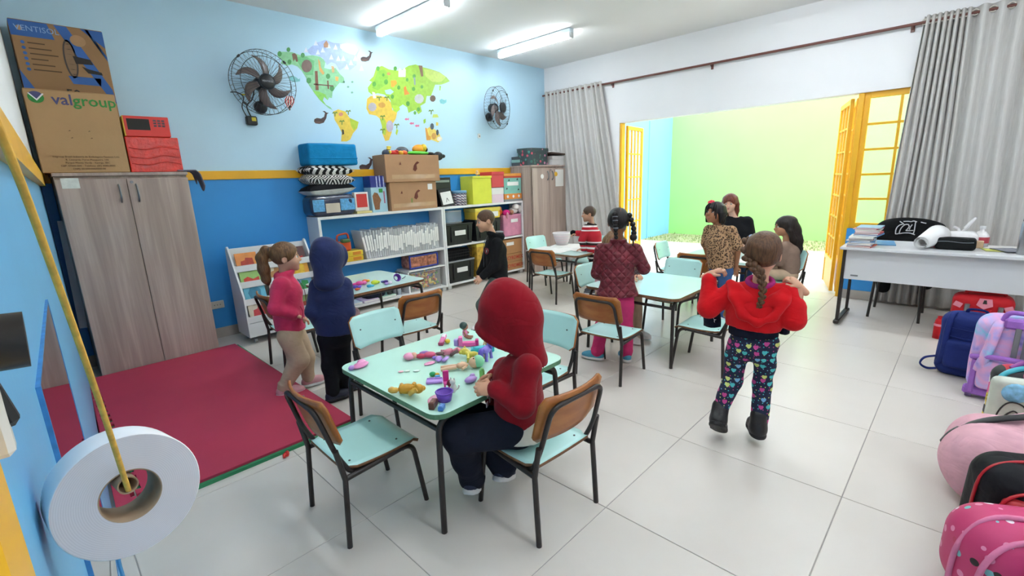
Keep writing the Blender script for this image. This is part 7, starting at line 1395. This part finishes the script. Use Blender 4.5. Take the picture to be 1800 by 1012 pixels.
for s in (-1, 1): strap(b3, [(s*.09, -.05, .48), (s*.10, -.125, .44), (s*.115, -.14, .32), (s*.13, -.145, .24), (s*.15, -.12, .16)], TIE, .026); MB().box((s*.165, -.115, .12), (.03, .02, .22), bev=.006).build('side_band', LIL, b3); MB().cyl((s*.17-.015, -.08, .0), (s*.17+.015, -.08, .0), .03, n=16).build('wheel', mat('purple wheel', '#6d5a8c', .5), b3)
MB().box((0, -.085, .02), (.40, .06, .05), bev=.01).build('base_frame', LIL, b3); MB().tube(spline([(-.185, -.11, .24), (-.08, -.158, .27), (.05, -.16, .27)], 5), .016, 8).build('pocket_trim', LIL, b3)
nt = MB().box((.02, -.152, .155), (.13, .004, .07), bev=.001).build('name_tag', PAPER, b3); MB().box((.02, -.155, .162), (.10, .003, .035)).build('tag_writing', mat('grey scrawl', '#8d8f96', .8, var=.5, scale=60), b3)
gs_ = bag('backpack', 'grey sketch printed bag behind the lilac wheeled bag', (4.45, -.50, 0), -PI/2, .30, .16, .49, mat('grey sketch print nylon', '#9a9892', .7, var=.35, scale=30), .06); strap(gs_, [(-.05, 0, .48), (0, -.02, .53), (.05, 0, .48)], BLK, .009, 'top_handle')
def graf_fn(t):
    v = t.new('ShaderNodeTexVoronoi'); v.inputs['Scale'].default_value = 19; v.inputs['Randomness'].default_value = 1; t.link(t.coord((1, 1, 1.3), (0, .6, 0)), v.inputs[0]); s_ = t.new('ShaderNodeSeparateColor'); t.link(v.outputs['Color'], s_.inputs[0])
    t.link(t.ramp(s_.outputs[0], [(0, '#15151c'), (.30, '#c42a34'), (.48, '#e6e2df'), (.60, '#1c1c26'), (.74, '#d84a8c'), (.86, '#e2c23a'), (.93, '#3a4fae')], 'CONSTANT'), t.b.inputs['Base Color'])
GRAF = mat('graffiti printed nylon', '#444', .55, var=0, fn=graf_fn)
b4 = bag('backpack', 'graffiti printed bag with a turquoise edge beside the lilac wheeled bag', (3.36, -.34, 0), -PI/2+.3, .30, .16, .42, GRAF, .06, cell=.009)
m = MB(); m.tube(spline([(-.16, -.06, .02), (-.155, -.06, .3), (-.12, -.05, .40), (0, -.04, .44), (.12, -.05, .40)], 6), .013, 8); m.build('turquoise_piping', col('#49b3c4'), b4); MB().tube(spline([(-.10, -.03, .42), (-.04, -.02, .455), (.06, -.02, .455)], 5), .013, 8).build('top_handle', col('#8f3a8c'), b4); MB().box((0, -.08, .03), (.28, .03, .06), bev=.01).build('magenta_base', col('#b8327a'), b4)
for i, ch in enumerate('RL'): lettering(ch, .06, col('#dfc53a'), b4, (-.1535, .0, .24-.12*i), U=(0, -1, 0), V=(0, 0, 1), depth=.003)
cb_ = thing('clear_case', 'clear fronted case with a turquoise edge and dark line drawing leaning on the graffiti bag', 'case', (3.20, -.27, .0), -PI/2+.25); R_c = RX(-.06)
S = SDF(); S.rbox((0, 0, .205), (.085, .035, .20), .034, R_c, .02); sdf_obj('shell', [(S, .008, 0)], [mat('milky clear plastic', '#c3c8b8', .12, var=.12, scale=14, coat=.6)], cb_, .003, 12, 2)
S = SDF(); S.rbox((.075, .012, .21), (.022, .038, .195), .02, R_c, .01); sdf_obj('turquoise_edge', [(S, .008, 0)], [col('#3fa9bc')], cb_, .001, 12, 2); MB().ell((0, -.022, .335), (.055, .02, .05), nu=14, nv=8).build('blue_print', mat('sky blue print', '#7fb9d6', .3, var=.3, scale=40), cb_)
for pts in ([(-.05, -.034, .10), (-.055, -.036, .22), (-.02, -.036, .29), (.04, -.036, .27), (.05, -.036, .16)], [(-.04, -.036, .20), (.0, -.038, .25), (.03, -.037, .22)], [(-.045, -.036, .17), (.0, -.038, .21), (.035, -.037, .18)], [(.0, -.037, .07), (.018, -.038, .10), (.0, -.038, .12), (-.016, -.037, .09), (.0, -.037, .07)]): MB().tube(spline(pts, 5), .0035, 5).build('line_drawing', DKI, cb_)
PNK = fbm('pale pink cotton', '#dca9b4', .85, .3, 120); PNK2 = fbm('rose trim', '#d98aa0', .8)
b5 = thing('backpack', 'pale pink backpack slumped on the floor with a black strap', 'backpack', (2.75, -.37, 0), -PI/2+.12); S = SDF(); S.rbox((0, .0, .17), (.30, .20, .17), .13, None, .03).ell((.10, .08, .27), (.22, .18, .14), None, .06).ell((-.18, -.05, .15), (.16, .17, .15), None, .06); S.plane((0, 0, .004), (0, 0, -1)); sdf_obj('bag_body', [(S, .011, 0)], [PNK], b5, .009, 13, 8)
strap(b5, [(-.325, .0, .20), (-.29, .005, .265), (-.20, .02, .335), (-.08, .04, .38)], BLK, .022, 'black_strap'); strap(b5, [(-.20, -.205, .12), (-.16, -.22, .26), (-.02, -.215, .335), (.12, -.20, .34), (.22, -.17, .30)], PNK2, .010, 'zip_arch', 1.2); strap(b5, [(.08, -.08, .385), (.13, -.12, .41), (.20, -.13, .385), (.22, -.12, .36)], PNK2, .018, 'top_handle')
MB().box((-.295, -.06, .21), (.05, .03, .03), rot=RY(.5), bev=.005).build('buckle', BLK, b5); b5.children[-1].location = (-.06, .02, -.04); strap(b5, [(-.05, -.215, .18), (.0, -.255, .15), (.06, -.25, .10), (.10, -.22, .08)], fbm('bright pink strap', '#d65a86', .8), .020, 'pink_strap')
for x, z_, c in ((-.05, .07, '#c8404c'), (.04, .05, '#5a6ac0'), (.10, .055, '#d0506a'), (-.12, .09, '#c8404c'), (.0, .40, '#c8404c'), (.17, .33, '#5a6ac0')):
    fl = MB(); [fl.ell((x+.010*math.cos(a), -.205-.004, z_+.010*math.sin(a)), (.008, .006, .008), nu=7, nv=5) for a in (0, 1.57, 3.14, 4.71)] if z_ < .3 else [fl.ell((x+.010*math.cos(a), -.10, z_+.010*math.sin(a)), (.008, .006, .008), nu=7, nv=5) for a in (0, 1.57, 3.14, 4.71)]; tag(fl.build('flower_applique', col(c), b5), kind='stuff')
MB().tube(spline([(.11, -.22, .06), (.14, -.26, .03), (.17, -.27, .012), (.20, -.25, .01)], 5), .010, 6).build('key_charm', mat('silver charm', '#b9b6b0', .3, .6, var=.4, scale=60), b5)
b6 = thing('backpack', 'black and red backpack with large slanted white lettering by the pink bags', 'backpack', (2.36, -.30, 0), -PI/2+.35); S = SDF(); S.rbox((0, 0, .19), (.17, .13, .19), .10, None, .03); S.plane((0, 0, .004), (0, 0, -1)); sdf_obj('bag_body', [(S, .010, 0)], [fbm('black school bag nylon', '#15151a', .6)], b6, .004, 15, 3)
RB = col('#b81f2a'); S = SDF(); S.rbox((0, -.118, .15), (.135, .032, .14), .03, None, .02); sdf_obj('red_panel', [(S, .008, 0)], [mat('red and black print nylon', '#b02028', .5, var=.35, scale=12)], b6, .002, 15, 3)
for pts in ([(-.145, -.125, .03), (-.14, -.13, .26), (-.05, -.12, .32), (.06, -.12, .32), (.14, -.12, .26), (.145, -.125, .03)], [(-.17, -.02, .05), (-.165, -.03, .30), (-.08, -.02, .375), (.08, -.02, .375), (.165, -.02, .30)]): MB().tube(spline(pts, 6), .006, 6).build('red_piping', RB, b6)
lettering('DERMAN', .062, mat('white slanted lettering', '#e6e6e6', .5), b6, (-.03, -.152, .255), U=(1, 0, .28), V=(-.2, 0, 1), bold=.001)
PIK = fbm('rose pink nylon', '#dd7fa2', .6); HOT = fbm('hot pink plush', '#e0287c', .9, .4, 120)
def dot_fn(t):
    v = t.new('ShaderNodeTexVoronoi'); v.inputs['Scale'].default_value = 24; v.inputs['Randomness'].default_value = .8; t.link(t.coord(), v.inputs[0]); s_ = t.new('ShaderNodeSeparateColor'); t.link(v.outputs['Color'], s_.inputs[0])
    c = t.ramp(s_.outputs[0], [(0, '#2a2025'), (.25, '#f0e4ea'), (.5, '#e890b4'), (.72, '#7fc0c4'), (.85, '#c2335c')], 'CONSTANT'); t.link(t.mix(t.math('LESS_THAN', v.outputs['Distance'], .30), '#c93a6e', c), t.b.inputs['Base Color'])
DOT = mat('pink confetti printed nylon', '#c93a6e', .55, var=0, fn=dot_fn)
b7 = thing('backpack', 'hot pink confetti print backpack with a plush bow, nearest of the bags', 'backpack', (2.04, -.27, 0), -PI/2+.45); S = SDF(); S.rbox((0, 0, .165), (.19, .14, .165), .12, None, .03); S.plane((0, 0, .004), (0, 0, -1)); sdf_obj('bag_body', [(S, .010, 0)], [DOT], b7, .003, 15, 3)
S = SDF(); S.rbox((.02, -.13, .11), (.135, .035, .10), .034, None, .02); sdf_obj('front_pocket', [(S, .008, 0)], [PIK], b7, .002, 15, 3)
for pts in ([(-.165, -.11, .02), (-.165, -.115, .20), (-.09, -.10, .295), (.05, -.10, .31), (.15, -.10, .25), (.165, -.11, .02)], [(-.19, -.02, .03), (-.185, -.03, .22), (-.10, -.02, .325), (.08, -.02, .325)], [(-.115, -.165, .04), (-.10, -.168, .17), (0, -.168, .215), (.12, -.165, .20)]): MB().tube(spline(pts, 6), .009, 6).build('pink_piping', PIK, b7)
bw = MB().ell((.05, -.185, .235), (.03, .03, .03), nu=12, nv=8).build('bow_knot', HOT, b7)
for s in (-1, 1): m = MB(); m.ell((.05+s*.062, -.185, .243), (.062, .030, .048), RY(s*.35), 14, 9); m.build('bow_loop', HOT, bw)
# ---------------------------------------------------------------- toys on the mint table
ZT1 = .546; TG = 'toys scattered on the mint table'
def toy(name, label, x, y, rz, items, group=TG, z=ZT1):
    """items: (part name, 'e'|'b'|'t', geometry, colour)"""
    t = thing(name, label, 'toy', (x, y, z), math.radians(rz), group)
    for n, ty, g, c in items:
        m = MB()
        if ty == 'e': m.ell(g[0], g[1], g[2] if len(g) > 2 else None, 10, 7)
        elif ty == 'b': m.box(g[0], g[1], rot=g[2] if len(g) > 2 else None, bev=.002)
        else: m.tube(spline(g[0], 3), g[1], 7)
        m.build(n, col(c), t)
    return t
def pony(label, x, y, rz, c, mane, lying=False, s=1.0, group=TG):
    k = s; R = RX(1.25) if lying else Matrix.Identity(3); zz = .016*k if lying else .030*k; V = lambda a, b, c_: tuple(R @ Vector((a*k, b*k, c_*k))+Vector((0, 0, zz)))
    it = [('body', 'e', (V(0, 0, .012), (.028*k, .015*k, .016*k)), c), ('head', 'e', (V(.036, 0, .040), (.018*k, .014*k, .015*k)), c), ('muzzle', 'e', (V(.050, 0, .034), (.009*k, .009*k, .008*k)), c), ('neck', 't', ([V(.02, 0, .018), V(.03, 0, .036)], .009*k), c)]
    for a in (-.018, .018):
        for b in (-.008, .008): it.append(('leg', 't', ([V(a, b, .008), V(a*1.1, b*1.2, -.026)], [.0065*k, .006*k, .006*k, .007*k]), c))
    it += [('mane', 't', ([V(.034, 0, .056), V(.020, -.006, .05), V(.012, -.012, .034), V(.010, -.016, .014)], [.008*k]*9+[.003*k]), mane), ('tail', 't', ([V(-.026, 0, .018), V(-.042, 0, .022), V(-.050, 0, .0), V(-.046, 0, -.018)], [.005*k]+[.009*k]*8+[.003*k]), mane), ('ear', 'e', (V(.032, .008, .056), (.004*k, .004*k, .008*k)), c)]
    return toy('toy_pony', label, x, y, rz, it, group)
def doll(label, x, y, rz, skc, hairc, dress=None, lying=True, s=1.0):
    k = s; it = []
    if lying:
        it = [('torso', 'e', ((0, 0, .013*k), (.022*k, .014*k, .011*k)), dress or skc), ('head', 'e', ((.042*k, 0, .020*k), (.020*k, .019*k, .019*k)), skc), ('hair', 'e', ((.055*k, .003*k, .022*k), (.022*k, .024*k, .021*k)), hairc)]
        for b in (-1, 1): it += [('leg', 't', ([(-.018*k, b*.007*k, .011*k), (-.045*k, b*.009*k, .010*k), (-.070*k, b*.010*k, .008*k)], .0065*k), skc), ('arm', 't', ([(.014*k, b*.015*k, .014*k), (.0, b*.030*k, .012*k)], .0045*k), skc)]
        it += [('eye', 'e', ((.040*k, -.008*k, .037*k), (.003*k, .003*k, .002*k)), '#2a1c18'), ('eye', 'e', ((.040*k, .008*k, .037*k), (.003*k, .003*k, .002*k)), '#2a1c18')]
    else:
        it = [('torso', 'e', ((0, 0, .026*k), (.014*k, .012*k, .022*k)), dress or skc), ('head', 'e', ((0, 0, .060*k), (.019*k, .019*k, .019*k)), skc), ('hair', 'e', ((.004*k, .004*k, .066*k), (.021*k, .021*k, .019*k)), hairc)]
        for b in (-1, 1): it += [('leg', 't', ([(0, b*.008*k, .012*k), (-.02*k, b*.010*k, .006*k), (-.038*k, b*.011*k, .006*k)], .006*k), skc), ('arm', 't', ([(0, b*.013*k, .036*k), (-.012*k, b*.022*k, .020*k)], .0045*k), skc)]
    return toy('toy_doll', label, x, y, rz, it)
toy('doll_dress', 'crumpled pink doll dress at the far left corner of the mint table', 1.04, 2.10, 20, [('skirt', 'e', ((0, 0, .010), (.05, .032, .010)), '#e88fc0'), ('ruffle', 'e', ((.03, .02, .013), (.028, .022, .011), RZ(.6)), '#f0a2cc'), ('bodice', 'e', ((-.05, .012, .012), (.018, .014, .012)), '#b48ad0')])
toy('doll_set', 'pink and crimson dressed doll with tangled hair on the mint table', 1.30, 1.95, -38, [('hair', 'e', ((-.06, .0, .018), (.030, .032, .018)), '#f0a0c0'), ('torso', 'e', ((0, 0, .014), (.030, .016, .013)), '#c8385a'), ('head', 'e', ((-.035, 0, .020), (.018, .018, .017)), '#e0a890'), ('skirt', 'e', ((.045, .006, .016), (.034, .026, .015)), '#d8547c'), ('wing', 'e', ((.02, .02, .02), (.030, .010, .014)), '#b68fd4'), ('leg', 't', ([(.06, 0, .012), (.085, -.008, .01), (.10, -.01, .01)], .007), '#e0a890'), ('shoe', 'e', ((.07, -.03, .010), (.014, .010, .009)), '#9a7cd8')])
toy('toy_phone', 'pink and white toy handset leaning by a yellow ball on the mint table', 1.52, 2.05, 35, [('handset', 'b', ((0, 0, .020), (.085, .026, .018), RY(-.35)), '#e079ac'), ('window', 'b', ((.026, 0, .034), (.03, .022, .012), RY(-.35)), '#efe2ea'), ('base', 'b', ((-.03, 0, .010), (.03, .028, .018)), '#b0406c'), ('ball', 'e', ((.0, -.028, .013), (.016, .016, .013)), '#e2c63a')])
pony('pink toy pony with a brown mane lying in the middle of the mint table', 1.42, 1.88, -20, '#e58a9e', '#8a6a68', True, 1.1)
toy('toy_cube', 'small lilac toy cube standing on the mint table', 1.545, 1.955, 15, [('cube', 'b', ((0, 0, .018), (.026, .026, .036)), '#b79be0'), ('lid', 'b', ((0, 0, .037), (.022, .022, .004)), '#cbb4ea')])
doll('doll with dark green hair and a pink sofa at the back of the mint table', 1.66, 2.02, 120, '#a8705a', '#2f4a46', '#e98ab8', False, 1.15)
toy('doll_sofa', 'bright pink folding doll sofa on the mint table', 1.585, 1.90, -42, [('seat', 'b', ((0, 0, .012), (.075, .034, .022)), '#ea5fa8'), ('backrest', 'b', ((-.045, .0, .03), (.022, .036, .05)), '#f07ab8'), ('arm', 'b', ((.045, 0, .018), (.018, .034, .034)), '#d8288a')])
toy('doll_bed', 'turquoise doll bed with wavy edges on the mint table', 1.57, 1.775, -40, [('base', 'b', ((0, 0, .012), (.12, .046, .022)), '#2fb4c4'), ('mattress', 'e', ((0, 0, .024), (.050, .022, .009)), '#45c6d4'), ('headboard', 'b', ((.058, 0, .026), (.012, .05, .04)), '#2aa0b4')])
doll('small beige baby doll near the red hooded child', 1.63, 1.80, 60, '#d8b088', '#caa07a', None, False, 1.0)
pony('violet toy pony with a purple mane standing on the mint table', 1.50, 1.665, 20, '#8f7fd8', '#6f5cc4', False, 1.35)
pony('yellow toy pony with a pale yellow mane lying on the mint table', 1.455, 1.72, 140, '#e2d35a', '#efe28a', True, 1.2)
doll('bare doll with mint green hair and a red bow lying on the mint table', 1.345, 1.675, -38, '#eac09c', '#8fdcb0', None, True, 1.45)
toy('lilac_wings', 'lilac butterfly doll wings on the mint table', 1.345, 1.83, 30, [('wing', 'e', ((0, .018, .014), (.030, .018, .010), RX(.5)), '#b08cd8'), ('wing', 'e', ((0, -.018, .014), (.030, .018, .010), RX(-.5)), '#b995de')]); toy('pink_plate', 'small flat pink oval piece on the mint table', 1.285, 1.855, 0, [('plate', 'e', ((0, 0, .004), (.034, .02, .004)), '#ef9fc4'), ('rim', 'e', ((.0, .0, .006), (.02, .012, .003)), '#e588b4')])
toy('clear_chips', 'two pale translucent counters and a pink one on the mint table', 1.155, 1.86, -40, [('chip', 'e', ((-.03, 0, .003), (.014, .011, .003)), '#efb4bc'), ('chip', 'e', ((0, 0, .003), (.014, .010, .003)), '#e4ece0'), ('chip', 'e', ((.045, -.006, .003), (.017, .011, .003)), '#dcebe2')]); toy('toy_bricks', 'tiny green, yellow and blue bricks in a row on the mint table', 1.205, 1.70, -40, [('brick', 'e', ((-.014, .008, .012), (.016, .012, .012)), '#2fb06a'), ('brick', 'e', ((.008, .0, .010), (.012, .010, .010)), '#e3b23a'), ('brick', 'b', ((.010, -.020, .008), (.024, .018, .014)), '#4aa2d8')])
toy('doll_bed', 'flat lilac doll tray near the middle of the mint table', 1.165, 1.655, -40, [('tray', 'b', ((0, 0, .006), (.075, .042, .010)), '#b78be0'), ('rim', 'b', ((0, .018, .013), (.07, .006, .006)), '#c6a0ea')]); toy('doll_chair', 'hot pink doll high chair on the mint table', 1.165, 1.565, -30, [('backrest', 'b', ((.0, .016, .045), (.026, .008, .06)), '#e83a98'), ('seat', 'b', ((0, -.002, .022), (.028, .03, .008)), '#f058ac'), ('leg', 'b', ((-.009, -.004, .010), (.006, .026, .02)), '#d82a88'), ('leg', 'b', ((.009, -.004, .010), (.006, .026, .02)), '#d82a88'), ('rider', 'e', ((.01, -.018, .028), (.012, .012, .016)), '#7a1f38')])
toy('toy_cat', 'small white toy cat sitting in front of the purple basket', 1.145, 1.492, 200, [('body', 'e', ((0, 0, .028), (.014, .013, .024)), '#e9e2dc'), ('head', 'e', ((.004, 0, .058), (.013, .013, .012)), '#efeae4'), ('ear', 'e', ((.004, .008, .071), (.003, .003, .007)), '#e6dcd6'), ('ear', 'e', ((.004, -.008, .071), (.003, .003, .007)), '#e6dcd6'), ('tail', 't', ([(-.010, 0, .012), (-.022, .01, .02), (-.024, .014, .034)], .004), '#e9e2dc')])
def basket_(label, x, y, c, s, group=TG, z=ZT1, name='toy_basket'):
    t = thing(name, label, 'toy', (x, y, z), .5, group); m = MB(); m.lathe([(0, .002), (.024*s, 0), (.032*s, .034*s), (.030*s, .034*s), (.022*s, .004), (0, .005)], n=14); m.build('bowl', col(c), t); m = MB(); m.tube([(.031*s*math.cos(a*PI/8), .031*s*math.sin(a*PI/8), .034*s) for a in range(16)], .003*s, 5, closed=True); m.build('rim', col(c), t); return t
basket_('purple toy basket near the front corner of the mint table', 1.082, 1.475, '#7a4cc0', 1.15)
toy('pink_plate', 'rounded pink doll mat beside the purple basket', 1.055, 1.51, 30, [('plate', 'e', ((0, 0, .005), (.045, .026, .005)), '#f0a4c4'), ('rim', 'e', ((0, 0, .008), (.034, .018, .003)), '#f4b4d0')]); toy('toy_bricks', 'chocolate brown toy block at the front corner of the mint table', 1.013, 1.462, 35, [('block', 'b', ((0, 0, .014), (.05, .024, .028)), '#6a3a2c'), ('top', 'b', ((0, 0, .029), (.04, .016, .004)), '#7a4636')]); toy('toy_bricks', 'blue toy block beside the chocolate brown one', 1.022, 1.418, 35, [('block', 'b', ((0, 0, .010), (.036, .022, .018)), '#4f86d0'), ('top', 'b', ((0, 0, .020), (.028, .014, .003)), '#5f94da')])
pony('golden toy pony with a pink face lying near the left edge of the mint table', 1.02, 1.655, -38, '#d9a02e', '#e2b04a', True, 1.4)
toy('lilac_dress', 'lilac doll dress lying by the hand of the red hooded child', 1.275, 1.53, 10, [('skirt', 'e', ((0, 0, .012), (.036, .024, .012)), '#c098e0'), ('bodice', 'e', ((.026, .012, .016), (.016, .012, .012)), '#cba8e8')]); toy('toy_card', 'red toy box with a small yellow figure by the red hooded child', 1.69, 1.72, 40, [('box', 'b', ((0, 0, .022), (.05, .02, .044)), '#d2302a'), ('figure', 'e', ((.02, -.014, .016), (.010, .008, .014)), '#e8c88a')])
gt = toy('toy_piece', 'light green toy piece held between the hands of the red hooded child', 1.265, 1.44, 20, [('piece', 'b', ((0, 0, .03), (.012, .022, .05)), '#8fe07a'), ('knob', 'e', ((0, 0, .058), (.007, .01, .008)), '#a0ea8c')], None, .575)
# ---------------------------------------------------------------- pieces on the other tables
G2 = 'plastic pieces on the shelf table'; z2 = .547
def ring(label, x, y, c, r=.03, tilt=0, h=.02):
    t = thing('toy_cup', label, 'toy', (x, y, z2), 0, G2); R = RX(tilt); m = MB(); m.lathe([(r*.55, 0), (r, h), (r*.92, h), (r*.5, .003), (r*.55, 0)], c=(0, 0, r*abs(math.sin(tilt))), R=R, n=16); m.build('cup', col(c), t); m = MB(); m.tube([R @ Vector((r*.96*math.cos(a*PI/8), r*.96*math.sin(a*PI/8), h))+Vector((0, 0, r*abs(math.sin(tilt)))) for a in range(16)], .004, 5, closed=True); m.build('rim', col(c), t)
ring('purple plastic cup on its side, rightmost on the shelf table', 2.31, 3.77, '#6a2a9c', .036, 1.2, .03)
for k, (lab, x, y, its) in enumerate((('orange and yellow linked pieces at the back of the shelf table', 2.11, 3.98, [('#e8742a', 0, 0, .03), ('#f0c030', .035, .01, .022), ('#e85a8c', -.03, -.03, .026)]), ('hot pink blobs of pieces on the shelf table', 2.02, 3.92, [('#e84a9c', 0, 0, .036), ('#f06ab0', .045, .0, .03), ('#d83a8a', -.04, .01, .026)]), ('lime yellow piece on the shelf table', 2.13, 3.84, [('#d2e03a', 0, 0, .036), ('#c2d630', .035, .01, .024)]), ('purple and violet pieces near the navy hooded child', 1.93, 3.84, [('#5a3aa8', 0, 0, .026), ('#7a4ac0', .035, -.02, .022), ('#d6d0e0', -.02, .025, .018)]), ('turquoise piece on the shelf table', 2.03, 3.76, [('#2fa8d0', 0, 0, .026), ('#3ab4da', .03, 0, .018)]), ('dark violet piece beside the purple cup', 2.22, 3.80, [('#4a2a8c', 0, 0, .026), ('#5f6ab0', -.01, .035, .02)]), ('white and lilac piece near the purple cup', 2.22, 3.73, [('#e4dcec', 0, 0, .024), ('#b090d8', -.035, .0, .02)]), ('orange piece nearest the navy hooded child', 1.90, 3.74, [('#e2582a', 0, 0, .02), ('#e8743a', .02, .01, .016)]))):
    toy('plastic_piece', lab, x, y, 0, [('piece', 'e', ((a, b, r*.55), (r, r*.8, r*.55)), c) for c, a, b, r in its], G2, z2)
tag(MB().cyl((2.42, 3.83, z2+.004), (2.50, 3.90, z2+.004), .004, n=8).build('pencil', col('#5c6a78')), 'grey pencil lying at the right of the shelf table', 'pencil')
for k, (x, y, a, w_, l_, lab) in enumerate(((4.62, 3.78, .1, .42, .52, 'large white drawing sheet on the far paper table'), (4.86, 3.52, -.25, .36, .48, 'white drawing sheet nearer the boy in stripes'), (5.0, 3.82, .35, .34, .40, 'white drawing sheet at the back of the far paper table'))): tag(MB().box((x, y, z2+.0015+.002*k), (w_, l_, .0015), rot=a).build('drawing_sheet', PAPER), lab, 'paper')
pt = thing('plastic_basket', 'white translucent basket held by the glove of the boy in stripes', 'basket', (5.02, 3.93, z2+.006), 0); MESH = mat('translucent white plastic', '#ece4e6', .3, var=.05, alpha=.75); m = MB(); m.lathe([(0, .002), (.075, 0), (.125, .16), (.121, .16), (.072, .006), (0, .006)], n=24); m.build('bowl', MESH, pt); m = MB(); m.tube([(.124*math.cos(a*PI/12), .124*math.sin(a*PI/12), .16) for a in range(24)], .006, 6, closed=True); m.build('rim', mat('white plastic rim', '#efe9ea', .4), pt)
for z in (.05, .085, .12): m = MB(); r = .077+.31*z; m.tube([(r*math.cos(a*PI/12), r*math.sin(a*PI/12), z) for a in range(24)], .0025, 5, closed=True); m.build('ridge', mat('rose plastic ridge', '#d9b4bd', .4), pt)
pk_ = soft('pink_case', 'hot pink case standing on the far table in front of the woman in black', 'case', (5.10, 1.78, z2+.062), (.05, .09, .06), .02, fbm('hot pink vinyl', '#d83a8c', .5), fold=.001, cell=.008); MB().box((-.052, 0, .10), (.006, .12, .03), bev=.002).build('yellow_flap', col('#e6c86a'), pk_)
tag(MB().box((4.98, 1.62, z2+.0015), (.22, .3, .002), rot=.2).build('drawing_sheet', PAPER), 'white sheet on the far table near the doorway', 'paper')
pb2 = soft('plush_bundle', 'pink and white soft bundle under the shelf table', 'bag', (2.10, 4.45, .12), (.14, .12, .12), .09, mat('pink and white plush', '#d9b6c6', .9, var=.25, scale=9, bump=.3), fold=.008); MB().tube(spline([(-.05, 0, .22), (0, -.02, .26), (.05, 0, .22)], 4), .008, 6).build('handle', PNK2, pb2)
